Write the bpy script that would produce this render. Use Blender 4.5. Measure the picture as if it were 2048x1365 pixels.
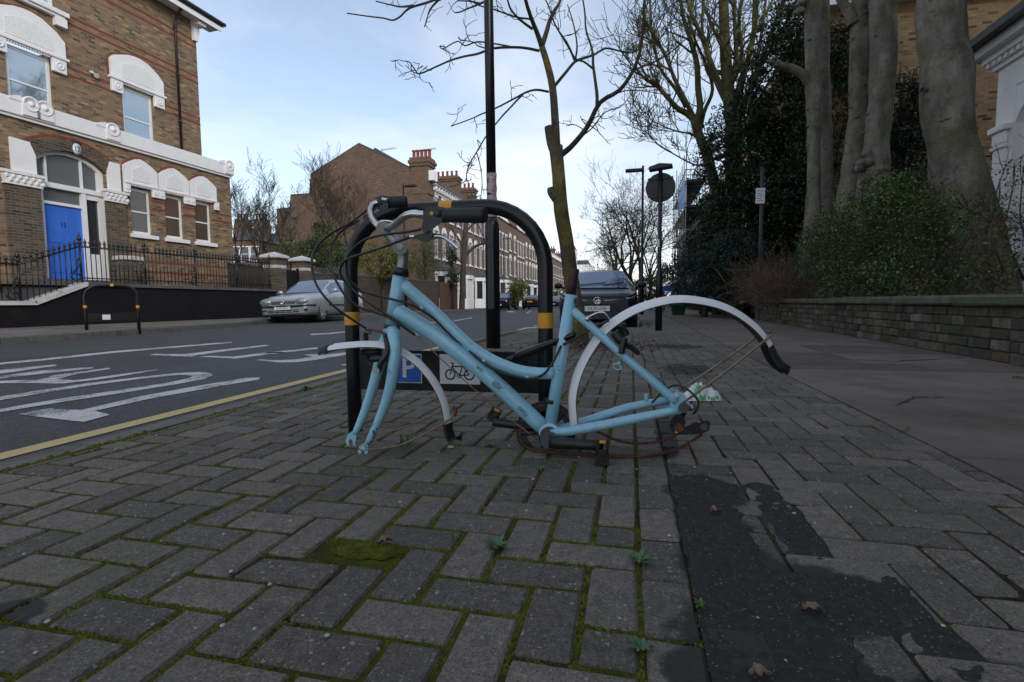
import bpy, bmesh, math, random
import numpy as np
from mathutils import Vector as V, Matrix, noise as mnoise
random.seed(7)
R = math.radians
scene = bpy.context.scene
for o in list(bpy.data.objects): bpy.data.objects.remove(o)
COL = scene.collection

# ------------------------------------------------------------------ camera
CAMH = 0.52
PSI, TH, RHO, FPX = R(13.1), R(4.25), R(0.5), 1024.0
_f = V((-math.sin(PSI)*math.cos(TH), math.cos(PSI)*math.cos(TH), -math.sin(TH)))
_r0 = V((math.cos(PSI), math.sin(PSI), 0)); _u0 = _r0.cross(_f)
_r = _r0*math.cos(RHO) - _u0*math.sin(RHO); _u = _u0*math.cos(RHO) + _r0*math.sin(RHO)
CP = V((0, 0, CAMH))
cam = bpy.data.cameras.new('camera'); camo = bpy.data.objects.new('camera', cam); COL.objects.link(camo)
cam.lens = 18.0; cam.sensor_width = 36.0; cam.clip_start = 0.05; cam.clip_end = 3000
m = Matrix((( _r.x, _u.x, -_f.x, CP.x), (_r.y, _u.y, -_f.y, CP.y), (_r.z, _u.z, -_f.z, CP.z), (0, 0, 0, 1)))
camo.matrix_world = m
scene.camera = camo

# ------------------------------------------------------------------ world
SUN_EL, SUN_AZ = R(26), R(140)      # azimuth: compass style, clockwise from +Y
w = bpy.data.worlds.new('World'); scene.world = w; w.use_nodes = True
nt = w.node_tree; nt.nodes.clear()
def _n(t, **k):
    n = nt.nodes.new(t)
    for a, b in k.items(): setattr(n, a, b)
    return n
sky = _n('ShaderNodeTexSky', sky_type='NISHITA', sun_disc=False)
sky.sun_elevation = SUN_EL; sky.sun_rotation = SUN_AZ; sky.air_density = 1.1; sky.dust_density = 0.6; sky.ozone_density = 1.6
tc = _n('ShaderNodeTexCoord'); sep = _n('ShaderNodeSeparateXYZ'); nt.links.new(tc.outputs['Generated'], sep.inputs[0])
def mth(op, a, b=None, clamp=False):
    n = _n('ShaderNodeMath', operation=op); n.use_clamp = clamp
    for i, q in enumerate((a, b)):
        if q is None: continue
        if isinstance(q, (int, float)): n.inputs[i].default_value = q
        else: nt.links.new(q, n.inputs[i])
    return n.outputs[0]
zz = mth('ADD', mth('MAXIMUM', sep.outputs[2], 0.0), 0.12)
cx = mth('DIVIDE', sep.outputs[0], zz); cy = mth('DIVIDE', sep.outputs[1], zz)
comb = _n('ShaderNodeCombineXYZ'); nt.links.new(cx, comb.inputs[0]); nt.links.new(cy, comb.inputs[1])
mp = _n('ShaderNodeMapping'); mp.inputs['Scale'].default_value = (0.62, 0.8, 1); mp.inputs['Rotation'].default_value = (0, 0, R(24)); mp.inputs['Location'].default_value = (2.0, 4.3, 0)
nt.links.new(comb.outputs[0], mp.inputs[0])
nz = _n('ShaderNodeTexNoise'); nz.inputs['Scale'].default_value = 0.95; nz.inputs['Detail'].default_value = 7; nz.inputs['Roughness'].default_value = 0.55; nz.inputs['Distortion'].default_value = 0.35
nt.links.new(mp.outputs[0], nz.inputs['Vector'])
cr = _n('ShaderNodeValToRGB'); cr.color_ramp.elements[0].position = 0.43; cr.color_ramp.elements[1].position = 0.70
nt.links.new(nz.outputs[0], cr.inputs[0])
# more veil near the horizon
hz = mth('POWER', mth('SUBTRACT', 1.0, mth('MINIMUM', mth('MAXIMUM', sep.outputs[2], 0.0), 1.0)), 5.0)
fac = mth('ADD', mth('ADD', mth('MULTIPLY', cr.outputs[0], 0.56), 0.17), mth('MULTIPLY', hz, 0.42), True)
mix = _n('ShaderNodeMixRGB'); nt.links.new(fac, mix.inputs[0]); nt.links.new(sky.outputs[0], mix.inputs[1]); mix.inputs[2].default_value = (6.1, 6.15, 6.4, 1)
bg = _n('ShaderNodeBackground'); bg.inputs[1].default_value = 0.15
nt.links.new(mix.outputs[0], bg.inputs[0])
wo = _n('ShaderNodeOutputWorld'); nt.links.new(bg.outputs[0], wo.inputs[0])

sl = bpy.data.lights.new('sun', 'SUN'); sl.energy = 1.3; sl.angle = R(25); sl.color = (1.0, 0.95, 0.88)
so = bpy.data.objects.new('sun', sl); COL.objects.link(so)
_sd = V((math.sin(SUN_AZ)*math.cos(SUN_EL), math.cos(SUN_AZ)*math.cos(SUN_EL), math.sin(SUN_EL)))
so.rotation_euler = _sd.to_track_quat('Z', 'Y').to_euler(); so.location = (0, 0, 30)

scene.render.engine = 'CYCLES'
vs = scene.view_settings; vs.view_transform = 'Standard'; vs.look = 'None'; vs.exposure = 0.35; vs.gamma = 1.0; vs.use_curve_mapping = False

# ------------------------------------------------------------------ pixel -> place
def ray(x, y): return _f + _r*((x-1024)/FPX) - _u*((y-682.5)/FPX)
def gz(x, y, z=0.0): d = ray(x, y); return CP + d*((z-CAMH)/d.z)
def gx(x, y, X): d = ray(x, y); return CP + d*(X/d.x)
def gy(x, y, Y): d = ray(x, y); return CP + d*(Y/d.y)
def gd(x, y, w): return CP + ray(x, y)*w
def gp(x, y, P0, n): d = ray(x, y); return CP + d*((V(P0)-CP).dot(n)/d.dot(n))
def ppm(p): return FPX/((V(p)-CP).dot(_f))

# ------------------------------------------------------------------ mesh builder
class MB:
    def __init__(s): s.v = []; s.f = []; s.sm = []
    def add(s, vs, fs, smooth=False):
        k = len(s.v); s.v += [tuple(q) for q in vs]
        for f in fs: s.f.append(tuple(i+k for i in f)); s.sm.append(smooth)
        return s
    def box(s, x0, x1, y0, y1, z0, z1, M=None):
        p = [V((x, y, z)) for z in (z0, z1) for y in (y0, y1) for x in (x0, x1)]
        if M: p = [M @ q for q in p]
        return s.add(p, [(0,2,3,1),(4,5,7,6),(0,1,5,4),(2,6,7,3),(0,4,6,2),(1,3,7,5)])
    def cbox(s, x0, x1, y0, y1, z0, z1, b=0.01, M=None, smooth=False):
        X, Y, Z = (x0, x1), (y0, y1), (z0, z1); p = []; idx = {}
        for i in (0, 1):
            for j in (0, 1):
                for k in (0, 1):
                    sx, sy, sz = (1-2*i)*b, (1-2*j)*b, (1-2*k)*b
                    for a, q in enumerate(((X[i], Y[j]+sy, Z[k]+sz), (X[i]+sx, Y[j], Z[k]+sz), (X[i]+sx, Y[j]+sy, Z[k]))):
                        idx[i, j, k, a] = len(p); p.append(V(q))
        if M: p = [M @ q for q in p]
        F = []
        for i in (0, 1):
            q = [idx[i,0,0,0], idx[i,1,0,0], idx[i,1,1,0], idx[i,0,1,0]]; F.append(q if i else q[::-1])
            q = [idx[0,i,0,1], idx[1,i,0,1], idx[1,i,1,1], idx[0,i,1,1]]; F.append(q[::-1] if i else q)
            q = [idx[0,0,i,2], idx[1,0,i,2], idx[1,1,i,2], idx[0,1,i,2]]; F.append(q if i else q[::-1])
        for j in (0, 1):
            for k in (0, 1):
                q = [idx[0,j,k,1], idx[1,j,k,1], idx[1,j,k,2], idx[0,j,k,2]]; F.append(q if j != k else q[::-1])
        for i in (0, 1):
            for k in (0, 1):
                q = [idx[i,0,k,0], idx[i,1,k,0], idx[i,1,k,2], idx[i,0,k,2]]; F.append(q[::-1] if i != k else q)
        for i in (0, 1):
            for j in (0, 1):
                q = [idx[i,j,0,0], idx[i,j,1,0], idx[i,j,1,1], idx[i,j,0,1]]; F.append(q if i != j else q[::-1])
        for i in (0, 1):
            for j in (0, 1):
                for k in (0, 1):
                    q = [idx[i,j,k,0], idx[i,j,k,1], idx[i,j,k,2]]; F.append(q if (i+j+k) % 2 else q[::-1])
        return s.add(p, F, smooth)
    def tube(s, pts, r, seg=8, cap=True, closed=False, smooth=True, flat=None, up=None):
        pts = [V(p) for p in pts]; n = len(pts)
        rs = [r]*n if isinstance(r, (int, float)) else list(r)
        T = []
        for i in range(n):
            a = pts[(i-1) % n] if (closed or i) else pts[0]; b = pts[(i+1) % n] if (closed or i < n-1) else pts[-1]
            t = b-a
            T.append(t.normalized() if t.length > 1e-9 else V((0, 0, 1)))
        ref = V(up) if up else (V((0, 0, 1)) if abs(T[0].z) < 0.9 else V((1, 0, 0)))
        N = (ref - T[0]*ref.dot(T[0])).normalized(); vs_ = []
        for i in range(n):
            N = N - T[i]*N.dot(T[i])
            N = N.normalized() if N.length > 1e-6 else T[i].orthogonal().normalized()
            B = T[i].cross(N)
            for k in range(seg):
                a = 2*math.pi*k/seg
                q = N*math.cos(a) + B*math.sin(a)*(flat if flat else 1)
                vs_.append(pts[i] + q*rs[i])
        F = []
        for i in range(n if closed else n-1):
            for k in range(seg):
                a, b = i*seg+k, i*seg+(k+1) % seg; c, d = ((i+1) % n)*seg+(k+1) % seg, ((i+1) % n)*seg+k
                F.append((a, b, c, d))
        s.add(vs_, F, smooth)
        if cap and not closed:
            k = len(s.v) - n*seg
            s.f.append(tuple(range(k+seg-1, k-1, -1))); s.sm.append(False)
            s.f.append(tuple(range(k+(n-1)*seg, k+n*seg))); s.sm.append(False)
        return s
    def lathe(s, prof, seg=16, M=None, smooth=True):
        p = []; F = []; n = len(prof)
        for r_, z in prof:
            for k in range(seg):
                a = 2*math.pi*k/seg; q = V((r_*math.cos(a), r_*math.sin(a), z)); p.append(M @ q if M else q)
        for i in range(n-1):
            for k in range(seg):
                F.append((i*seg+k, i*seg+(k+1) % seg, (i+1)*seg+(k+1) % seg, (i+1)*seg+k))
        F.append(tuple(range(seg-1, -1, -1))); F.append(tuple(range((n-1)*seg, n*seg)))
        return s.add(p, F, smooth)
    def prism(s, a, b):              # two matching rings of 3-D points, a closed prism
        n = len(a); F = [tuple(range(n)), tuple(range(2*n-1, n-1, -1))]
        for i in range(n): F.append((i, i+n, (i+1) % n+n, (i+1) % n))
        return s.add(list(a)+list(b), F)
    def xz(s, poly, y0, y1):         # outline in x,z pushed from y0 to y1
        return s.prism([(x, y0, z) for x, z in poly], [(x, y1, z) for x, z in poly])
    def xy(s, poly, z0, z1):
        return s.prism([(x, y, z0) for x, y in poly], [(x, y, z1) for x, y in poly])
    def strip(s, A, B, smooth=True):
        n = len(A); return s.add(list(A)+list(B), [(i, i+1, n+i+1, n+i) for i in range(n-1)], smooth)
    def grid(s, rows, smooth=True):
        n = len(rows[0]); p = [q for r_ in rows for q in r_]
        return s.add(p, [(i*n+j, i*n+j+1, (i+1)*n+j+1, (i+1)*n+j) for i in range(len(rows)-1) for j in range(n-1)], smooth)
    def ball(s, c, r, seg=8, rings=6, sc=(1, 1, 1)):
        p = []; c = V(c)
        for i in range(rings+1):
            t = math.pi*i/rings
            for k in range(seg):
                a = 2*math.pi*k/seg; p.append(c+V((r*sc[0]*math.sin(t)*math.cos(a), r*sc[1]*math.sin(t)*math.sin(a), r*sc[2]*math.cos(t))))
        return s.add(p, [(i*seg+k, (i+1)*seg+k, (i+1)*seg+(k+1) % seg, i*seg+(k+1) % seg) for i in range(rings) for k in range(seg)], True)
    def mesh(s, name, fix=True):
        me = bpy.data.meshes.new(name); me.from_pydata(s.v, [], s.f)
        me.polygons.foreach_set('use_smooth', s.sm); me.update()
        if fix:
            bm = bmesh.new(); bm.from_mesh(me); bmesh.ops.recalc_face_normals(bm, faces=bm.faces[:]); bm.to_mesh(me); bm.free()
        return me
    def build(s, name, mat, parent=None, loc=None, fix=True):
        o = bpy.data.objects.new(name, s.mesh(name, fix)); COL.objects.link(o)
        if mat: o.data.materials.append(mat)
        if parent: o.parent = parent
        if loc: o.location = loc
        return o

def tag(o, label=None, cat=None, group=None, kind=None):
    if label: o['label'] = label
    if cat: o['category'] = cat
    if group: o['group'] = group
    if kind: o['kind'] = kind
    return o
def thing(name, label, cat, loc=(0, 0, 0), rz=0.0, group=None):
    o = bpy.data.objects.new(name, None); COL.objects.link(o); o.location = loc; o.rotation_euler = (0, 0, rz); o.empty_display_size = 0.1
    return tag(o, label, cat, group)
def copy_tree(o, parent=None):
    c = o.copy(); COL.objects.link(c)
    if parent: c.parent = parent
    for ch in list(o.children): copy_tree(ch, c)
    return c
def smooth_path(P, n=4, r=None):
    """Catmull-Rom through P; radii list interpolated as well"""
    P = [V(p) for p in P]; out = []; ro = []
    for i in range(len(P)-1):
        p0, p1, p2, p3 = P[max(i-1, 0)], P[i], P[i+1], P[min(i+2, len(P)-1)]
        for k in range(n):
            t = k/n
            out.append(0.5*((2*p1)+(p2-p0)*t+(2*p0-5*p1+4*p2-p3)*t*t+(3*p1-p0-3*p2+p3)*t**3))
            if r: ro.append(r[i]*(1-t)+r[i+1]*t)
    out.append(P[-1])
    if r: ro.append(r[-1]); return out, ro
    return out

# ------------------------------------------------------------------ materials
class NT:
    def __init__(s, name):
        s.m = bpy.data.materials.new(name); s.m.use_nodes = True; s.t = s.m.node_tree; s.b = s.t.nodes['Principled BSDF']; s._pos = None
    def n(s, t, **k):
        q = s.t.nodes.new(t)
        for a, b in k.items(): setattr(q, a, b)
        return q
    def l(s, a, b): s.t.links.new(a, b)
    def pos(s):
        if not s._pos: s._pos = s.n('ShaderNodeNewGeometry').outputs['Position']
        return s._pos
    def obj(s): return s.n('ShaderNodeTexCoord').outputs['Object']
    def noise(s, scale, detail=4, rough=0.55, vec=None, dist=0.0, sc=None):
        q = s.n('ShaderNodeTexNoise'); q.inputs['Scale'].default_value = scale; q.inputs['Detail'].default_value = detail; q.inputs['Roughness'].default_value = rough; q.inputs['Distortion'].default_value = dist
        v = vec or s.pos()
        if sc:
            mpn = s.n('ShaderNodeMapping'); mpn.inputs['Scale'].default_value = sc; s.l(v, mpn.inputs[0]); v = mpn.outputs[0]
        s.l(v, q.inputs['Vector']); return q.outputs[0]
    def vor(s, scale, feat='F1', vec=None, out=0):
        q = s.n('ShaderNodeTexVoronoi', feature=feat); q.inputs['Scale'].default_value = scale; s.l(vec or s.pos(), q.inputs['Vector']); return q.outputs[out]
    def ramp(s, v, stops):
        q = s.n('ShaderNodeValToRGB'); e = q.color_ramp.elements
        while len(e) < len(stops): e.new(0.5)
        for i, (p, c) in enumerate(stops):
            e[i].position = p; e[i].color = (c, c, c, 1) if isinstance(c, (int, float)) else (*c, 1)
        s.l(v, q.inputs[0]); return q.outputs[0]
    def math(s, op, a, b=None, clamp=False):
        q = s.n('ShaderNodeMath', operation=op); q.use_clamp = clamp
        for i, x in enumerate((a, b)):
            if x is None: continue
            if isinstance(x, (int, float)): q.inputs[i].default_value = x
            else: s.l(x, q.inputs[i])
        return q.outputs[0]
    def mix(s, fac, a, b, mode='MIX'):
        q = s.n('ShaderNodeMixRGB', blend_type=mode)
        for i, x in enumerate((fac, a, b)):
            if isinstance(x, (int, float)): q.inputs[i].default_value = x if i == 0 else (x, x, x, 1)
            elif isinstance(x, tuple): q.inputs[i].default_value = (*x, 1)
            else: s.l(x, q.inputs[i])
        return q.outputs[0]
    def bump(s, h, strength=0.4, dist=0.01, nrm=None):
        q = s.n('ShaderNodeBump'); q.inputs['Strength'].default_value = strength; q.inputs['Distance'].default_value = dist
        s.l(h, q.inputs['Height'])
        if nrm: s.l(nrm, q.inputs['Normal'])
        s.l(q.outputs[0], s.b.inputs['Normal']); return q.outputs[0]
    def set(s, col=None, rough=None, metal=None, spec=None, coat=None):
        for nm, v in (('Base Color', col), ('Roughness', rough), ('Metallic', metal), ('Specular IOR Level', spec), ('Coat Weight', coat)):
            if v is None: continue
            if isinstance(v, tuple): s.b.inputs[nm].default_value = (*v, 1)
            elif isinstance(v, (int, float)): s.b.inputs[nm].default_value = v
            else: s.l(v, s.b.inputs[nm])
        return s.m
def pm(name, col, var=0.25, scale=6.0, rough=0.7, metal=0.0, bump=0.0, bscale=60.0, dirt=None, dirtamt=0.45, dscale=3.0, coat=None, spec=None, obj=True):
    """plain surface: base colour, mottling, optional dirt patches with their own shape, fine relief"""
    t = NT(name); vec = t.obj() if obj else t.pos()
    c = t.mix(t.ramp(t.noise(scale, 5, 0.6, vec), [(0.3, 0.0), (0.7, 1.0)]), tuple(q*(1-var) for q in col), tuple(min(1, q*(1+var)) for q in col))
    if dirt:
        c = t.mix(t.math('MULTIPLY', t.ramp(t.noise(dscale, 7, 0.68, vec), [(1-dirtamt-0.05, 0.0), (1-dirtamt+0.12, 1.0)]), 0.85), c, dirt)
    rr = t.math('ADD', rough-0.08, t.math('MULTIPLY', t.noise(scale*2.3, 3, 0.6, vec), 0.16))
    if bump: t.bump(t.noise(bscale, 5, 0.6, vec), bump, 0.01)
    return t.set(c, rr, metal, spec, coat)
M = {}
def brick_mat(name, cols, mortar, bw=0.225, bh=0.075, ms=0.010, bump=0.5, blotch=0.35, soot=(0.03, 0.025, 0.02), sootamt=0.35):
    t = NT(name); o = t.obj(); sp = t.n('ShaderNodeSeparateXYZ'); t.l(o, sp.inputs[0])
    cb = t.n('ShaderNodeCombineXYZ'); t.l(t.math('ADD', sp.outputs[0], sp.outputs[1]), cb.inputs[0]); t.l(sp.outputs[2], cb.inputs[1])
    b = t.n('ShaderNodeTexBrick'); b.offset = 0.5
    for nm, v in (('Scale', 1.0), ('Mortar Size', ms), ('Mortar Smooth', 0.3), ('Bias', 0.0), ('Brick Width', bw), ('Row Height', bh)): b.inputs[nm].default_value = v
    b.inputs['Color1'].default_value = (0, 0, 0, 1); b.inputs['Color2'].default_value = (1, 1, 1, 1); b.inputs['Mortar'].default_value = (0.5, 0.5, 0.5, 1)
    t.l(cb.outputs[0], b.inputs['Vector'])
    n = len(cols); c = t.ramp(b.outputs['Color'], [((i+0.0)/(n-1), cols[i]) for i in range(n)])
    c = t.mix(0.35, c, t.mix(1.0, c, t.ramp(t.noise(30, 4, 0.6, o), [(0.25, 0.35), (0.75, 1.5)]), 'MULTIPLY'))
    c = t.mix(t.math('MULTIPLY', t.ramp(t.noise(0.55, 6, 0.62, o), [(0.6-sootamt*0.4, 0.0), (0.85-sootamt*0.3, 1.0)]), blotch), c, soot)
    c = t.mix(b.outputs['Fac'], c, mortar)
    t.bump(t.math('SUBTRACT', t.math('MULTIPLY', t.noise(70, 3, 0.6, o), 0.35), b.outputs['Fac']), bump, 0.012)
    return t.set(c, 0.9)
# ================================================================== ground materials
def stain_mask(t, ells, noise_amt=1.5, nscale=8.0):
    sp = t.n('ShaderNodeSeparateXYZ'); t.l(t.pos(), sp.inputs[0]); acc = None
    for cx_, cy_, rx, ry in ells:
        a = t.math('POWER', t.math('DIVIDE', t.math('SUBTRACT', sp.outputs[0], cx_), rx), 2.0)
        b = t.math('POWER', t.math('DIVIDE', t.math('SUBTRACT', sp.outputs[1], cy_), ry), 2.0)
        d = t.math('SUBTRACT', 1.0, t.math('SQRT', t.math('ADD', a, b)))
        acc = d if acc is None else t.math('MAXIMUM', acc, d)
    acc = t.math('ADD', acc, t.math('MULTIPLY', t.math('SUBTRACT', t.noise(nscale, 7, 0.7), 0.5), noise_amt))
    return t.ramp(acc, [(0.10, 0.0), (0.26, 1.0)])
STAINS = [(0.19, 0.62, 0.17, 0.5), (0.19, 1.05, 0.11, 0.45), (0.32, 0.98, 0.17, 0.14), (0.2, 1.45, 0.12, 0.17), (0.43, 0.68, 0.22, 0.11),
          (0.42, 4.1, 0.22, 0.42), (0.48, 6.2, 0.42, 0.4), (0.14, 2.1, 0.05, 0.5), (-1.02, 0.62, 0.07, 0.05)]
def paver_mat(name, attr=False):
    t = NT(name)
    if attr:
        a = t.n('ShaderNodeAttribute'); a.attribute_name = 'rnd'; rnd = a.outputs['Fac']
    else: rnd = t.n('ShaderNodeObjectInfo').outputs['Random']
    tone = t.math('ADD', 0.66, t.math('MULTIPLY', rnd, 0.62))
    c = t.mix(t.ramp(t.noise(34, 6, 0.7), [(0.3, 0.0), (0.7, 1.0)]), (0.073, 0.063, 0.05), (0.162, 0.141, 0.114))
    c = t.mix(t.ramp(t.noise(3.5, 5, 0.6), [(0.4, 0.0), (0.62, 0.5)]), c, (0.105, 0.093, 0.078))
    # light stone chips and dark pits of the exposed aggregate
    wn = t.n('ShaderNodeTexNoise'); wn.inputs['Scale'].default_value = 130; wn.inputs['Detail'].default_value = 2; t.l(t.pos(), wn.inputs['Vector'])
    vm = t.n('ShaderNodeVectorMath', operation='SCALE'); vm.inputs['Scale'].default_value = 0.011; t.l(wn.outputs['Color'], vm.inputs[0]); va = t.n('ShaderNodeVectorMath', operation='ADD'); t.l(t.pos(), va.inputs[0]); t.l(vm.outputs[0], va.inputs[1]); wv = va.outputs[0]
    v = t.n('ShaderNodeTexVoronoi'); v.inputs['Scale'].default_value = 120; v.inputs['Randomness'].default_value = 1.0; t.l(wv, v.inputs['Vector'])
    sp = t.n('ShaderNodeSeparateColor'); t.l(v.outputs['Color'], sp.inputs[0])
    thr = t.math('MULTIPLY', t.math('POWER', sp.outputs[0], 4.2), 0.50)
    chip = t.math('MULTIPLY', t.math('LESS_THAN', v.outputs['Distance'], thr), t.ramp(sp.outputs[1], [(0.2, 0.1), (0.9, 0.85)]))
    v2 = t.n('ShaderNodeTexVoronoi'); v2.inputs['Scale'].default_value = 270; t.l(wv, v2.inputs['Vector'])
    sp2 = t.n('ShaderNodeSeparateColor'); t.l(v2.outputs['Color'], sp2.inputs[0])
    chip2 = t.math('MULTIPLY', t.math('LESS_THAN', v2.outputs['Distance'], t.math('MULTIPLY', t.math('POWER', sp2.outputs[0], 3.0), 0.5)), 0.55)
    pit = t.math('MULTIPLY', t.math('LESS_THAN', t.vor(150, 'F1', wv), 0.22), 0.6)
    c = t.mix(0.75, c, t.mix(1.0, c, t.ramp(t.noise(190, 4, 0.75), [(0.3, 0.35), (0.7, 1.75)]), 'MULTIPLY'))
    c = t.mix(1.0, c, tone, 'MULTIPLY')
    c = t.mix(pit, c, (0.02, 0.018, 0.016))
    c = t.mix(chip2, c, (0.27, 0.25, 0.22))
    c = t.mix(chip, c, t.mix(sp.outputs[2], (0.38, 0.36, 0.33), (0.22, 0.16, 0.11)))
    # algae film in patches, then soot stains
    c = t.mix(t.math('MULTIPLY', t.ramp(t.noise(2.2, 7, 0.7), [(0.5, 0.0), (0.68, 0.55)]), 0.6), c, (0.055, 0.058, 0.028))
    sm = stain_mask(t, STAINS)
    c = t.mix(t.math('MULTIPLY', sm, 0.88), c, (0.019, 0.018, 0.017))
    h = t.math('ADD', t.math('MULTIPLY', t.noise(120, 5, 0.7), 0.6), t.math('SUBTRACT', t.math('MULTIPLY', chip, 0.35), t.math('MULTIPLY', pit, 0.9)))
    t.bump(h, 0.75, 0.004)
    return t.set(c, 0.85, 0, 0.35)
M['paver'] = paver_mat('paver_concrete'); M['paver_far'] = paver_mat('paver_concrete_far', True)
def joint_mat(name, mossy):
    t = NT(name)
    base = t.mix(t.ramp(t.noise(60, 5, 0.7), [(0.35, 0.0), (0.65, 1.0)]), (0.018, 0.015, 0.011), (0.06, 0.048, 0.032))
    moss = t.mix(t.noise(45, 5, 0.7), (0.035, 0.038, 0.006), (0.115, 0.125, 0.014))
    rust = t.mix(t.noise(30, 4, 0.6), (0.06, 0.032, 0.014), (0.11, 0.06, 0.026))
    c = t.mix(t.math('MULTIPLY', t.ramp(t.noise(1.7, 4, 0.6), [(0.45, 0.0), (0.6, 1.0)]), 0.7), base, rust)
    c = t.mix(t.ramp(t.noise(3.3, 5, 0.62), [(0.62-mossy*0.34, 0.0), (0.74-mossy*0.3, 1.0)]), c, moss)
    c = t.mix(t.math('MULTIPLY', stain_mask(t, STAINS), 0.9), c, (0.015, 0.014, 0.013))
    t.bump(t.noise(140, 5, 0.75), 1.0, 0.006)
    return t.set(c, 0.95, 0, 0.1)
M['joint_moss'] = joint_mat('joint_moss', 0.62); M['joint_soil'] = joint_mat('joint_soil', 0.12)
t = NT('moss'); c = t.mix(t.ramp(t.noise(28, 4, 0.6), [(0.3, 0), (0.7, 1)]), (0.045, 0.05, 0.009), (0.145, 0.15, 0.02)); t.bump(t.noise(500, 3, 0.7), 0.8, 0.003); M['moss'] = t.set(c, 0.95, 0, 0.1)

def asphalt(name, a, b, chip, spec=0.4):
    t = NT(name)
    c = t.mix(t.ramp(t.noise(1.1, 6, 0.62), [(0.35, 0), (0.65, 1)]), a, b)
    v = t.n('ShaderNodeTexVoronoi'); v.inputs['Scale'].default_value = 85; t.l(t.pos(), v.inputs['Vector'])
    sp = t.n('ShaderNodeSeparateColor'); t.l(v.outputs['Color'], sp.inputs[0])
    c = t.mix(t.math('MULTIPLY', t.math('POWER', sp.outputs[0], 3.0), 0.75), c, chip)
    c = t.mix(t.math('MULTIPLY', t.ramp(t.vor(85), [(0.0, 0.0), (0.5, 1.0)]), 0.5), c, (0.012, 0.012, 0.013))
    c = t.mix(t.math('MULTIPLY', t.ramp(t.noise(0.35, 6, 0.7, sc=(2.5, 0.35, 1)), [(0.5, 0), (0.7, 1)]), 0.4), c, (0.028, 0.027, 0.028))
    t.bump(t.vor(85), 0.7, 0.006)
    return t.set(c, 0.72, 0, spec)
M['road'] = asphalt('road_asphalt', (0.054, 0.054, 0.059), (0.086, 0.086, 0.092), (0.19, 0.19, 0.19))
def slab_mat(name, attr_tone=True):
    t = NT(name); rnd = t.n('ShaderNodeObjectInfo').outputs['Random']
    c = t.mix(t.ramp(t.noise(2.1, 7, 0.68), [(0.32, 0), (0.68, 1)]), (0.098, 0.08, 0.066), (0.165, 0.139, 0.116))
    c = t.mix(1.0, c, t.math('ADD', 0.8, t.math('MULTIPLY', rnd, 0.42)), 'MULTIPLY')
    c = t.mix(t.math('MULTIPLY', t.ramp(t.noise(90, 3, 0.7), [(0.62, 0), (0.72, 1)]), 0.35), c, (0.2, 0.19, 0.18))
    c = t.mix(t.math('MULTIPLY', t.ramp(t.noise(0.9, 8, 0.72), [(0.52, 0), (0.7, 1)]), 0.55), c, (0.05, 0.052, 0.032))
    c = t.mix(t.math('MULTIPLY', t.ramp(t.noise(5, 6, 0.75), [(0.6, 0), (0.72, 1)]), 0.5), c, (0.035, 0.032, 0.03))
    t.bump(t.noise(130, 5, 0.7), 0.5, 0.004)
    return t.set(c, 0.9, 0, 0.2)
M['slab'] = slab_mat('paving_slab')
M['kerb'] = pm('kerb_granite', (0.125, 0.117, 0.108), 0.3, 14, 0.85, bump=0.5, bscale=110, dirt=(0.045, 0.045, 0.03), dirtamt=0.42, dscale=4, obj=False)
M['soil'] = pm('soil', (0.035, 0.028, 0.02), 0.4, 9, 0.95, bump=0.9, bscale=25, obj=False)
M['grass_ground'] = pm('garden_ground', (0.04, 0.045, 0.02), 0.4, 3, 0.95, bump=0.8, bscale=12, obj=False)
def paint_mat(name, col, wear):
    t = NT(name)
    wv = t.math('ADD', t.math('MULTIPLY', t.noise(5.5, 6, 0.7, sc=(1, 0.6, 1)), 0.55), t.math('MULTIPLY', t.noise(70, 3, 0.7), 0.45))
    k = t.ramp(wv, [(wear-0.05, 0.0), (wear+0.03, 1.0)])
    pc = t.mix(t.noise(9, 5, 0.65), tuple(q*0.7 for q in col), col)
    t.bump(t.vor(85), 0.6, 0.005)
    return t.set(t.mix(k, (0.055, 0.055, 0.06), pc), 0.75)
M['white_paint'] = paint_mat('road_paint_white', (0.62, 0.61, 0.59), 0.465)
M['yellow_paint'] = paint_mat('road_paint_yellow', (0.60, 0.46, 0.20), 0.39)

# ================================================================== setting: ground, road, pavements
def sheet(name, mat, poly, z, kind='structure', label=None, parent=None):
    mb = MB(); mb.add([(x, y, z) for x, y in poly], [tuple(range(len(poly)))])
    o = mb.build(name, mat, parent); 
    if o.data.polygons[0].normal.z < 0: o.data.flip_normals()
    if not parent: tag(o, label, kind=kind)
    return o
sheet('ground', M['grass_ground'], [(-900, -60), (900, -60), (900, 1500), (-900, 1500)], -0.17)
ROADZ = -0.10
sheet('road', M['road'], [(-13.4, -8), (-1.98, -8), (-1.98, 9.7), (0.3, 10.4), (0.3, 420), (-13.4, 420)], ROADZ)
KL = [(-9.9, -4), (-10.05, 3), (-10.12, 6.3), (-10.22, 7.6), (-10.55, 9.4), (-11.0, 11.9), (-11.45, 13.6), (-12.0, 14.6), (-12.25, 16), (-12.3, 30), (-12.3, 60), (-12.3, 120), (-12.3, 400)]
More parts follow.
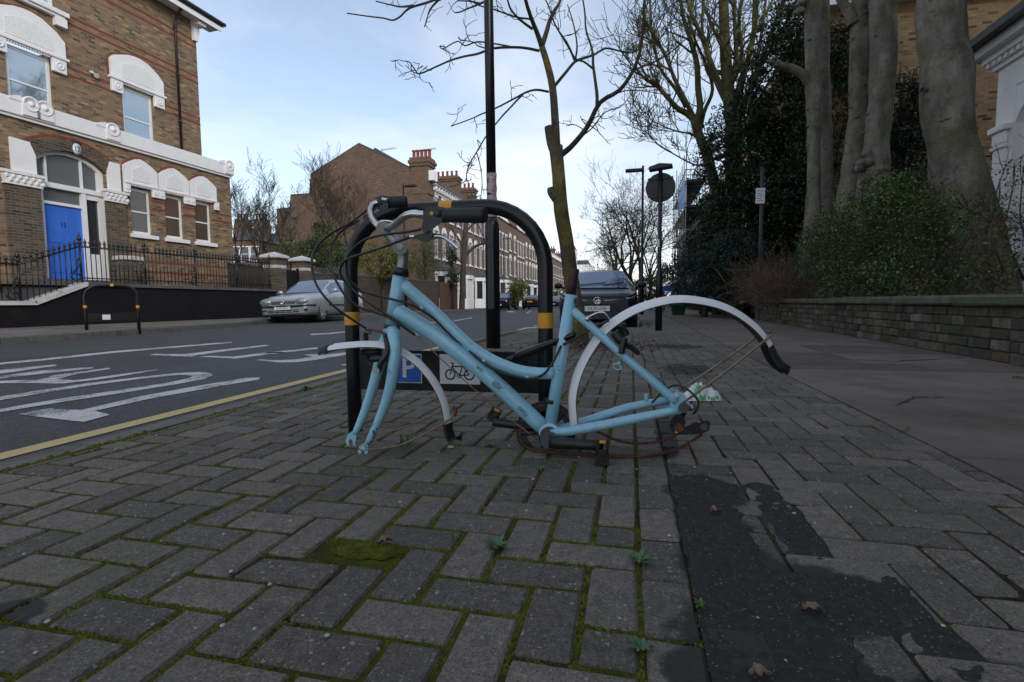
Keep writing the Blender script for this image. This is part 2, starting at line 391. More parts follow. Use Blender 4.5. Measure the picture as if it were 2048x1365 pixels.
# left pavement
mb = MB(); A = [(x-0.14, y, 0.03) for x, y in KL]; B = [(-14.0, y, 0.05) for x, y in KL]
mb.strip(A, B, False); lp = tag(mb.build('far_pavement', None), kind='structure')
t = NT('pavement_flags'); o_ = t.pos()
bk = t.n('ShaderNodeTexBrick'); bk.offset = 0.5
for nm, v in (('Scale', 1.0), ('Mortar Size', 0.012), ('Brick Width', 0.9), ('Row Height', 0.6)): bk.inputs[nm].default_value = v
bk.inputs['Color1'].default_value = (0.12, 0.103, 0.088, 1); bk.inputs['Color2'].default_value = (0.175, 0.152, 0.132, 1); bk.inputs['Mortar'].default_value = (0.03, 0.028, 0.025, 1)
t.l(o_, bk.inputs['Vector']); c = t.mix(0.5, bk.outputs['Color'], t.mix(1.0, bk.outputs['Color'], t.ramp(t.noise(1.5, 7, 0.7), [(0.3, 0.4), (0.7, 1.6)]), 'MULTIPLY'))
M['flags'] = t.set(c, 0.85); lp.data.materials.append(M['flags'])
def kerb_run(name, pts, wdt, z0, z1, stone, mat, side):
    """kerb of separate stones laid along a polyline; side +1 puts the width to the left of travel"""
    root = thing(name, None, None); root['kind'] = 'structure'
    acc = []; 
    for a, b in zip(pts, pts[1:]):
        a, b = V((*a, 0)), V((*b, 0)); d = b-a; L = d.length; d.normalize(); n = max(1, round(L/stone)) if L < 60 else 1
        nn = V((-d.y, d.x, 0))*side
        for i in range(n):
            p, q = a+d*(L*i/n+0.004), a+d*(L*(i+1)/n-0.004)
            mb = MB(); jz = random.uniform(-0.004, 0.004)
            x = (q-p).length; Mx = Matrix.Translation(p) @ Matrix(((d.x, nn.x, 0, 0), (d.y, nn.y, 0, 0), (0, 0, 1, 0), (0, 0, 0, 1)))
            mb.cbox(0, x, 0, wdt+random.uniform(-0.003, 0.003), z0, z1+jz, 0.012, Mx); mb.build('kerbstone', mat, root)
    return root
kerb_run('left_kerb', KL, 0.145, -0.16, 0.028, 1.1, M['kerb'], 1)
kerb_run('right_kerb', [(-1.95, -0.5), (-1.97, 3.5), (-2.1, 6.0), (-2.1, 9.3), (-1.75, 10.2), (-1.2, 10.6), (0.0, 10.7), (0.36, 11.0), (0.4, 15.0), (0.4, 30), (0.4, 60), (0.4, 160), (0.4, 400)], 0.13, -0.16, -0.002, 0.9, M['kerb'], 1)

# ---- block paving
PW, PL, J = 0.0960, 0.1724, 0.0075
def herring(x0, x1, y0, y1, ox=0.0, oy=0.0, slope=0.0):
    out = []; U = PW
    ni = int((x1-x0+y1-y0)/U)+8
    cells = set()
    for i in range(-ni, ni):
        for j in range(-ni, ni):
            bx, by = (i+2*j)*U+ox, (i-2*j)*U+oy
            for (a, b, c_, d) in ((bx, bx+2*U, by, by+U), (bx, bx+U, by+U, by+3*U)):
                a2, b2, c2, d2 = max(a, x0), min(b, x1+slope*(c_+d)/2), max(c_, y0), min(d, y1)
                if b2-a2 > 0.013 and d2-c2 > 0.013: out.append((a2, b2, c2, d2))
    return out
PAVMESH = {}
def paver_mesh(w_, l_, k):
    key = (round(w_, 3), round(l_, 3), k)
    if key not in PAVMESH:
        rg = random.Random(hash(key) & 0xffff); mb = MB()
        mb.cbox(-w_/2, w_/2, -l_/2, l_/2, -0.055, 0, 0.0045)
        mb.v = [(x+rg.uniform(-1, 1)*0.0013, y+rg.uniform(-1, 1)*0.0013, z+(rg.uniform(-1, 1)*0.0008 if z > -0.02 else 0)) for x, y, z in mb.v]
        if rg.random() < 0.3:                       # a chipped corner
            i = rg.choice([q for q in range(24) if mb.v[q][2] > -0.01]); cx_, cy_ = mb.v[i][0], mb.v[i][1]
            mb.v = [(x*0.9 if (abs(x-cx_) < 0.01 and abs(y-cy_) < 0.01) else x, y*0.95 if (abs(x-cx_) < 0.01 and abs(y-cy_) < 0.01) else y, z-(0.003 if (abs(x-cx_) < 0.01 and abs(y-cy_) < 0.01 and z > -0.01) else 0)) for x, y, z in mb.v]
        me = mb.mesh('paver'); me.materials.append(M['paver']); PAVMESH[key] = me
    return PAVMESH[key]
MOSSPATCH = gz(735, 1095)
def pave(name, rects, joint, poly, skip=None, J=0.0075, jz0=-0.0045):
    base = sheet(name, M[joint], poly, jz0)
    def size(r_):
        c_ = V(((r_[0]+r_[1])/2, (r_[2]+r_[3])/2, 0)); v_ = c_-CP; d = v_.dot(_f)
        if d < 0.25: return -1
        sx, sy = v_.dot(_r)/d, v_.dot(_u)/d
        vis = abs(sx) < 1.06 and abs(sy) < 0.72
        return (1 if vis else 0.02)/d
    rects = sorted(rects, key=size, reverse=True); far = MB(); rn = []
    for i, (a, b, c_, d) in enumerate(rects):
        w_, l_ = b-a-J, d-c_-J; x, y = (a+b)/2, (c_+d)/2; jz = random.uniform(-0.0022, 0.0015)
        if skip and skip(x, y): jz -= 0.008
        if i < 298:
            rot = 0.0
            if w_ > l_: me = paver_mesh(l_, w_, random.randrange(10)); rot = math.pi/2
            else: me = paver_mesh(w_, l_, random.randrange(10))
            o = bpy.data.objects.new('paver', me); COL.objects.link(o); o.parent = base
            o.location = (x+random.uniform(-1, 1)*0.001, y+random.uniform(-1, 1)*0.001, jz); o.rotation_euler = (max(-0.007, min(0.007, random.gauss(0, 0.0035))), max(-0.007, min(0.007, random.gauss(0, 0.0035))), rot+random.choice((0, math.pi))+random.gauss(0, 0.006))
        else:
            Mx = Matrix.Translation((x, y, jz)) @ Matrix.Rotation(random.gauss(0, 0.006), 4, 'Z')
            k = len(far.f); far.cbox(-w_/2, w_/2, -l_/2, l_/2, -0.03, 0, 0.004, Mx); rn += [random.random()]*(len(far.f)-k)
    if far.f:
        o = far.build('paver_field', M['paver_far'], base); o['kind'] = 'stuff'
        at = o.data.attributes.new('rnd', 'FLOAT', 'FACE'); at.data.foreach_set('value', rn)
    return base
def in_patch(x, y): return ((x-MOSSPATCH.x)/0.11)**2+((y-MOSSPATCH.y)/0.07)**2 < 1
lrects = herring(-1.935, 0.02, 0.15, 9.0, 0.02, 0.03)
pave('bay_paving', lrects, 'joint_moss', [(-1.965, -1), (0.0195, -1), (0.0195, 9.0), (-2.1, 9.0)], in_patch, 0.0105, -0.0056)
srects = [(0.022, 0.022+0.0925, 0.1+PL*i, 0.1+PL*(i+1)) for i in range(52)]
rrects = srects + herring(0.117, 1.02, 0.15, 9.0, 0.117, 0.07, 0.012)
pave('footway_paving', rrects, 'joint_soil', [(0.02, -1), (1.03, -1), (1.14, 9.0), (0.02, 9.0)], None, 0.0072, -0.0056)
# beyond nine metres the blocks are too small to pick apart
t = NT('paver_distant'); o_ = t.pos(); bk = t.n('ShaderNodeTexBrick'); bk.offset = 0.5
for nm, v in (('Scale', 1.0), ('Mortar Size', 0.006), ('Brick Width', 0.17), ('Row Height', 0.086)): bk.inputs[nm].default_value = v
bk.inputs['Color1'].default_value = (0.09, 0.083, 0.073, 1); bk.inputs['Color2'].default_value = (0.138, 0.127, 0.113, 1); bk.inputs['Mortar'].default_value = (0.04, 0.037, 0.02, 1)
t.l(o_, bk.inputs['Vector']); M['paver_distant'] = t.set(t.mix(0.5, bk.outputs['Color'], t.mix(1.0, bk.outputs['Color'], t.ramp(t.noise(2, 7, 0.7), [(0.3, 0.4), (0.7, 1.6)]), 'MULTIPLY')), 0.85)
sheet('distant_paving', M['paver_distant'], [(-2.1, 9.0), (1.12, 9.0), (1.5, 60), (1.5, 400), (0.38, 400), (0.38, 11.0), (0.0, 10.72), (-1.2, 10.62), (-1.75, 10.22), (-2.1, 9.32)], -0.004)

# ---- slab footway beside the wall
def wallx(y): return 2.72+0.046*y
foot = thing('slab_footway', None, None); foot['kind'] = 'structure'
ys = [-1.0, 1.05, 1.95, 3.1, 4.3, 4.75, 5.6, 6.6, 7.1, 8.3, 9.6, 11.2, 13, 15, 18, 22, 28, 36, 50, 80, 150, 400]
for i, (a, b) in enumerate(zip(ys, ys[1:])):
    def ex(y): return 1.024+0.012*min(y, 40)
    splits = [0.0, 1.0]
    if 4 < a < 16: splits = [0.0, random.choice((0.42, 0.5, 0.6)), 1.0]
    for s0, s1 in zip(splits, splits[1:]):
        mb = MB(); g = 0.004
        def pt(s_, y): x0 = ex(y); x1 = wallx(min(y, 16))+0.02; return (x0+(x1-x0)*s_)
        jz = random.uniform(-0.004, 0.001)
        P = [(pt(s0, a)+g, a+g), (pt(s1, a)-g, a+g), (pt(s1, b)-g, b-g), (pt(s0, b)+g, b-g)]
        mb.xy(P, -0.05, jz); mb.build('paving_slab', M['slab'], foot)
mb = MB(); mb.add([(1.0, -1, -0.012), (3.7, -1, -0.012), (3.7, 400, -0.012), (1.0, 400, -0.012)], [(0, 1, 2, 3)]); mb.build('slab_bedding', M['soil'], foot)
def crack(pts, wd=0.006):
    P = [gz(*p) for p in pts]; Q = []
    for a, b in zip(P, P[1:]):
        for k in range(6): q = a.lerp(b, k/6); Q.append(q+V((random.gauss(0, 0.006), random.gauss(0, 0.01), 0)))
    Q.append(P[-1]); mb = MB(); n = len(Q)
    W = [wd*(0.35+0.65*math.sin(math.pi*(i+0.5)/n))*random.uniform(0.6, 1.3) for i in range(n)]
    A = [(q.x, q.y-w_*2, 0.0035) for q, w_ in zip(Q, W)]; B = [(q.x, q.y+w_*2, 0.0035) for q, w_ in zip(Q, W)]
    mb.strip(A, B, False); mb.build('crack', M['soil'], foot)
crack([(1785, 811), (1832, 796), (1885, 794)]); crack([(1830, 775), (1870, 790), (1935, 806)], 0.004); crack([(1640, 716), (1790, 724), (1920, 717)], 0.008); crack([(1800, 867), (1822, 855)], 0.002)

# ---- trodden dirt film lying over the blocks beside the edging course
def grime():
    def mask(x, y):
        d = max(1-math.hypot((x-0.19)/0.17, (y-0.62)/0.55), 1-math.hypot((x-0.19)/0.11, (y-1.08)/0.5), 1-math.hypot((x-0.32)/0.20, (y-0.97)/0.13), 1-math.hypot((x-0.2)/0.13, (y-1.48)/0.16), 1-math.hypot((x-0.44)/0.26, (y-0.70)/0.11), 1-math.hypot((x-0.36)/0.06, (y-1.3)/0.35), 1-math.hypot((x-0.47)/0.05, (y-0.85)/0.3))
        return d*1.5+0.55*mnoise.fractal(V((x*9, y*9, 4)), 1.0, 2.0, 4)-0.05
    nx, ny = 78, 190; mb = MB(); rows = []
    for j in range(ny):
        row = []
        for i in range(nx):
            x, y = 0.112+0.64*i/(nx-1), 0.25+1.5*j/(ny-1); q = max(0.0, min(1.0, mask(x, y)*2.2)); q = q*q*(3-2*q)
            row.append(V((x, y, -0.0085+0.0092*q+0.0013*mnoise.fractal(V((x*38, y*38, 0)), 1, 2, 3))))
        rows.append(row)
    mb.grid(rows); keep = [k for k, f in enumerate(mb.f) if max(mb.v[i][2] for i in f) > -0.0072]; mb.f = [mb.f[k] for k in keep]; mb.sm = [True]*len(mb.f)
    t = NT('soot_dirt'); c = t.mix(t.ramp(t.noise(60, 6, 0.75), [(0.3, 0), (0.7, 1)]), (0.016, 0.0145, 0.0125), (0.05, 0.044, 0.037))
    v = t.n('ShaderNodeTexVoronoi'); v.inputs['Scale'].default_value = 210; t.l(t.pos(), v.inputs['Vector']); sp = t.n('ShaderNodeSeparateColor'); t.l(v.outputs['Color'], sp.inputs[0])
    c = t.mix(t.math('MULTIPLY', t.math('LESS_THAN', v.outputs['Distance'], t.math('MULTIPLY', t.math('POWER', sp.outputs[0], 6.0), 0.45)), 0.8), c, (0.2, 0.19, 0.17)); t.bump(t.noise(180, 5, 0.75), 0.8, 0.004)
    M['soot'] = t.set(c, 0.9, 0, 0.25); o = mb.build('grime', M['soot'], fix=False); tag(o, 'black trodden dirt film over the paving beside the straight edging course', 'dirt', kind='stuff')
grime()

# ---- moss tufts along the joints
def moss_tufts():
    rg = random.Random(3); vv = []; ff = []
    def tuft(x, y, s_, z0=-0.006):
        k = len(vv); a0 = rg.uniform(0, 6.28); h = s_*rg.uniform(0.5, 0.95)
        for i in range(5):
            a = a0+i*1.2566; rr = s_*rg.uniform(0.7, 1.2); vv.append((x+rr*math.cos(a), y+rr*math.sin(a), z0))
        for i in range(5):
            a = a0+i*1.2566+0.3; rr = s_*rg.uniform(0.4, 0.7); vv.append((x+rr*math.cos(a), y+rr*math.sin(a), z0+h*rg.uniform(0.6, 0.9)))
        vv.append((x+rg.uniform(-.3, .3)*s_, y+rg.uniform(-.3, .3)*s_, z0+h))
        for i in range(5):
            j = (i+1) % 5; ff.append((k+i, k+j, k+5+j, k+5+i)); ff.append((k+5+i, k+5+j, k+10))
    for (a, b, c_, d) in lrects+srects:
        if c_ > 3.6: continue
        per = 2*(b-a)+2*(d-c_); n = int(per/0.0036)
        if c_ > 2: n = int(n*0.6)
        for _ in range(n):
            s_ = rg.uniform(0, per)
            if s_ < b-a: x, y = a+s_, c_
            elif s_ < 2*(b-a): x, y = a+s_-(b-a), d
            elif s_ < 2*(b-a)+(d-c_): x, y = a, c_+s_-2*(b-a)
            else: x, y = b, c_+s_-2*(b-a)-(d-c_)
            q = mnoise.fractal(V((x*2.6, y*2.6, 3.1)), 1.0, 2.0, 4)+0.35*mnoise.noise(V((x*21, y*21, 0)))
            q += 0.22*(-1 if x > 0.05 else 0)+ (0.25 if x < 0.0 and y < 2.9 else 0)
            if q > 0.02: tuft(x+rg.gauss(0, 0.0036), y+rg.gauss(0, 0.0036), rg.uniform(0.0018, 0.0044)*(1.25 if q > 0.35 else 0.9))
    for _ in range(7000):                                           # the mossy hollow where blocks have sunk
        x, y = rg.gauss(MOSSPATCH.x, 0.085), rg.gauss(MOSSPATCH.y, 0.05)
        q = mnoise.fractal(V((x*14, y*14, 1)), 1, 2, 3)-0.5*(((x-MOSSPATCH.x)/0.12)**2+((y-MOSSPATCH.y)/0.075)**2)+0.3
        if q > 0: tuft(x, y, rg.uniform(0.0014, 0.0034)*(0.7+min(q, 0.5)), -0.0045 if q > 0.15 else -0.0025)
    for _ in range(2600):                                           # along the back of the kerb
        y = rg.uniform(0.6, 5.5); x = -1.948+rg.gauss(0, 0.016)-(0.045*(y-3.5)/2.5 if y > 3.5 else 0)
        if mnoise.noise(V((3, y*3, 1))) > -0.25: tuft(x, y, rg.uniform(0.004, 0.010))
    me = bpy.data.meshes.new('moss'); me.from_pydata(vv, [], ff); me.polygons.foreach_set('use_smooth', [True]*len(ff)); me.materials.append(M['moss'])
    o = bpy.data.objects.new('moss', me); COL.objects.link(o); tag(o, 'green moss growing in the joints of the block paving', 'moss', kind='stuff')
moss_tufts()

# ---- road paint
PZ = ROADZ+0.004
def z3(p): return gz(p[0]/2.844, 480+p[1]/2.844, PZ)
def z5(p): return gz(860+p[0]/4.655, 400+p[1]/4.655, PZ)
def marking(pts, fn, name='road_marking'):
    P = [fn(p) for p in pts]; mb = MB(); n = len(P)
    bm = bmesh.new(); vs_ = [bm.verts.new(p) for p in P]; bm.faces.new(vs_); bmesh.ops.triangulate(bm, faces=bm.faces[:]); bmesh.ops.recalc_face_normals(bm, faces=bm.faces[:])
    me = bpy.data.meshes.new(name); bm.to_mesh(me); bm.free()
    if me.polygons[0].normal.z < 0: me.flip_normals()
    me.materials.append(M['white_paint']); o = bpy.data.objects.new(name, me); COL.objects.link(o); return tag(o, kind='structure')
marking([(-80, 709), (0, 700), (660, 632), (1315, 580), (1320, 586), (660, 642), (0, 712), (-80, 721)], z3)
marking([(-60, 748), (0, 740), (310, 710), (325, 716), (0, 762), (-60, 770)], z3)
marking([(-60, 783), (0, 775), (250, 742), (520, 724), (535, 730), (250, 760), (0, 790), (-60, 797)], z3)
marking([(-60, 809), (0, 803), (215, 795), (310, 770), (610, 728), (632, 733), (420, 768), (320, 793), (430, 799), (660, 768), (890, 737), (900, 742), (560, 795), (350, 818), (180, 815), (0, 816), (-60, 824)], z3)
marking([(-80, 905), (200, 860), (500, 815), (800, 780), (1000, 758), (1130, 752), (1200, 758), (1212, 770), (1170, 790), (1000, 822), (700, 870), (400, 915), (150, 955), (0, 980), (-60, 990), (-60, 975), (150, 936), (400, 895), (700, 851), (950, 813), (1080, 787), (1098, 774), (1020, 768), (800, 791), (500, 830), (200, 880), (-80, 925)], z3)
marking([(105, 992), (280, 958), (460, 968), (800, 890), (1100, 835), (1400, 785), (1480, 783), (1470, 795), (1150, 850), (850, 905), (540, 972), (625, 995), (480, 1035), (420, 1030)], z3)
marking([(850, 655), (880, 648), (1050, 650), (1300, 620), (1510, 598), (1533, 602), (1300, 632), (1130, 655), (1090, 665), (1000, 662)], z3)
marking([(1130, 665), (1200, 660), (1330, 664), (1500, 642), (1800, 612), (1815, 620), (1520, 652), (1400, 668), (1340, 676)], z3)
marking([(1490, 640), (1600, 636), (1620, 641), (1510, 646)], z3)
marking([(1450, 685), (1480, 680), (1580, 685), (1690, 680), (1780, 664), (1730, 654), (1800, 648), (1840, 655), (2040, 632), (2040, 642), (1800, 682), (1700, 695), (1600, 698)], z3)
marking([(1765, 535), (1870, 530), (1990, 517), (1992, 523), (1880, 536), (1770, 542)], z3)
marking([(1935, 712), (1990, 702), (2040, 700), (2040, 711), (1990, 718)], z3)
marking([(700, 1046), (750, 1033), (802, 1047)], z5); marking([(890, 1055), (932, 1034), (946, 1035), (908, 1056)], z5)
marking([(215, 1126), (385, 1096), (396, 1100), (225, 1131)], z5); marking([(-20, 1146), (60, 1138), (60, 1143), (-20, 1151)], z5)
marking([(800, 1212), (890, 1190), (1120, 1176), (1140, 1182), (900, 1199), (830, 1216)], z5); marking([(960, 1172), (1130, 1156), (1140, 1161), (970, 1178)], z5)
o = sheet('yellow_line', M['yellow_paint'], [(-2.55, -1), (-2.44, -1), (-2.53, 3.6), (-2.6, 7.2), (-2.71, 7.2), (-2.64, 3.6)], PZ)
# ================================================================== bicycle
def worn_paint(name, col, rustamt=0.34, rough=0.28):
    t = NT(name); v = t.obj()
    c = t.mix(t.ramp(t.noise(7, 6, 0.65, v), [(0.3, 0), (0.7, 1)]), tuple(q*0.9 for q in col), tuple(q*1.06 for q in col))
    c = t.mix(t.math('MULTIPLY', t.ramp(t.noise(38, 6, 0.7, v), [(0.55, 0), (0.75, 1)]), 0.45), c, tuple(q*0.55 for q in col))
    k = t.ramp(t.math('ADD', t.math('MULTIPLY', t.noise(9, 4, 0.6, v), 0.6), t.math('MULTIPLY', t.noise(85, 4, 0.7, v), 0.4)), [(1-rustamt, 0), (1-rustamt+0.03, 1)])
    c = t.mix(k, c, t.mix(t.noise(120, 3, 0.6, v), (0.03, 0.014, 0.008), (0.12, 0.05, 0.02)))
    t.bump(t.math('SUBTRACT', t.math('MULTIPLY', t.noise(60, 4, 0.6, v), 0.12), k), 0.3, 0.002)
    return t.set(c, t.math('ADD', rough, t.math('ADD', t.math('MULTIPLY', k, 0.5), t.math('MULTIPLY', t.noise(25, 5, 0.7, v), 0.25))), 0.0, 0.5, 0.35)
M['blue'] = worn_paint('pale_blue_enamel', (0.27, 0.53, 0.66), 0.365)
M['blue_rusty'] = worn_paint('pale_blue_enamel_rusted', (0.27, 0.51, 0.63), 0.44)
M['guard'] = pm('white_plastic', (0.70, 0.70, 0.71), 0.05, 9, 0.38, dirt=(0.42, 0.41, 0.39), dirtamt=0.34, dscale=9, bump=0.08, bscale=40)
M['guard_in'] = pm('mudguard_underside', (0.05, 0.05, 0.052), 0.3, 20, 0.7)
M['black_plastic'] = pm('black_plastic', (0.012, 0.012, 0.013), 0.3, 30, 0.45, bump=0.1, bscale=200, dirt=(0.04, 0.036, 0.032), dirtamt=0.34, dscale=14)
t = NT('grip_rubber'); o_ = t.obj(); wv = t.n('ShaderNodeTexChecker'); wv.inputs['Scale'].default_value = 130; t.l(o_, wv.inputs[0]); t.bump(wv.outputs['Fac'], 0.6, 0.003); M['rubber'] = t.set((0.016, 0.016, 0.018), 0.6)
M['alloy'] = pm('polished_alloy', (0.55, 0.56, 0.57), 0.12, 12, 0.28, metal=1.0, dirt=(0.3, 0.29, 0.28), dirtamt=0.2, dscale=18)
M['alloy_dull'] = pm('dull_alloy', (0.30, 0.30, 0.30), 0.15, 14, 0.5, metal=0.85, dirt=(0.12, 0.11, 0.1), dirtamt=0.36, dscale=16)
M['rust'] = pm('rusted_steel', (0.13, 0.045, 0.02), 0.5, 60, 0.85, bump=0.5, bscale=180, dirt=(0.03, 0.012, 0.008), dirtamt=0.45, dscale=50)
M['seatpost'] = pm('rusted_seat_post', (0.05, 0.022, 0.018), 0.5, 30, 0.6, metal=0.2, bump=0.3, bscale=90, dirt=(0.018, 0.014, 0.014), dirtamt=0.5, dscale=22)
M['rod'] = pm('tarnished_steel_wire', (0.22, 0.17, 0.11), 0.3, 40, 0.5, metal=0.6, dirt=(0.12, 0.05, 0.02), dirtamt=0.4, dscale=25)
M['orange'] = pm('orange_reflective', (0.62, 0.28, 0.02), 0.12, 14, 0.45, dirt=(0.25, 0.1, 0.02), dirtamt=0.34, dscale=10)
M['black_steel'] = pm('black_painted_steel', (0.0085, 0.0085, 0.0095), 0.25, 9, 0.3, dirt=(0.018, 0.017, 0.016), dirtamt=0.36, dscale=5, spec=0.38)

FA, FB = gz(716, 899), gz(1092, 903)
BD = (FB-FA); BD.z = 0; BD.normalize()               # bike direction, front to back
BN = V((BD.y, -BD.x, 0))                             # towards the camera
if BN.y > 0: BN = -BN
def bp(x, y, off=0.0): return gp(x, y, FA+BN*off, BN)
bike = thing('bicycle', 'abandoned pale blue step-through bicycle frame without wheels or saddle', 'bicycle', (FA.x, FA.y, 0))
INV = Matrix.Translation((-FA.x, -FA.y, 0))
def bpart(mb, name, mat, parent=None):
    mb.v = [tuple(INV @ V(q)) for q in mb.v] if parent is None or True else mb.v
    return mb.build(name, mat, parent or bike)
def btube(name, pts, r, mat, seg=12, n=4, off=0.0, smooth=True, parent=None):
    P = []
    for p in pts: P.append(bp(p[0], p[1], p[2] if len(p) > 2 else off))
    mb = MB()
    if smooth and len(P) > 2:
        if isinstance(r, list): P, r = smooth_path(P, n, r)
        else: P = smooth_path(P, n)
    mb.tube(P, r, seg); return bpart(mb, name, mat, parent)
def S(px): return px/535.0                             # pixel width to metres at the bike
# frame (welded tubes are one rigid part each)
fr = btube('down_tube', [(793, 622), (860, 663), (913, 703), (986, 762), (1092, 861)], S(15), M['blue'], 16)
lab = MB()
btube('head_tube', [(800.5, 549), (792, 602), (784.5, 652)], S(13.2), M['blue'], 16, smooth=False)
btube('top_tube', [(806, 570), (865, 621), (937, 690), (986, 722), (1035, 741), (1072, 747), (1108, 747)], S(11.2), M['blue'], 14)
btube('seat_tube', [(1098, 866), (1120, 730), (1143, 590)], S(11.6), M['blue'], 14, smooth=False)
btube('bottom_bracket_shell', [(1099, 868, 0.034), (1099, 868, -0.034)], S(19), M['blue'], 16, smooth=False)
btube('seat_stay', [(1146, 622, 0.016), (1238, 704, 0.045), (1300, 758, 0.06), (1352, 803, 0.066)], S(7.6), M['blue'], 10)
btube('seat_stay', [(1146, 622, -0.016), (1238, 704, -0.045), (1300, 758, -0.06), (1348, 799, -0.066)], S(7.6), M['blue'], 10)
btube('chain_stay', [(1102, 868, 0.03), (1180, 856, 0.05), (1270, 838, 0.062), (1356, 820, 0.066)], [S(9), S(9), S(8.4), S(7.0)], M['blue_rusty'], 10)
btube('chain_stay', [(1102, 866, -0.03), (1200, 834, -0.05), (1260, 815, -0.062), (1340, 800, -0.066)], [S(9), S(9), S(8.4), S(7.0)], M['blue'], 10)
btube('stay_bridge', [(1212, 682, 0.036), (1212, 682, -0.036)], S(5.5), M['blue'], 8, smooth=False)
for yy in (0.066, -0.066):                             # rear dropout plates
    c0 = (1362, 812) if yy > 0 else (1350, 803); mb = MB()
    out = [(-22, -14), (-8, -30), (6, -24), (14, -10), (22, 2), (16, 14), (4, 8), (0, 16), (-12, 18), (-22, 10)]
    A = [bp(c0[0]+a, c0[1]+b, yy+0.003) for a, b in out]; B = [bp(c0[0]+a, c0[1]+b, yy-0.003) for a, b in out]
    mb.prism(A, B); bpart(mb, 'rear_dropout', M['blue_rusty'])
btube('dropout_bolt', [(1368, 816, 0.085), (1368, 816, 0.06)], S(9), M['black_plastic'], 10, smooth=False)
btube('dropout_bolt', [(1352, 790, 0.08), (1352, 790, 0.06)], S(5), M['alloy_dull'], 8, smooth=False)
btube('dropout_bolt', [(1389, 813, 0.085), (1378, 818, 0.07)], S(5), M['alloy_dull'], 8, smooth=False)
btube('kickstand_lug', [(1292, 810, -0.06), (1293, 788, -0.06)], S(3.6), M['blue'], 6, smooth=False)
mb = MB(); mb.tube([bp(*q, 0.05) for q in ((1228, 728), (1240, 728), (1243, 738), (1235, 741), (1227, 735))], S(1.6), 6, closed=True); mb.tube([bp(1240, 724, 0.05), bp(1236, 729, 0.05)], S(2.5), 6); bpart(mb, 'chain_hook', M['blue'])
btube('seat_post', [(1141, 596), (1145, 562), (1150, 538)], [S(9), S(8.6), S(8.3)], M['seatpost'], 12, smooth=False)
btube('seat_clamp_bolt', [(1152, 601, 0.03), (1152, 601, -0.01)], S(4.5), M['black_plastic'], 8, smooth=False)
btube('cable_clamp', [(1101, 799), (1100, 806)], S(13), M['black_plastic'], 12, smooth=False)
for p in ((843, 618), (833, 671), (968, 722), (1054, 756), (1212, 681)):
    btube('cable_guide', [(p[0]-3, p[1]-2, 0.02), (p[0]+4, p[1]+2, 0.02)], S(3.6), M['blue'], 6, smooth=False)
# worn decals scuffed onto the down tube
t = NT('worn_decal'); o_ = t.obj(); M['decal'] = t.set(t.mix(t.ramp(t.noise(160, 5, 0.7, o_), [(0.42, 0), (0.58, 1)]), (0.25, 0.47, 0.58), (0.07, 0.10, 0.13)), 0.6)
def decal(pts, half, twist=0.0):
    P = smooth_path([bp(*p) for p in pts], 3); rows = []; rgd = random.Random(pts[0][0])
    for i, p in enumerate(P):
        tt = (P[min(i+1, len(P)-1)]-P[max(i-1, 0)]).normalized(); nn = BN.cross(tt).normalized(); r_ = S(15)+0.0006; h_ = half*rgd.uniform(0.6, 1.1)
        rows.append([p+(BN*math.cos(a)+nn*math.sin(a))*r_ for a in [twist-h_+2*h_*k/6 for k in range(7)]])
    mb = MB(); mb.grid(rows); bpart(mb, 'worn_decal', M['decal'])
decal([(952, 734), (960, 741), (966, 746)], 0.25, 0.3); decal([(987, 763), (995, 770), (1003, 778)], 0.42, 0.1); decal([(1038, 810), (1048, 820), (1056, 828)], 0.4, -0.1)
# headset, stem
btube('headset_cup', [(803.5, 536), (801, 552)], [S(14), S(15)], M['black_plastic'], 16, smooth=False)
btube('headset_cup', [(784.5, 650), (783.3, 658)], S(15), M['black_plastic'], 16, smooth=False)
btube('quill', [(803, 540), (806, 520), (804, 497)], [S(10), S(9.5), S(12)], M['alloy_dull'], 14)
btube('stem_pivot', [(800, 494, 0.026), (800, 494, -0.026)], S(14.5), M['alloy_dull'], 16, smooth=False)
btube('stem_bolt', [(800, 494, 0.031), (800, 494, 0.026)], S(5.5), M['alloy'], 10, smooth=False)
btube('stem', [(799, 493), (785, 476), (768, 458)], [S(13), S(11.5), S(10)], M['alloy_dull'], 12)
btube('bar_clamp', [(766, 457, 0.03), (766, 457, -0.03)], S(12.5), M['alloy_dull'], 14, smooth=False)
hb = btube('handlebar', [(814, 404, -0.155), (776, 405, -0.135), (757, 406, -0.125), (746, 411, -0.115), (741, 422, -0.10), (744, 436, -0.07), (752, 448, -0.03), (766, 456, 0.0), (784, 454, 0.06), (798, 443, 0.12), (812, 432, 0.17), (830, 428, 0.20), (850, 430, 0.215), (970, 430, 0.26)], S(6.4), M['alloy'], 12)
gr = MB(); gr.tube([bp(884, 431, 0.228), bp(890, 431, 0.23), bp(966, 431, 0.258), bp(971, 431, 0.26)], [S(11), S(11.5), S(12.4), S(11.5)], 18); bpart(gr, 'grip', M['rubber'])
gr = MB(); gr.tube([bp(774, 405, -0.133), bp(778, 405, -0.135), bp(808, 404, -0.152), bp(814, 404, -0.156)], [S(11), S(11.5), S(12), S(11)], 16); bpart(gr, 'grip', M['rubber'])
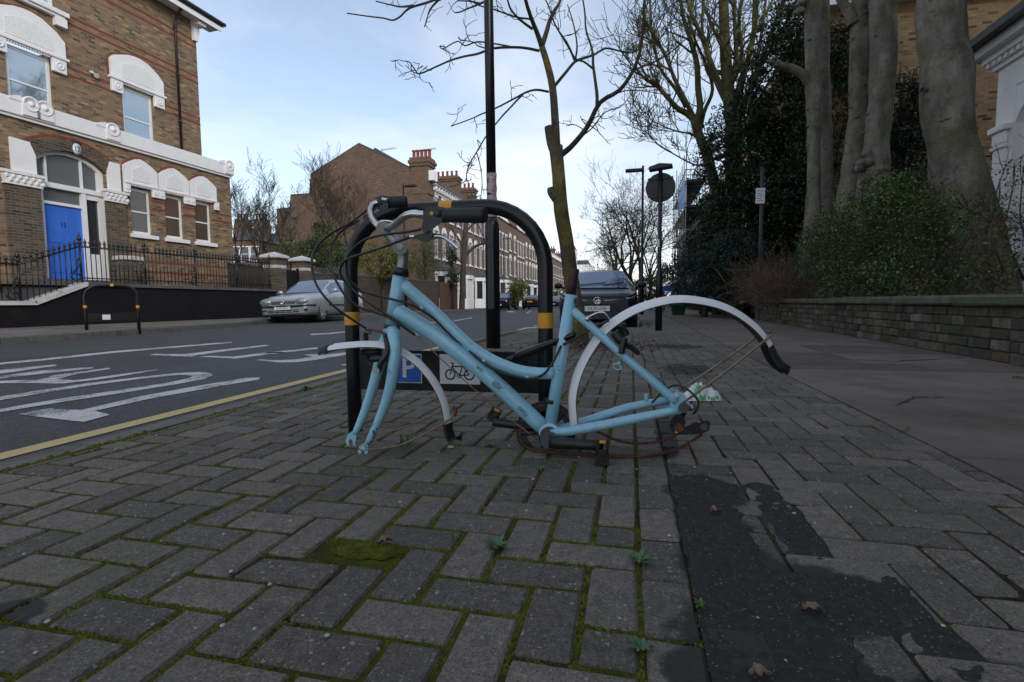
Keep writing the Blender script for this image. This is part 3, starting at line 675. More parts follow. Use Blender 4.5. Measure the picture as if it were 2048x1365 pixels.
# twist shifters and levers
sh = MB(); sh.tube([bp(864, 430, 0.22), bp(870, 430, 0.222), bp(888, 431, 0.23)], [S(11), S(14.5), S(12)], 16)
A = [(846, 423), (862, 411), (876, 412), (886, 418), (884, 446), (874, 452), (862, 462), (848, 465), (842, 458), (846, 445)]
sh.prism([bp(*q, 0.248) for q in A], [bp(*q, 0.19) for q in A]); s_ = bpart(sh, 'shifter', M['black_plastic'])
btube('gear_window', [(863, 427, 0.25), (863, 427, 0.246)], S(3.2), pm('yellow_mark', (0.6, 0.5, 0.05), 0.1), 8, smooth=False, parent=s_)
mb = MB(); A = [(830, 471), (846, 467), (862, 460), (866, 470), (856, 484), (842, 483), (830, 477)]; mb.prism([bp(*q, 0.24) for q in A], [bp(*q, 0.205) for q in A]); bpart(mb, 'lever_mount', M['black_plastic'])
btube('brake_lever', [(852, 483, 0.22), (862, 474, 0.222), (884, 474, 0.23), (898, 482, 0.24), (911, 493, 0.245), (916, 498, 0.245)], [S(4), S(5.5), S(3.4), S(3.2), S(3), S(3.4)], M['alloy'], 10)
btube('cable_adjuster', [(819, 474, 0.22), (832, 474, 0.22)], S(3.6), M['alloy'], 8, smooth=False)
mb = MB(); mb.tube([bp(754, 407, -0.122), bp(762, 406, -0.128), bp(777, 405, -0.135)], [S(12), S(15), S(12.5)], 16); A = [(757, 398), (768, 392), (776, 398), (776, 420), (760, 422)]; mb.prism([bp(*q, -0.105) for q in A], [bp(*q, -0.15) for q in A]); s2 = bpart(mb, 'shifter', M['black_plastic'])
mb = MB(); A = [(725, 432), (742, 424), (752, 428), (748, 438), (736, 443), (726, 440)]; mb.prism([bp(*q, -0.10) for q in A], [bp(*q, -0.135) for q in A]); bpart(mb, 'lever_mount', M['black_plastic'])
btube('brake_lever', [(744, 436, -0.12), (754, 446, -0.125), (770, 442, -0.13), (790, 446, -0.14)], [S(5), S(4), S(3), S(3)], M['alloy'], 8)
btube('shifter_badge', [(764, 398, -0.104), (777, 402, -0.104)], S(4), M['alloy'], 8, smooth=False)
# cables (zoom coordinates of the handlebar close-up)
def zc(x, y, off): return (620+x/4.096, 370+y/4.096, off)
def cable(pts, mat='black_plastic', r=2.3): return btube('cable', [zc(*p) for p in pts], S(r), M[mat], 7, 5)
cable([(480, 195, -0.12), (330, 310, -0.12), (170, 400, -0.08), (60, 500, -0.04), (15, 620, 0.02), (30, 760, 0.05), (90, 880, 0.06), (200, 1000, 0.05), (310, 1080, 0.03), (460, 1178, 0.0)])
cable([(400, 290, -0.13), (270, 370, -0.12), (190, 470, -0.07), (165, 590, -0.03), (175, 700, 0.02), (220, 800, 0.05), (300, 920, 0.06), (420, 1010, 0.05), (640, 1085, 0.05), (860, 1232, 0.03)])
cable([(905, 365, 0.21), (800, 385, 0.2), (600, 410, 0.17), (450, 450, 0.13), (350, 530, 0.1), (300, 620, 0.08), (310, 750, 0.07), (370, 830, 0.06), (450, 880, 0.05), (650, 932, 0.05), (810, 975, 0.045), (925, 1035, 0.03), (1030, 1110, 0.018), (1150, 1230, 0.015), (1290, 1340, 0.012)])
cable([(810, 432, 0.22), (600, 510, 0.19), (400, 575, 0.14), (290, 620, 0.1), (250, 685, 0.08), (270, 770, 0.07), (370, 880, 0.06), (500, 980, 0.055), (700, 1110, 0.045), (860, 1232, 0.03)])
btube('cable', [(935, 697, 0.012), (962, 722, 0.022), (1000, 745, 0.03), (1054, 758, 0.025), (1085, 750, 0.03), (1106, 725, 0.035), (1122, 692, 0.02)], S(2.3), M['black_plastic'], 7, 5)
btube('cable', [(835, 672, 0.03), (900, 735, 0.034), (980, 806, 0.034), (1075, 880, 0.036)], S(1.0), M['rod'], 6)
btube('cable', [(1304, 806, 0.0), (1330, 780, 0.02), (1352, 771, 0.05), (1376, 780, 0.08), (1396, 802, 0.09), (1394, 820, 0.085), (1386, 828, 0.075)], S(2.0), M['black_plastic'], 7, 5)
# fork
btube('fork_blade', [(784, 660, 0.015), (790, 684, 0.045), (789, 722, 0.06), (780, 778, 0.06), (762, 830, 0.056), (736, 887, 0.05)], [S(12), S(12), S(11.5), S(10.5), S(8.5), S(6)], M['blue_rusty'], 12)
btube('fork_blade', [(780, 662, -0.015), (768, 690, -0.045), (757, 735, -0.055), (745, 778, -0.055), (727, 830, -0.052), (710, 868, -0.05)], [S(12), S(12), S(11), S(10), S(8.5), S(6)], M['blue'], 12)
btube('fork_crown', [(784, 656), (782, 672)], S(13), M['blue'], 14, smooth=False)
for (cx_, cy_), oo in (((726, 902), 0.05), ((702, 880), -0.05)):
    out = [(-8, 12), (-11, 2), (-7, -10), (2, -17), (10, -14), (11, -5), (8, 7), (10, 14), (4, 12), (3, 2), (-2, -3), (-4, 2), (-3, 13)]
    mb = MB(); mb.prism([bp(cx_+a, cy_+b, oo+0.003) for a, b in out], [bp(cx_+a, cy_+b, oo-0.003) for a, b in out]); bpart(mb, 'front_dropout', M['blue_rusty'])
# front brake
def z7(x, y, off): return (620+x/4.096, 620+y/4.096, off)
btube('front_brake_arm', [z7(620, 210, 0.03), z7(635, 290, 0.06), z7(630, 360, 0.075), z7(580, 440, 0.075), z7(560, 500, 0.07)], S(5.5), M['black_plastic'], 8)
btube('front_brake_arm', [z7(455, 180, -0.05), z7(460, 250, -0.06), z7(470, 350, -0.07), z7(480, 430, -0.075), z7(535, 480, -0.07)], S(5), M['black_plastic'], 8)
btube('brake_shoe', [z7(430, 345, -0.03), z7(590, 345, -0.03)], S(7), M['black_plastic'], 8, smooth=False)
btube('brake_shoe', [z7(500, 405, 0.03), z7(640, 395, 0.03)], S(6), M['black_plastic'], 8, smooth=False)
btube('brake_pivot', [z7(540, 495, 0.085), z7(540, 495, 0.06)], S(6.5), M['alloy_dull'], 8, smooth=False)
btube('brake_noodle', [z7(455, 165, -0.03), z7(520, 165, 0.0), z7(590, 185, 0.03), z7(620, 220, 0.045)], S(2.6), M['rust'], 7)
btube('brake_anchor', [z7(455, 160, -0.04), z7(495, 185, -0.03)], S(5), M['alloy_dull'], 6, smooth=False)
# mudguards
def guard(name, pts, halfw, arch, flap, label):
    P, _ = smooth_path([bp(*p) for p in pts], 5, [0]*len(pts)); n = len(P)
    ctr = sum(P, V())/n; rows = []; rin = []
    for i, p in enumerate(P):
        tt = (P[min(i+1, n-1)]-P[max(i-1, 0)]).normalized(); nn = BN.cross(tt).normalized()
        if nn.dot(p-ctr) < 0: nn = -nn
        k = halfw*(0.55+0.45*min(1, i/2.5)) if i < 3 else halfw
        row = []; ri = []
        for a in (-1, -0.8, -0.4, 0, 0.4, 0.8, 1):
            q = p + BN*(k*a) - nn*(arch*a*a); row.append(q); ri.append(q-nn*0.0028)
        rows.append(row); rin.append(ri)
    mb = MB(); mb.grid(rows); g = bpart(mb, name, M['guard'])
    mb = MB(); mb.grid(rin); mb.strip([r_[0] for r_ in rows], [r_[0] for r_ in rin]); mb.strip([r_[-1] for r_ in rows], [r_[-1] for r_ in rin]); bpart(mb, 'underside', M['guard_in'], g)
    for fl in flap:
        FP = smooth_path([bp(*p) for p in fl], 3); mb = MB(); ro = []; ri = []
        for i, p in enumerate(FP):
            tt = (FP[min(i+1, len(FP)-1)]-FP[max(i-1, 0)]).normalized(); nn = BN.cross(tt).normalized()
            if nn.dot(p-ctr) < 0: nn = -nn
            k = halfw*(1.06 if i < len(FP)-3 else 0.7)
            ro.append([p+BN*(k*a)-nn*(arch*a*a-0.003) for a in (-1, -.5, 0, .5, 1)]); ri.append([p+BN*(k*a)-nn*(arch*a*a+0.006) for a in (-1, -.5, 0, .5, 1)])
        mb.grid(ro); mb.grid(ri); mb.strip([q[0] for q in ro], [q[0] for q in ri]); mb.strip([q[-1] for q in ro], [q[-1] for q in ri]); mb.strip(ro[-1], ri[-1]); mb.strip(ro[0], ri[0])
        bpart(mb, 'mud_flap', M['black_plastic'], g)
    tag(g, label); return g
fg = guard('mudguard', [(652, 690), (690, 685), (730, 682), (768, 684), (800, 694), (836, 716), (864, 745), (884, 776), (897, 808), (903, 842), (905, 862)], 0.026, 0.020, [[(638, 697), (652, 691), (668, 688)], [(903, 845), (906, 865), (913, 877), (923, 881)]], 'white front mudguard with black tips')
rg_ = guard('mudguard', [(1140, 853), (1136, 800), (1145, 752), (1166, 705), (1198, 660), (1234, 630), (1282, 606), (1347, 591), (1411, 596), (1463, 613), (1508, 643), (1538, 676), (1553, 706)], 0.029, 0.025, [[(1545, 688), (1556, 712), (1568, 726), (1580, 734)]], 'tall white rear mudguard with black flap')
btube('mudguard_stay', [(1541, 668, 0.03), (1536, 676, 0.034), (1450, 745, 0.05), (1366, 806, 0.072)], S(2.1), M['rod'], 7)
btube('mudguard_stay', [(1517, 672, -0.03), (1450, 720, -0.05), (1360, 780, -0.07)], S(2.0), M['rod'], 7)
btube('stay_loop', [(1541, 667, 0.032), (1536, 664, 0.0), (1530, 662, -0.03)], S(2.8), M['black_plastic'], 6)
btube('mudguard_stay', [(907, 822, 0.03), (900, 838, 0.034), (850, 868, 0.045), (795, 892, 0.05), (733, 900, 0.052)], S(1.7), M['rod'], 6)
btube('mudguard_stay', [(893, 818, -0.03), (850, 838, -0.045), (780, 864, -0.05), (712, 875, -0.052)], S(1.6), M['rod'], 6)
btube('stay_loop', [(905, 815, 0.03), (911, 822, 0.032), (909, 832, 0.03)], S(3.2), M['rust'], 6)
# rear brake hanging loose
btube('rear_brake_arm', [(1228, 665, 0.05), (1243, 683, 0.06), (1262, 695, 0.06), (1278, 708, 0.06)], [S(9), S(8), S(5), S(4)], M['black_plastic'], 8)
btube('brake_shoe', [(1250, 676, 0.075), (1246, 690, 0.075), (1243, 708, 0.075)], S(5.5), M['black_plastic'], 8)
mb = MB(); mb.tube([bp(*q, 0.06) for q in ((1278, 706), (1285, 704), (1296, 718), (1292, 724))], S(1.3), 6, closed=True); bpart(mb, 'brake_link', M['alloy_dull'])
btube('rear_brake_arm', [(1222, 655, -0.04), (1244, 660, -0.05), (1252, 672, -0.05)], S(8), M['black_plastic'], 8)
btube('brake_pivot', [(1262, 684, 0.08), (1255, 684, 0.06)], S(5), M['alloy_dull'], 8, smooth=False)
btube('cable_arch', [(1168, 640, 0.02), (1190, 628, 0.02), (1208, 626, 0.02), (1220, 640, 0.02)], S(2), M['alloy'], 6)
btube('stay_fitting', [(1171, 636, 0.035), (1179, 641, 0.035)], S(5), M['alloy'], 8, smooth=False)
# cranks, pedals, chainring, chain
ct = bp(1099, 868, 0.05)
def ringpts(px, py, rpx, off, n=40, a0=0): return [bp(px+rpx*math.cos(a0+2*math.pi*i/n), py+rpx*math.sin(a0+2*math.pi*i/n), off) for i in range(n)]
mb = MB()
for (ro, ri, o0, o1) in ((52, 40, -0.046, -0.041), (60, 53, -0.056, -0.053)):
    A, B, C_, D = ringpts(1092, 862, ro, o0), ringpts(1092, 862, ri, o0), ringpts(1092, 862, ri, o1), ringpts(1092, 862, ro, o1)
    n = 40
    mb.add(A+B+C_+D, [(i, (i+1) % n, n+(i+1) % n, n+i) for i in range(n)]+[(2*n+i, 2*n+(i+1) % n, 3*n+(i+1) % n, 3*n+i) for i in range(n)]+[(i, (i+1) % n, 3*n+(i+1) % n, 3*n+i) for i in range(n)]+[(n+i, n+(i+1) % n, 2*n+(i+1) % n, 2*n+i) for i in range(n)])
for k in range(5):
    a = 0.5+k*1.2566; mb.tube([bp(1092, 862, -0.046), bp(1092+50*math.cos(a), 862+50*math.sin(a), -0.046)], S(4.5), 6)
bpart(mb, 'chainring', M['black_plastic'])
btube('bottom_bracket_cup', [(1098, 872, 0.04), (1098, 872, 0.034)], S(17), M['black_plastic'], 14, smooth=False)
btube('crank_boss', [(1098, 881, 0.086), (1098, 881, 0.055)], S(16), M['black_plastic'], 16, smooth=False)
btube('crank_arm', [(1097, 884, 0.075), (1110, 885, 0.075), (1160, 889, 0.08), (1206, 893, 0.082)], [S(15), S(13), S(9.5), S(9)], M['black_plastic'], 12)
btube('crank_arm', [(1088, 856, -0.06), (1040, 851, -0.065), (986, 844, -0.07)], [S(10), S(9), S(9)], M['black_plastic'], 10)
def pedal(cx_, cy_, ww, hh, o0, o1, rot):
    mb = MB()
    def q(a, b, o): c_, s__ = math.cos(rot), math.sin(rot); return bp(cx_+a*c_-b*s__, cy_+a*s__+b*c_, o)
    def bar(a0, a1, b0, b1, p0, p1):
        A = [q(a0, b0, p0), q(a1, b0, p0), q(a1, b1, p0), q(a0, b1, p0)]; B = [q(a0, b0, p1), q(a1, b0, p1), q(a1, b1, p1), q(a0, b1, p1)]; mb.prism(A, B)
    bar(-ww, ww, -hh, -hh+9, o0, o1); bar(-ww, ww, hh-9, hh, o0, o1); bar(-ww*0.8, ww*0.8, -5, 5, o0-0.005, o1)
    for f_ in (0.0, 0.9): oo = o0+(o1-o0)*f_; bar(-ww, -ww+6, -hh, hh, oo, oo+0.008); bar(ww-6, ww, -hh, hh, oo, oo+0.008); bar(-ww, ww, -7, 7, oo, oo+0.008)
    p = bpart(mb, 'pedal', M['black_plastic'])
    mb = MB(); A = [q(-ww*0.6, -hh-1, o0+(o1-o0)*0.2), q(ww*0.6, -hh-1, o0+(o1-o0)*0.2), q(ww*0.6, -hh-1, o0+(o1-o0)*0.75), q(-ww*0.6, -hh-1, o0+(o1-o0)*0.75)]
    mb.add(A, [(0, 1, 2, 3)])
    mb.prism([q(-ww*0.5, -hh+1, o1+0.009), q(ww*0.5, -hh+1, o1+0.009), q(ww*0.5, -hh+7, o1+0.009), q(-ww*0.5, -hh+7, o1+0.009)], [q(-ww*0.5, -hh+1, o1), q(ww*0.5, -hh+1, o1), q(ww*0.5, -hh+7, o1), q(-ww*0.5, -hh+7, o1)])
    bpart(mb, 'reflector', M['orange'], p)
pedal(1204, 906, 13, 26, 0.09, 0.165, 0.06); pedal(989, 830, 11, 15, -0.16, -0.085, 0.5)
def chain(pts, name='chain'):
    P = [bp(p[0], p[1], -p[2]) for p in pts]; P = smooth_path([q if q.z > 0.006 else gz(p[0], p[1], 0.006) for p, q in zip(pts, P)], 8); L = [0]
    for a, b in zip(P, P[1:]): L.append(L[-1]+(b-a).length)
    mb = MB(); s_ = 0; i = 0; k = 0
    while s_ < L[-1]-0.013:
        def at(d):
            j = 0
            while j < len(L)-2 and L[j+1] < d: j += 1
            return P[j].lerp(P[j+1], (d-L[j])/max(1e-6, L[j+1]-L[j]))
        a, b = at(s_), at(s_+0.0125); w_ = 0.0042 if k % 2 else 0.0028
        for sd in (-1, 1): mb.tube([a+BN*w_*sd, b+BN*w_*sd], 0.0042, 6, flat=0.3, up=(0, 0, 1))
        mb.tube([a+BN*0.005, a-BN*0.005], 0.0038, 6); s_ += 0.0125; k += 1
    return bpart(mb, name, M['rust'])
chain([(1392, 846, 0.06), (1372, 857, 0.06), (1356, 868, 0.055), (1314, 884, 0.045), (1269, 887, 0.045), (1234, 881, 0.045), (1205, 868, 0.045), (1170, 850, 0.045), (1147, 836, 0.045), (1125, 822, 0.045), (1100, 811, 0.045), (1075, 814, 0.045), (1052, 832, 0.045), (1041, 860, 0.045), (1043, 884, 0.045), (1066, 900, 0.05), (1110, 905, 0.06), (1153, 908, 0.06), (1250, 914, 0.06), (1314, 909, 0.06), (1363, 894, 0.06), (1406, 868, 0.06)])
mb = MB(); A = [(1342, 838), (1352, 828), (1366, 832), (1372, 842), (1368, 858), (1356, 868), (1344, 864), (1338, 852)]; mb.prism([bp(*q, -0.045) for q in A], [bp(*q, -0.095) for q in A])
A = [(1354, 858), (1400, 846), (1414, 840), (1421, 846), (1418, 862), (1404, 868), (1360, 870)]; mb.prism([bp(*q, -0.04) for q in A], [bp(*q, -0.07) for q in A]); mb.tube([bp(1370, 812, -0.06), bp(1362, 834, -0.06)], S(7), 8)
bpart(mb, 'derailleur', M['black_plastic'])
btube('jockey_wheel', [(1358, 856, -0.038), (1358, 856, -0.06)], S(9), M['rust'], 12, smooth=False)
btube('jockey_wheel', [(1408, 854, -0.036), (1408, 854, -0.07)], S(7), M['black_plastic'], 12, smooth=False)
btube('derailleur_bolt', [(1353, 864, -0.04), (1353, 864, -0.046)], S(3), M['alloy_dull'], 6, smooth=False)
# rod lying through the frame
rod = MB(); rod.tube([bp(1010, 723, -0.07), bp(1030, 715, -0.06)], S(5.2), 12); rod.tube([bp(1030, 715, -0.06), bp(1034, 713, -0.06), bp(1090, 692, -0.03), bp(1140, 674, 0.02), bp(1150, 668, 0.03)], [S(5.5), S(8), S(7.2), S(6.4), S(4)], 12)
ro_ = bpart(rod, 'lock_rod', M['black_steel']); tag(ro_, 'black tapering rod with a grey tip jammed between the frame tubes')
btube('cable', [(1126, 690, 0.03), (1160, 672, 0.03), (1190, 655, 0.03), (1218, 641, 0.03)], S(2.6), M['black_plastic'], 7)

# ================================================================== bike stands
M['sign_blue'] = pm('sign_blue', (0.012, 0.09, 0.42), 0.1, 20, 0.4, bump=0.1, bscale=300)
M['sign_white'] = pm('sign_white', (0.62, 0.63, 0.64), 0.06, 20, 0.45, dirt=(0.4, 0.4, 0.4), dirtamt=0.3, dscale=30)
M['sign_black'] = pm('sign_black', (0.012, 0.012, 0.012), 0.1, 20, 0.5)
SW, SH, SR, SRAD = 0.79, 0.885, 0.235, 0.0285
def make_stand(label):
    st = thing('bike_stand', label, 'bike stand')
    path = [(0, 0, -0.1), (0, 0, 0.25), (0, 0, SH-SR)]
    for k in range(1, 9): a = math.pi/2*k/9; path.append((SR-SR*math.cos(a), 0, SH-SR+SR*math.sin(a)))
    path += [(SR, 0, SH), (SW/2, 0, SH), (SW-SR, 0, SH)]
    for k in range(1, 9): a = math.pi/2*k/9; path.append((SW-SR+SR*math.sin(a), 0, SH-SR+SR*math.cos(a)))
    path += [(SW, 0, SH-SR), (SW, 0, 0.25), (SW, 0, -0.1)]
    mb = MB(); mb.tube(path, SRAD, 20, up=(0, 1, 0)); mb.build('hoop', M['black_steel'], st)
    for z0, z1, x in ((0.437, 0.489, 0), (0.425, 0.482, SW)):
        mb = MB(); mb.tube([(x, 0, z0), (x, 0, z1)], SRAD+0.0012, 20, cap=False); mb.build('reflective_band', M['orange'], st)
    mb = MB(); mb.tube([(SW/2-0.01, 0, SH), (SW/2+0.042, 0, SH)], SRAD+0.0012, 20, cap=False); mb.build('reflective_band', M['orange'], st)
    mb = MB(); mb.cbox(0.0, SW, -0.004, 0.004, 0.175, 0.335, 0.002); pan = mb.build('tapping_panel', M['black_steel'], st)
    return st, pan
st, pan = make_stand('near black hoop bike stand with parking plates and bicycle leaning on it')
SA, SB = gz(711, 862), gz(1086, 878); sd = (SB-SA); st.location = (SA.x, SA.y, 0); st.rotation_euler = (0, 0, math.atan2(sd.y, sd.x))
pl_ = MB(); pl_.cbox(0.185, 0.297, -0.0075, -0.0042, 0.205, 0.322, 0.001); p1_ = pl_.build('parking_plate', M['sign_white'], pan)
mb = MB(); mb.box(0.1885, 0.2935, -0.0085, -0.0078, 0.2085, 0.3185); pp_ = mb.build('blue_field', M['sign_blue'], pan)
def text_mesh(txt, size, mat, parent, loc, rot, name='lettering', bold=False, ext=0.0006, sx=1.0):
    cu = bpy.data.curves.new(name, 'FONT'); cu.body = txt; cu.size = size; cu.extrude = ext; cu.align_x = 'CENTER'; cu.align_y = 'CENTER'
    if bold: cu.offset = size*0.018
    cu.resolution_u = 4
    to = bpy.data.objects.new(name+'_tmp', cu); COL.objects.link(to); dg = bpy.context.evaluated_depsgraph_get(); dg.update()
    me = bpy.data.meshes.new_from_object(to.evaluated_get(dg)); bpy.data.objects.remove(to); bpy.data.curves.remove(cu)
    me.name = name; me.materials.clear(); me.materials.append(mat)
    for v_ in me.vertices: v_.co.x *= sx
    o = bpy.data.objects.new(name, me); COL.objects.link(o); o.parent = parent; o.location = loc; o.rotation_euler = rot; return o
text_mesh('P', 0.115, M['sign_white'], pan, (0.241, -0.0093, 0.2635), (R(90), 0, 0), bold=True)
mb = MB(); mb.cbox(0.372, 0.535, -0.0075, -0.0042, 0.205, 0.322, 0.001); mb.build('bicycle_plate', M['sign_white'], pan)
# pictogram of a bicycle
mb = MB(); yo = -0.0086
def circ(cx_, cz_, r_, n=28): return [(cx_+r_*math.cos(2*math.pi*i/n), yo, cz_+r_*math.sin(2*math.pi*i/n)) for i in range(n)]
for cx_ in (0.415, 0.492): mb.tube(circ(cx_, 0.243, 0.019), 0.0028, 6, closed=True)
mb.tube(circ(0.4515, 0.238, 0.007, 14), 0.002, 6, closed=True)
for a, b in (((0.415, 0.243), (0.427, 0.287)), ((0.423, 0.275), (0.468, 0.275)), ((0.423, 0.272), (0.4515, 0.239)), ((0.468, 0.281), (0.4515, 0.239)), ((0.468, 0.275), (0.492, 0.243)), ((0.4515, 0.239), (0.492, 0.243)), ((0.418, 0.288), (0.43, 0.287)), ((0.46, 0.283), (0.477, 0.283))):
    mb.tube([(a[0], yo, a[1]), (b[0], yo, b[1])], 0.0022, 6)
mb.v = [(x, yo+(y-yo)*0.2, z) for x, y, z in mb.v]; mb.build('bicycle_symbol', M['sign_black'], pan)
st2, pan2 = make_stand('black hoop bike stand across the road before the dark wall')
p0 = V((-11.05, 8.38, 0.03)); st2.location = p0; st2.rotation_euler = (0, 0, math.atan2(0.778, 0.628)); st2.scale = (1.12, 1.12, 1.06)
mb = MB(); mb.cbox(0.24, 0.36, -0.007, -0.0042, 0.20, 0.30, 0.001); mb.build('sticker', M['sign_white'], pan2)

# ================================================================== litter and weeds
M['bag'] = pm('thin_white_plastic', (0.62, 0.63, 0.64), 0.1, 40, 0.35, bump=0.4, bscale=60)
M['bag_green'] = pm('green_print', (0.09, 0.42, 0.14), 0.2, 60, 0.4)
def bag():
    c0 = gz(1403, 800); ob = thing('plastic_bag', 'crumpled white plastic bag with green print lying on the paving', 'bag', (c0.x, c0.y, 0))
    nx, ny = 34, 22; k = 1/ppm(c0); rows = []
    def h(u, v):
        # outline: tall lobe towards the left, low tail to the right
        e = max(0, 1-((u+0.22)/0.52)**2-(v/0.9)**2)*0.95 + max(0, 1-((u-0.45)/0.6)**2-(v/0.9)**2)*0.5 + max(0, 1-((u+0.75)/0.33)**2-(v/0.8)**2)*0.35
        e = math.sqrt(e)*0.75+e*0.25
        return e*(1+0.35*mnoise.fractal(V((u*4, v*4, 2)), 1, 2, 3))
    for j in range(ny):
        row = []
        for i in range(nx):
            u, v = -1.05+2.1*i/(nx-1), -1+2*j/(ny-1); uu = u*37*k; vv = v*0.055
            row.append(V((uu*math.cos(PSI)-vv*math.sin(PSI)+0.004*mnoise.noise(V((u*6, v*6, 0))), uu*math.sin(PSI)+vv*math.cos(PSI), max(0.002, h(u, v)*33*k*0.95+0.003*mnoise.noise(V((u*9, v*9, 5))) if h(u, v) > 0.02 else 0.002))))
        rows.append(row)
    # keep only the part inside the outline
    mb = MB(); mb.grid(rows); keep = [(f, s_) for f, s_ in zip(mb.f, mb.sm) if max(mb.v[i][2] for i in f) > 0.006]; mb.f = [q[0] for q in keep]; mb.sm = [q[1] for q in keep]
    film = mb.build('film', M['bag'], ob)
    pr = MB(); pr.f = []; idx = {}
    for (f, s_) in keep:
        cc = sum((V(mb.v[i]) for i in f), V())/len(f); lx = (cc.x*math.cos(PSI)+cc.y*math.sin(PSI))/(37*k); hh = cc.z/(33*k)
        t1 = abs(lx+0.33-(hh-0.6)*0.35) < 0.16 and 0.42 < hh < 0.86; t2 = 0.10 < hh < 0.30 and -0.55 < lx < 0.75 and mnoise.noise(V((lx*14, hh*5, 0))) > -0.15
        if (t1 or t2) and cc.x*-math.sin(PSI)+cc.y*math.cos(PSI) < 0.02: pr.add([V(mb.v[i])+V((0.001, -0.002, 0.0015)) for i in f], [tuple(range(len(f)))], True)
    pr.build('green_print', M['bag_green'], ob)
bag()
M['weed'] = pm('weed_leaf', (0.05, 0.115, 0.04), 0.35, 60, 0.6)
M['grass_blade'] = pm('grass_blade', (0.085, 0.13, 0.03), 0.35, 60, 0.6)
M['dead_leaf'] = pm('dead_leaf', (0.16, 0.11, 0.075), 0.35, 60, 0.75)
def leafblade(mb, p, d, up, L, W, droop=0.3, seg=4):
    d = V(d).normalized(); side = d.cross(V(up)).normalized(); A = []; B = []
    for i in range(seg+1):
        t_ = i/seg; c_ = V(p)+d*(L*t_)+V((0, 0, 1))*(L*(0.45*t_-droop*2*t_*t_)); w_ = W*math.sin(math.pi*min(0.97, 0.12+0.88*t_))*(1 if t_ < 1 else 0.1)
        A.append(c_+side*w_); B.append(c_-side*w_)
    mb.strip(A, B)
def weed(px, py, size, n, label, kind='rosette'):
    c0 = gz(px, py); o = thing('weed', label, 'weed', c0); mb = MB()
    for i in range(n):
        a = 2*math.pi*i/n+random.uniform(-0.3, 0.3); d = V((math.cos(a), math.sin(a), random.uniform(-0.1, 0.5)))
        if kind == 'rosette': leafblade(mb, (0, 0, 0.002), d, (0, 0, 1), size*random.uniform(0.6, 1.05), size*0.16, random.uniform(0.1, 0.26))
        else: leafblade(mb, (random.gauss(0, size*0.2), random.gauss(0, size*0.2), 0), V((d.x*0.6, d.y*0.6, 1.2)), (d.y, d.x, 0.2), size*random.uniform(0.5, 1.2), size*0.035, 0.1)
    mb.build('leaves', M['weed'] if kind == 'rosette' else M['grass_blade'], o); return o
weed(1277, 1124, 0.032, 14, 'leafy green weed in the joint beside the straight edging course'); weed(993, 1096, 0.034, 16, 'grey-green weed rosette in a mossy paving joint')
weed(980, 893, 0.034, 12, 'small weed tuft beside the chainring of the bicycle'); weed(810, 893, 0.05, 26, 'thin grass tuft under the front mudguard stay', 'grass')
weed(905, 1090, 0.028, 14, 'short grass tuft on moss beside a stub of twig', 'grass'); weed(1080, 940, 0.022, 9, 'tiny weed below the crank and pale stain'); weed(1283, 958, 0.022, 10, 'small grass tuft in the joint under the pedal', 'grass')
weed(612, 778, 0.06, 16, 'low weed at the back of the kerb by the yellow line'); weed(685, 855, 0.035, 10, 'small weed at the foot of the bike stand post'); weed(1283, 1298, 0.026, 9, 'small weed with a dead stalk by the edging course'); weed(1398, 1212, 0.016, 6, 'tiny pale weed beside the dark stain')
def dead_leaf(px, py, L, label, name='fallen_leaf', mat='dead_leaf', rot=None):
    c0 = gz(px, py, 0.004); mb = MB(); a = rot if rot is not None else random.uniform(0, 6.28); n = 9; W = L*0.34
    rows = []
    for i in range(n):
        t_ = i/(n-1); w_ = W*math.sin(math.pi*t_)*(1+0.35*math.sin(t_*19)); zc_ = 0.006*math.sin(3*t_)+0.002
        rows.append([V((L*(t_-0.5), w_*s_, zc_+abs(s_)*0.008*random.uniform(0.4, 1.2))) for s_ in (-1, -0.5, 0, 0.5, 1)])
    mb.grid(rows); mb.grid([[q-V((0, 0, 0.0012)) for q in r_] for r_ in rows]); o = mb.build(name, M[mat], None, (c0.x, c0.y, 0.001)); o.rotation_euler = (0, 0, a); tag(o, label, 'leaf'); return o
dead_leaf(1625, 1222, 0.034, 'curled brown leaf on the dark paving stain', rot=0.1); dead_leaf(1430, 1025, 0.028, 'flat brown leaf lying on the sooty blocks beside the edging course', rot=0.3); dead_leaf(1518, 1354, 0.03, 'pale brown leaf on the blackened paving', rot=0.1)
dead_leaf(770, 1085, 0.035, 'grey dead leaf lying in the mossy hollow', rot=0.8); dead_leaf(2035, 756, 0.07, 'green fallen leaf on the slab footway by the wall', mat='weed', rot=0.2); dead_leaf(1400, 1216, 0.018, 'small pale green leaf beside the edging course', mat='grass_blade', rot=1.9)
M['pebble'] = pm('pale_pebble', (0.36, 0.34, 0.31), 0.2, 60, 0.8)
M['twig'] = pm('dry_twig', (0.17, 0.12, 0.075), 0.3, 60, 0.8)
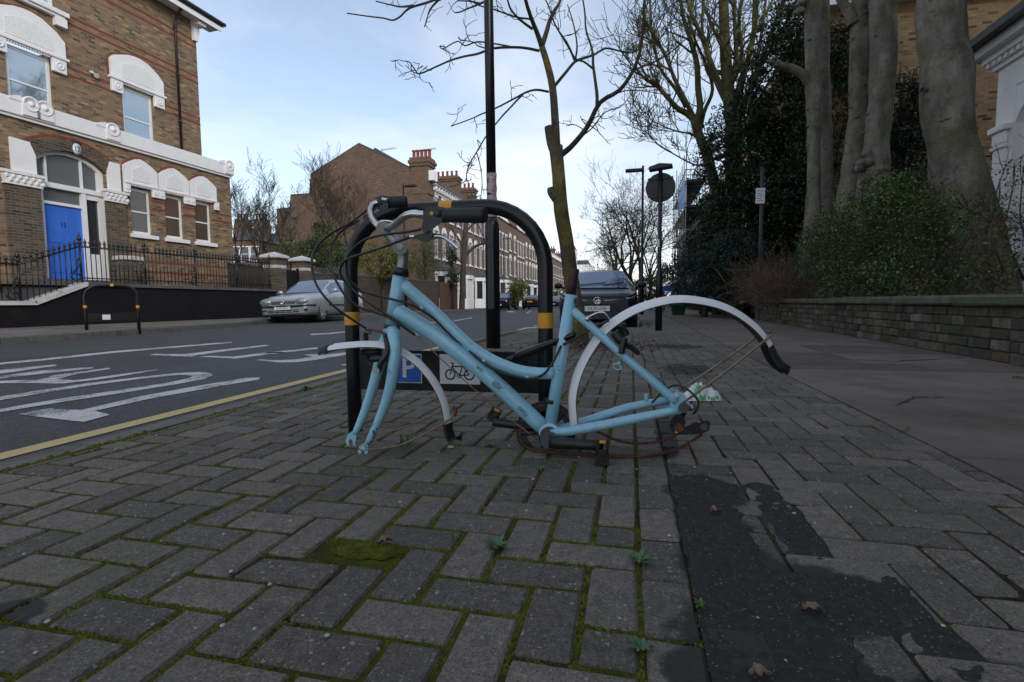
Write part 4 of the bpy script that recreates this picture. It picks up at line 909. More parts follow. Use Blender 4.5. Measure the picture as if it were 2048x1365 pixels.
def litter():
    rg = random.Random(11); mb = MB(); tw = MB()
    for _ in range(150):
        y = 0.55+rg.random()**1.6*3.2; x = rg.uniform(-1.9, 1.0); s_ = rg.uniform(0.002, 0.0055); mb.ball((x, y, s_*0.35), s_, 6, 4, (1, rg.uniform(0.6, 1), 0.5))
    o = mb.build('grit', M['pebble']); tag(o, 'scattered grit and small stones on the block paving', 'grit', kind='stuff')
    for _ in range(110):
        y = 0.55+rg.random()**1.5*3; x = rg.uniform(-1.85, 1.0); a = rg.uniform(0, 6.28); L = rg.uniform(0.008, 0.035); p = V((x, y, 0.003)); d = V((math.cos(a), math.sin(a), 0))
        tw.tube([p, p+d*L*0.5+V((0, 0, 0.002)), p+d*L], [0.0008, 0.0008, 0.0005], 4)
    o = tw.build('twig_litter', M['twig']); tag(o, 'scattered bits of dry twig and stalk on the block paving', 'twigs', kind='stuff')
litter()
mb = MB(); q = gz(902, 896); mb.cbox(-0.012, 0.012, -0.006, 0.006, 0, 0.007, 0.002); o = mb.build('stone_chip', M['pebble'], None, q); tag(o, 'pale flat stone chip lying near the front mudguard tip', 'stone')
# ================================================================== buildings on the far side
M['brick12'] = brick_mat('stock_brick_brown', [(0.07, 0.045, 0.03), (0.22, 0.135, 0.07), (0.29, 0.18, 0.09), (0.14, 0.088, 0.05), (0.40, 0.27, 0.13)], (0.21, 0.175, 0.135), blotch=0.22)
M['brick_pier'] = brick_mat('stock_brick_sooty', [(0.035, 0.028, 0.024), (0.12, 0.082, 0.05), (0.07, 0.05, 0.036), (0.17, 0.115, 0.065)], (0.15, 0.135, 0.115), blotch=0.45)
M['brick_gable'] = brick_mat('stock_brick_gable', [(0.075, 0.042, 0.028), (0.165, 0.088, 0.052), (0.13, 0.076, 0.046), (0.205, 0.12, 0.065)], (0.135, 0.11, 0.085), blotch=0.4, bump=0.25)
M['brick_terrace'] = brick_mat('stock_brick_terrace', [(0.09, 0.052, 0.036), (0.18, 0.095, 0.06), (0.14, 0.08, 0.052)], (0.15, 0.12, 0.095), blotch=0.25, bump=0.2)
M['brick_yellow'] = brick_mat('stock_brick_yellow', [(0.06, 0.042, 0.034), (0.40, 0.25, 0.11), (0.46, 0.30, 0.14), (0.34, 0.21, 0.095), (0.43, 0.275, 0.13), (0.50, 0.34, 0.17)], (0.26, 0.215, 0.16), blotch=0.12)
M['brick_wall'] = brick_mat('garden_wall_brick', [(0.04, 0.03, 0.024), (0.11, 0.07, 0.045), (0.075, 0.052, 0.037)], (0.08, 0.07, 0.058), blotch=0.6)
M['red_brick'] = pm('red_brick', (0.19, 0.045, 0.028), 0.3, 20, 0.85, bump=0.4, bscale=50)
M['stucco'] = pm('white_stucco', (0.80, 0.79, 0.785), 0.04, 2.5, 0.7, bump=0.12, bscale=30, dirt=(0.62, 0.6, 0.57), dirtamt=0.33, dscale=2.2)
t = NT('carved_stucco'); o_ = t.obj(); t.bump(t.vor(22, 'SMOOTH_F1', o_), 0.4, 0.02); M['carved'] = t.set(t.mix(t.noise(3, 5, 0.6, o_), (0.70, 0.69, 0.68), (0.80, 0.79, 0.78)), 0.8)
M['white_wood'] = pm('white_gloss_wood', (0.78, 0.78, 0.78), 0.04, 4, 0.4, dirt=(0.62, 0.61, 0.6), dirtamt=0.3, dscale=3)
M['door_blue'] = pm('blue_door_paint', (0.035, 0.15, 0.60), 0.08, 3, 0.35)
M['black_gloss'] = pm('black_gloss_iron', (0.009, 0.009, 0.010), 0.3, 20, 0.38, bump=0.2, bscale=90)
M['dark_render'] = pm('dark_painted_render', (0.0085, 0.0085, 0.010), 0.22, 1.6, 0.7, spec=0.2, bump=0.25, bscale=18, dirt=(0.016, 0.0155, 0.0155), dirtamt=0.42, dscale=1.3)
M['coping_white'] = pm('weathered_white_coping', (0.56, 0.55, 0.53), 0.12, 6, 0.75, bump=0.2, bscale=30, dirt=(0.2, 0.19, 0.17), dirtamt=0.42, dscale=5)
M['coping_grey'] = pm('grey_coping', (0.10, 0.10, 0.105), 0.2, 5, 0.65, dirt=(0.05, 0.05, 0.05), dirtamt=0.4, dscale=4)
M['slate'] = pm('roof_slate', (0.055, 0.056, 0.062), 0.3, 8, 0.6, bump=0.4, bscale=16, dirt=(0.03, 0.03, 0.03), dirtamt=0.4, dscale=2)
M['pot'] = pm('clay_pot', (0.24, 0.055, 0.035), 0.25, 12, 0.8)
M['plastic_pipe'] = pm('black_downpipe', (0.014, 0.013, 0.013), 0.2, 10, 0.4)
M['old_timber'] = pm('weathered_timber', (0.075, 0.062, 0.048), 0.35, 14, 0.85, bump=0.4, bscale=40, dirt=(0.03, 0.028, 0.022), dirtamt=0.45, dscale=6)
M['fence_brown'] = pm('brown_fence_timber', (0.12, 0.062, 0.045), 0.2, 10, 0.8, bump=0.3, bscale=30)
def glass(name, col, rough=0.03, metal=0.0):
    t = NT(name); o_ = t.obj(); t.bump(t.noise(1.3, 2, 0.5, o_), 0.12, 0.03); t.b.inputs['IOR'].default_value = 1.55
    return t.set(col, rough, metal, 0.8)
M['pane'] = glass('window_glass', (0.028, 0.032, 0.036)); M['pane_sky'] = glass('window_glass_bright', (0.42, 0.50, 0.56), 0.03, 0.72); M['pane_blind'] = glass('window_glass_brown_blind', (0.075, 0.056, 0.042), 0.06)
M['pane_frost'] = glass('window_glass_frosted', (0.10, 0.105, 0.105), 0.3)

def wall_panel(mb, x0, x1, z0, z1, ops, y=0.0, dep=0.11):
    xs = sorted({x0, x1, *[q for o in ops for q in o[:2]]}); zs = sorted({z0, z1, *[q for o in ops for q in o[2:4]]})
    def inside(x, z): return any(o[0] < x < o[1] and o[2] < z < o[3] for o in ops)
    for a, b in zip(xs, xs[1:]):
        for c_, d in zip(zs, zs[1:]):
            if not inside((a+b)/2, (c_+d)/2): mb.add([(a, y, c_), (b, y, c_), (b, y, d), (a, y, d)], [(0, 1, 2, 3)])
    for o in ops:
        a, b, c_, d = o[:4]
        for p, q in (((a, c_), (b, c_)), ((b, c_), (b, d)), ((b, d), (a, d)), ((a, d), (a, c_))):
            mb.add([(p[0], y, p[1]), (q[0], y, q[1]), (q[0], y+dep, q[1]), (p[0], y+dep, p[1])], [(0, 3, 2, 1)])
def sash(parent, x0, x1, z0, z1, y, fw=0.06, pane='pane', meet=True, bars=0):
    """a sash window: frame part with its two panes as sub-parts"""
    mb = MB(); t_ = 0.05
    mb.box(x0, x0+fw, y, y+t_, z0, z1); mb.box(x1-fw, x1, y, y+t_, z0, z1); mb.box(x0+fw, x1-fw, y, y+t_, z1-fw, z1); mb.box(x0+fw, x1-fw, y, y+t_, z0, z0+fw*1.3)
    zm = (z0+z1)/2
    if meet: mb.box(x0+fw, x1-fw, y+0.004, y+t_, zm-0.025, zm+0.025)
    for k in range(bars): xx = x0+(x1-x0)*(k+1)/(bars+1); mb.box(xx-0.012, xx+0.012, y+0.008, y+t_, z0+fw, z1-fw)
    f = mb.build('window', M['white_wood'], parent)
    for a, b, dy in (((zm+0.025, z1-fw, 0.02), (z0+fw*1.3, zm-0.025, 0.034)) if meet else ((z0+fw*1.3, z1-fw, 0.025),) * 1) if False else ([(zm+0.025, z1-fw, 0.02), (z0+fw*1.3, zm-0.025, 0.034)] if meet else [(z0+fw*1.3, z1-fw, 0.025)]):
        g = MB(); g.box(x0+fw, x1-fw, y+dy, y+dy+0.006, a, b); g.build('pane', M[pane], f)
    return f
def part(name, mat, parent, fn):
    mb = MB(); fn(mb); return mb.build(name, M[mat] if isinstance(mat, str) else mat, parent)
def archpts(x0, x1, zs, zt, n=10, x_first=True):
    """points of a segmental arch from (x0,zs) over the crown zt to (x1,zs)"""
    xm, hw = (x0+x1)/2, (x1-x0)/2; rise = zt-zs; Rr = (hw*hw+rise*rise)/(2*rise); cz = zt-Rr; a0 = math.asin(hw/Rr)
    return [(xm+Rr*math.sin(-a0+2*a0*i/n), cz+Rr*math.cos(-a0+2*a0*i/n)) for i in range(n+1)]

# ---------------------------------------------------------------- number 12
h12 = thing('brick_house', 'brown brick house numbered 12 with blue front door and white carved window heads', 'house', (-15.4, 17.5, 0), R(90-4))
ops = [(-6.57, -4.68, 1.2, 4.99)] + [(xc-0.35, xc+0.35, 2.86, 4.45) for xc in (-3.64, -2.46, -1.29)]
def f(mb):
    wall_panel(mb, -14, 0, 0.4, 5.5, ops, 0.0, 0.16)
    mb.add([(0, 0, 0.4), (0, 12, 0.4), (0, 12, 5.5), (0, 0, 5.5)], [(0, 1, 2, 3)])
    sp_ = archpts(-6.57, -4.68, 4.58, 4.985, 12)
    for q, e in zip(sp_, sp_[1:]): mb.xz([q, e, (e[0], 4.992), (q[0], 4.992)], 0.0, 0.16)
part('wall', 'brick12', h12, f)
# arch of brick on edge with its red outline
AR = archpts(-6.57, -4.68, 4.58, 4.98, 12)
def f(mb):
    top = archpts(-6.85, -4.42, 4.85, 5.3, 12)
    for i in range(12):
        for k in range(3):
            def lp_(L_, tt): a, b = L_[i], L_[i+1]; return (a[0]+(b[0]-a[0])*tt, a[1]+(b[1]-a[1])*tt)
            t0, t1 = k/3+0.02, (k+1)/3-0.02
            q = [lp_(AR, t0), lp_(AR, t1), lp_(top, t1), lp_(top, t0)]; mb.xz(q, -0.012, 0.16)
part('door_arch', 'brick_pier', h12, f)
def f(mb):
    a, b = archpts(-6.87, -4.40, 4.87, 5.31, 14), archpts(-6.95, -4.32, 4.9, 5.38, 14)
    for i in range(14): mb.xz([a[i], a[i+1], b[i+1], b[i]], -0.006, 0.01)
part('red_arch_band', 'red_brick', h12, f)
# imposts and leafy capitals
for xa, xb in ((-7.1, -6.55), (-4.68, -4.3)):
    part('impost_block', 'stucco', h12, lambda mb: mb.xz([(xa, 4.08), (xb, 4.08), (xb, 4.62), (xb-(0.12 if xb < -6 else 0.0), 4.95), (xa+(0.0 if xb < -6 else 0.1), 4.97), (xa, 4.9 if xb < -6 else 4.65)], -0.07, 0.0))
for xa, xb in ((-7.35, -6.45), (-4.85, -4.15)):
    def f(mb):
        mb.box(xa-0.04, xb+0.04, -0.16, 0, 4.02, 4.10); mb.xz([(xa, 4.02), (xb, 4.02), (xb-0.06, 3.78), (xa+0.06, 3.78)], -0.12, 0.0)
        n = int((xb-xa)/0.13)
        for i in range(n):
            for r_, zz in enumerate((3.95, 3.85)):
                mb.ball((xa+0.08+(xb-xa-0.16)*(i+0.5*(r_))/max(1, n-1), -0.13, zz), 0.05, 8, 6, (1, 0.7, 1.2))
        mb.box(xa+0.02, xb-0.02, -0.14, 0, 3.74, 3.78)
    part('capital', 'carved', h12, f)
    part('pilaster', 'brick_pier', h12, lambda mb: mb.box(xa+0.06, xb-0.06, -0.10, 0.0, 0.6, 3.74))
# entrance screen
part('door_frame', 'white_wood', h12, lambda mb: [mb.box(-6.57, -6.47, 0.16, 0.26, 1.3, 4.7), mb.box(-6.42, -6.33, 0.12, 0.26, 1.3, 3.95), mb.box(-5.34, -5.22, 0.12, 0.26, 1.3, 3.95), mb.box(-4.85, -4.68, 0.16, 0.26, 1.3, 4.7), mb.box(-6.57, -4.68, 0.10, 0.26, 3.88, 4.02), mb.box(-6.33, -5.34, 0.14, 0.26, 3.42, 3.50), mb.box(-5.22, -4.85, 0.15, 0.26, 1.3, 2.1), mb.box(-6.22, -6.17, 0.17, 0.25, 4.02, 4.85), mb.box(-5.3, -5.25, 0.17, 0.25, 4.02, 4.85), mb.box(-5.22, -4.85, 0.15, 0.26, 3.72, 3.88), mb.box(-6.47, -6.42, 0.18, 0.24, 1.3, 2.2)])
def f(mb):
    a, b = archpts(-6.57, -4.68, 4.58, 4.985, 14), archpts(-6.5, -4.75, 4.5, 4.88, 14)
    for i in range(14): mb.xz([b[i], b[i+1], a[i+1], a[i]], 0.15, 0.26)
part('fanlight_frame', 'white_wood', h12, f)
part('pane', 'pane_frost', h12, lambda mb: mb.xz([(-6.5, 4.0)]+[(x, z) for x, z in archpts(-6.53, -4.72, 4.55, 4.95, 12)]+[(-4.72, 4.0)], 0.235, 0.24))
part('pane', 'pane_frost', h12, lambda mb: mb.box(-6.33, -5.34, 0.235, 0.24, 3.5, 3.88))
part('pane', 'pane', h12, lambda mb: mb.box(-5.22, -4.85, 0.235, 0.24, 2.1, 3.72)); part('pane', 'pane', h12, lambda mb: mb.box(-6.47, -6.42, 0.235, 0.24, 2.2, 3.88))
door = part('door', 'door_blue', h12, lambda mb: mb.box(-6.33, -5.34, 0.20, 0.25, 1.3, 3.42))
for (a, b, c_, d) in ((-6.24, -5.9, 2.35, 3.28), (-5.77, -5.43, 2.35, 3.28), (-6.24, -5.9, 1.5, 2.1), (-5.77, -5.43, 1.5, 2.1)):
    part('door_panel', 'door_blue', door, lambda mb: mb.cbox(a, b, 0.188, 0.2, c_, d, 0.01))
text_mesh('12', 0.17, M['sign_black'], door, (-5.84, 0.186, 2.88), (R(90), 0, 0), 'door_number')
part('door_step', 'coping_grey', h12, lambda mb: mb.box(-6.9, -4.4, -0.35, 0.2, 1.12, 1.3))
pl12 = part('number_plate', 'sign_white', h12, lambda mb: mb.lathe([(0.13, -0.02), (0.15, 0), (0.15, 0.012), (0.0, 0.016)], 20, Matrix.Translation((-5.48, -0.02, 5.1)) @ Matrix.Rotation(R(90), 4, 'X') @ Matrix.Diagonal((0.75, 1.1, 1, 1))))
text_mesh('12', 0.21, M['sign_black'], pl12, (-5.48, -0.042, 5.1), (R(90), 0, 0), 'house_number', sx=0.8)
part('bell_bracket', 'black_gloss', h12, lambda mb: [mb.tube([(-5.6+0.06*i, -0.03, 5.33+0.03*(i % 2)), (-5.55+0.06*i, -0.03, 5.25)], 0.012, 5) for i in range(4)])
# ground floor windows with carved heads
for xc in (-3.64, -2.46, -1.29):
    sash(h12, xc-0.345, xc+0.345, 2.87, 4.33, 0.10, 0.07, 'pane_blind')
    part('window_sill', 'stucco', h12, lambda mb: mb.box(xc-0.42, xc+0.48, -0.10, 0.10, 2.74, 2.865))
    xl, xr = xc-0.56, xc+0.57
    hd = part('window_head', 'stucco', h12, lambda mb: mb.xz([(xl+0.003, 4.45), (xr-0.003, 4.45), (xr-0.003, 4.97), (xr-0.16, 5.1), (xc+0.16, 5.24), (xc, 5.28), (xc-0.16, 5.24), (xl+0.16, 5.1), (xl+0.003, 4.97)], -0.075, 0.0))
    part('carved_panel', 'carved', hd, lambda mb: mb.xz([(xc-0.3, 4.55), (xc+0.3, 4.55), (xc+0.3, 4.87), (xc, 5.06), (xc-0.3, 4.87)], -0.088, -0.074))
    part('drip_mould', 'stucco', hd, lambda mb: [mb.box(xl+0.003, xr-0.003, -0.11, 0.0, 4.43, 4.475)]+[mb.box(xc-0.33+0.055*i, xc-0.305+0.055*i, -0.09, -0.02, 4.38, 4.43) for i in range(13)])
    part('red_outline', 'red_brick', hd, lambda mb: mb.xz([(xl-0.0, 4.47), (xr, 4.47), (xr+0.0, 5.03), (xr-0.14, 5.17), (xc+0.18, 5.31), (xc, 5.35), (xc-0.18, 5.31), (xl+0.14, 5.17), (xl, 5.03)], -0.012, 0.0))
for xc in (-4.1, -3.05, -1.875, -0.72):
    w_ = 0.1 if xc in (-4.1, -0.72) else 0.22
    cb = part('corbel', 'stucco', h12, lambda mb: mb.cbox(xc-w_, xc+w_, -0.085, 0.0, 4.14, 4.43, 0.01))
    for dx in ((0,) if w_ < 0.2 else (-0.11, 0.11)):
        part('roundel', 'stucco', cb, lambda mb: mb.lathe([(0.065, -0.0), (0.065, 0.02), (0.05, 0.02), (0.045, 0.008), (0.025, 0.008), (0.02, 0.022), (0.0, 0.026)], 14, Matrix.Translation((xc+dx, -0.085, 4.29)) @ Matrix.Rotation(R(90), 4, 'X')))
for (a, b) in ((-4.2, -4.0), (-3.28, -2.82), (-2.1, -1.65), (-0.93, 0.004)):
    for zz in (3.98, 3.72): part('red_course', 'red_brick', h12, lambda mb: mb.box(a, b, -0.005, 0.01, zz, zz+0.075))
for zz in (1.62, 1.95): part('red_course', 'red_brick', h12, lambda mb: mb.box(-4.2, 0.004, -0.005, 0.01, zz, zz+0.075))
# parapet band with scrolls
part('parapet_band', 'stucco', h12, lambda mb: [mb.box(-14, 0.03, -0.08, 0.3, 5.5, 5.58), mb.box(-14, 0.05, -0.13, 0.3, 5.58, 6.0), mb.box(-0.3, 0.05, 0.3, 12, 5.5, 6.0)])
for xc in (-6.62, -6.3, -4.5, -0.13):
    def f(mb):
        Mx = Matrix.Translation((xc, -0.13, 5.94)) @ Matrix.Rotation(R(90), 4, 'X')
        mb.lathe([(0.2, -0.14), (0.2, 0.05), (0.16, 0.05), (0.14, 0.02), (0.08, 0.02), (0.07, 0.055), (0.0, 0.07)], 20, Mx); mb.box(xc-0.2, xc+0.2, -0.17, 0.0, 5.62, 5.94)
        mb.xz([(xc-0.2, 5.94), (xc-0.2, 6.1), (xc-0.34, 6.06), (xc-0.48, 6.0), (xc-0.48, 5.94)], -0.15, 0.0)
    part('scroll', 'stucco', h12, f)
part('low_pier', 'brick_pier', h12, lambda mb: mb.box(-4.95+0.25, -4.1, -0.5, -0.1, 0.6, 1.95)); part('pier_cap', 'coping_white', h12, lambda mb: mb.cbox(-4.75, -4.05, -0.55, -0.05, 1.95, 2.08, 0.02))
# upper storeys set back
UY = 1.2
ops = [(-3.15, -2.05, 5.9, 8.1), (-6.35, -5.22, 5.9, 8.05)]
def f(mb):
    wall_panel(mb, -14, -0.12, 5.4, 11.55, ops, UY, 0.14); mb.add([(-0.12, UY, 5.4), (-0.12, 12, 5.4), (-0.12, 12, 11.55), (-0.12, UY, 11.55)], [(0, 1, 2, 3)])
part('upper_wall', 'brick12', h12, f)
for x0, x1, zt in ((-3.15, -2.05, 7.98), (-6.35, -5.22, 7.9)):
    xc = (x0+x1)/2
    sash(h12, x0+0.01, x1-0.01, 6.0, zt, UY+0.08, 0.09, 'pane_sky')
    hw = 0.93
    hd = part('window_head', 'stucco', h12, lambda mb: mb.xz([(xc-hw, zt+0.12), (xc+hw, zt+0.12), (xc+hw, zt+0.62), (xc+hw-0.2, zt+0.83), (xc+0.35, zt+1.05), (xc+0.1, zt+1.1), (xc-0.1, zt+1.1), (xc-0.35, zt+1.05), (xc-hw+0.12, zt+0.85), (xc-hw, zt+0.72)], UY-0.09, UY))
    part('carved_panel', 'carved', hd, lambda mb: mb.xz([(xc-0.58, zt+0.22), (xc+0.58, zt+0.22), (xc+0.58, zt+0.58), (xc+0.2, zt+0.8), (xc-0.2, zt+0.82), (xc-0.58, zt+0.66)], UY-0.104, UY-0.088))
    part('drip_mould', 'stucco', hd, lambda mb: [mb.box(xc-hw-0.06, xc+hw+0.06, UY-0.14, UY, zt+0.08, zt+0.15)]+[mb.box(xc-0.53+0.066*i, xc-0.5+0.066*i, UY-0.1, UY-0.02, zt+0.02, zt+0.08) for i in range(16)])
    part('red_outline', 'red_brick', hd, lambda mb: mb.xz([(xc-hw-0.07, zt+0.12), (xc+hw+0.07, zt+0.12), (xc+hw+0.07, zt+0.66), (xc+hw-0.16, zt+0.9), (xc+0.37, zt+1.12), (xc+0.1, zt+1.17), (xc-0.1, zt+1.17), (xc-0.37, zt+1.12), (xc-hw+0.08, zt+0.92), (xc-hw-0.07, zt+0.75)], UY-0.012, UY))
    for sx in (-1, 1):
        cb = part('corbel', 'stucco', h12, lambda mb: mb.cbox(xc+sx*0.74-0.19, xc+sx*0.74+0.19, UY-0.1, UY, zt-0.33, zt+0.08, 0.012))
        part('roundel', 'stucco', cb, lambda mb: mb.lathe([(0.11, 0), (0.11, 0.03), (0.085, 0.03), (0.075, 0.01), (0.045, 0.01), (0.035, 0.035), (0, 0.042)], 16, Matrix.Translation((xc+sx*0.74, UY-0.1, zt-0.13)) @ Matrix.Rotation(R(90), 4, 'X')))
part('top_window_sill', 'stucco', h12, lambda mb: [mb.box(-6.6, -4.75, UY-0.2, UY, 9.28, 9.4), mb.box(-6.5, -4.85, UY-0.14, UY, 9.2, 9.28), mb.box(-5.1, -4.8, UY-0.16, UY, 8.95, 9.2)])
sash(h12, -6.4, -5.1, 9.4, 11.2, UY-0.04, 0.09, 'pane_sky')
for zz in (9.4, 9.17, 7.83, 7.6, 10.75, 10.5):
    for (a, b) in ((-4.8, -3.5), (-1.55, -0.115)) if zz < 8.5 else ((-4.7, -0.115),):
        part('red_course', 'red_brick', h12, lambda mb: mb.box(a, b, UY-0.005, UY+0.01, zz, zz+0.075))
part('downpipe', 'plastic_pipe', h12, lambda mb: [mb.tube([(-1.07, UY-0.08, 6.0), (-1.07, UY-0.08, 11.0), (-1.05, UY-0.2, 11.3), (-1.05, UY-0.42, 11.45)], 0.045, 10)]+[mb.tube([(-1.07, UY-0.08, z_), (-1.07, UY-0.08, z_+0.1)], 0.062, 10) for z_ in (7.4, 9.1, 10.8)])
part('eaves', 'stucco', h12, lambda mb: [mb.box(-14, 0.62, UY-0.5, UY+0.1, 11.5, 11.58), mb.box(-14, 0.62, UY-0.53, UY-0.49, 11.42, 11.72), mb.xz([(-0.3, 11.5), (-0.05, 11.5), (-0.05, 11.05), (-0.12, 10.75), (-0.3, 10.75)], UY-0.12, UY), mb.box(-0.33, 0.0, UY-0.4, UY, 11.3, 11.5)])
part('gutter', 'plastic_pipe', h12, lambda mb: mb.tube([(-14, UY-0.58, 11.72), (0.75, UY-0.58, 11.72)], 0.07, 10))
part('roof', 'slate', h12, lambda mb: mb.prism([(-14, UY-0.55, 11.75), (0.7, UY-0.55, 11.75), (0.7, 6, 15), (-14, 6, 15)], [(-14, UY-0.55, 11.6), (0.7, UY-0.55, 11.6), (0.7, 6, 14.8), (-14, 6, 14.8)]))
part('wall_vent', 'coping_white', h12, lambda mb: [mb.tube([(-4.12, UY, 7.98), (-4.12, UY-0.1, 7.98)], 0.05, 10), mb.tube([(-4.0, UY-0.04, 7.93), (-4.0, UY-0.12, 7.9)], 0.07, 8)])
tag(h12, 'brown brick house numbered 12 with blue front door and white carved window heads')

# ---------------------------------------------------------------- retaining wall, railings, piers, gate
sheet('raised_garden', M['soil'], [(-19.5, 6), (-14.1, 6), (-14.1, 18), (-19.5, 18)], 1.06)
rw = thing('retaining_wall', 'long black painted retaining wall below the iron railings', 'wall', (-13.9, 0, 0))
part('wall_body', 'dark_render', rw, lambda mb: mb.prism([(0, y, z) for y, z in ((-2, -0.1), (17.98, -0.1), (17.98, 1.06), (10.58, 1.06), (9.4, 0.57), (-2, 0.57))], [(-0.3, y, z) for y, z in ((-2, -0.1), (17.98, -0.1), (17.98, 1.06), (10.58, 1.06), (9.4, 0.57), (-2, 0.57))]))
part('coping', 'coping_grey', rw, lambda mb: mb.box(-0.35, 0.06, 10.62, 17.98, 1.06, 1.15))
cw = part('coping', 'coping_white', rw, lambda mb: [mb.prism([(0.06, 9.4, 0.57), (0.06, 10.62, 1.06), (0.06, 10.62, 1.16), (0.06, 9.35, 0.67)], [(-0.35, 9.4, 0.57), (-0.35, 10.62, 1.06), (-0.35, 10.62, 1.16), (-0.35, 9.35, 0.67)]), mb.box(-0.35, 0.06, -2, 9.395, 0.57, 0.665)])
tag(cw, 'white sloping coping stone')
steps = thing('front_steps', 'dark stone steps behind the railings leading up to the blue door', 'steps', (-13.9, 9.0, 0))
for i in range(6): part('step', 'coping_grey', steps, lambda mb: mb.box(-1.6, -0.32, -1.4+0.28*i, -1.4+0.28*(i+1)-0.004 if i < 5 else 1.4, 0.0, 0.17*(i+1)))
FIN = [(0.012, 0), (0.03, 0.01), (0.032, 0.03), (0.016, 0.045), (0.014, 0.06), (0.034, 0.075), (0.036, 0.10), (0.02, 0.14), (0.008, 0.18), (0.001, 0.205)]
rail = thing('iron_railing', 'black wrought iron spear railing on the dark retaining wall', 'railing', (-13.98, 0, 0))
def rz_(y): return 1.52 if y < 9.15 else (1.52+(y-9.15)*0.56/1.42 if y < 10.57 else 2.08+(y-10.57)*0.012)
def bz_(y): return 0.665 if y < 9.38 else (0.67+(y-9.38)*0.41 if y < 10.6 else 1.16)
part('top_rail', 'black_gloss', rail, lambda mb: [mb.tube([(0, a, rz_(a)), (0, b, rz_(b))], 0.022, 6) for a, b in ((6, 9.15), (9.15, 10.57), (10.57, 17.75))])
part('bottom_rail', 'black_gloss', rail, lambda mb: mb.tube([(0, 10.57, 1.27), (0, 17.75, 1.30)], 0.018, 6))
mb = MB(); mb.lathe(FIN, 8); fin_me = mb.mesh('finial'); fin_me.materials.append(M['black_gloss'])
mb = MB(); mb.tube([(0, 0, 0), (0, 0, 1)], 0.0115, 6); bar_me = mb.mesh('baluster'); bar_me.materials.append(M['black_gloss'])
y = 7.0
while y < 17.72:
    o = bpy.data.objects.new('baluster', bar_me); COL.objects.link(o); o.parent = rail; z0, z1 = bz_(y)+0.02, rz_(y)+0.02; o.location = (0, y, z0); o.scale = (1, 1, z1-z0)
    if not (11.9 < y < 12.9 and random.random() < 0.3):
        f_ = bpy.data.objects.new('finial', fin_me); COL.objects.link(f_); f_.parent = rail; f_.location = (0, y, z1)
    y += 0.128
for yy in (9.15, 10.57, 12.39, 14.2, 16.0, 17.75):
    def f(mb):
        mb.tube([(0, yy, bz_(yy)), (0, yy, rz_(yy)+0.08)], 0.024, 8); mb.lathe([(r_*1.5, z*1.5) for r_, z in FIN], 8, Matrix.Translation((0, yy, rz_(yy)+0.06)))
        zb = bz_(yy); S_ = [(0, yy-0.03, rz_(yy)-0.3), (0.06, yy-0.14, rz_(yy)-0.42), (0.1, yy-0.12, zb+0.42), (0.14, yy-0.28, zb+0.25), (0.14, yy-0.36, zb+0.12), (0.14, yy-0.25, zb+0.04), (0.14, yy-0.13, zb+0.1), (0.14, yy-0.16, zb+0.2), (0.14, yy-0.24, zb+0.18)]
        mb.tube(smooth_path(S_, 4), 0.02, 6)
    part('standard', 'black_gloss', rail, f)
tf = thing('timber_fence', 'dark weathered board fence behind the end of the iron railings', 'fence', (-14.25, 15.9, 1.06))
for i in range(13): part('board', 'old_timber', tf, lambda mb: mb.box(-0.015, 0.015, i*0.14, i*0.14+0.13, 0, 1.0+random.uniform(-0.03, 0.03)))
def gate_pier(yc, label):
    g = thing('gate_pier', label, 'gate pier', (-14.15, yc, 0))
    part('shaft', 'brick_pier', g, lambda mb: mb.box(-0.3, 0.3, -0.3, 0.3, -0.1, 2.4))
    part('band', 'coping_white', g, lambda mb: mb.cbox(-0.315, 0.315, -0.315, 0.315, 2.0, 2.13, 0.01))
    part('cap', 'coping_white', g, lambda mb: [mb.cbox(-0.42, 0.42, -0.42, 0.42, 2.4, 2.52, 0.03), mb.add([(-0.4, -0.4, 2.52), (0.4, -0.4, 2.52), (0.4, 0.4, 2.52), (-0.4, 0.4, 2.52), (0, 0, 2.68)], [(0, 1, 4), (1, 2, 4), (2, 3, 4), (3, 0, 4)])])
    return g
g1 = gate_pier(18.3, 'brick gate pier with white cap at the end of the dark wall'); g2 = gate_pier(20.1, 'brick gate pier with white cap and entry phone')
g3 = thing('garden_gate', 'solid black gate between the two white capped piers', 'gate', (-14.15, 18.62, 0)); part('gate_leaf', 'black_gloss', g3, lambda mb: [mb.box(-0.03, 0.03, 0.02, 1.14, 0.05, 2.0), mb.box(-0.05, 0.05, 0.0, 0.06, 0.05, 2.1), mb.box(-0.05, 0.05, 1.1, 1.16, 0.05, 2.1)])
part('entry_phone', 'coping_white', g2, lambda mb: mb.cbox(-0.15, 0.0, -0.345, -0.3, 1.35, 1.65, 0.03))
gwl = thing('garden_wall', 'sooty brown brick garden wall behind the silver car', 'wall', (-13.9, 20.45, 0), R(90))
part('wall_body', 'brick_wall', gwl, lambda mb: mb.prism([(0, 0, -0.1), (15.5, 0, -0.1), (15.5, 0, 2.1), (5, 0, 2.0), (0, 0, 1.9)], [(0, 0.25, -0.1), (15.5, 0.25, -0.1), (15.5, 0.25, 2.1), (5, 0.25, 2.0), (0, 0.25, 1.9)]))
part('coping', 'coping_grey', gwl, lambda mb: mb.prism([(0, -0.03, 1.9), (5, -0.03, 2.0), (15.5, -0.03, 2.1), (15.5, -0.03, 2.17), (5, -0.03, 2.07), (0, -0.03, 1.97)], [(0, 0.28, 1.9), (5, 0.28, 2.0), (15.5, 0.28, 2.1), (15.5, 0.28, 2.17), (5, 0.28, 2.07), (0, 0.28, 1.97)]))
ff_ = thing('fence_panels', 'reddish brown board fence between garden wall and bare street tree', 'fence', (-13.85, 36.0, 0), R(90))
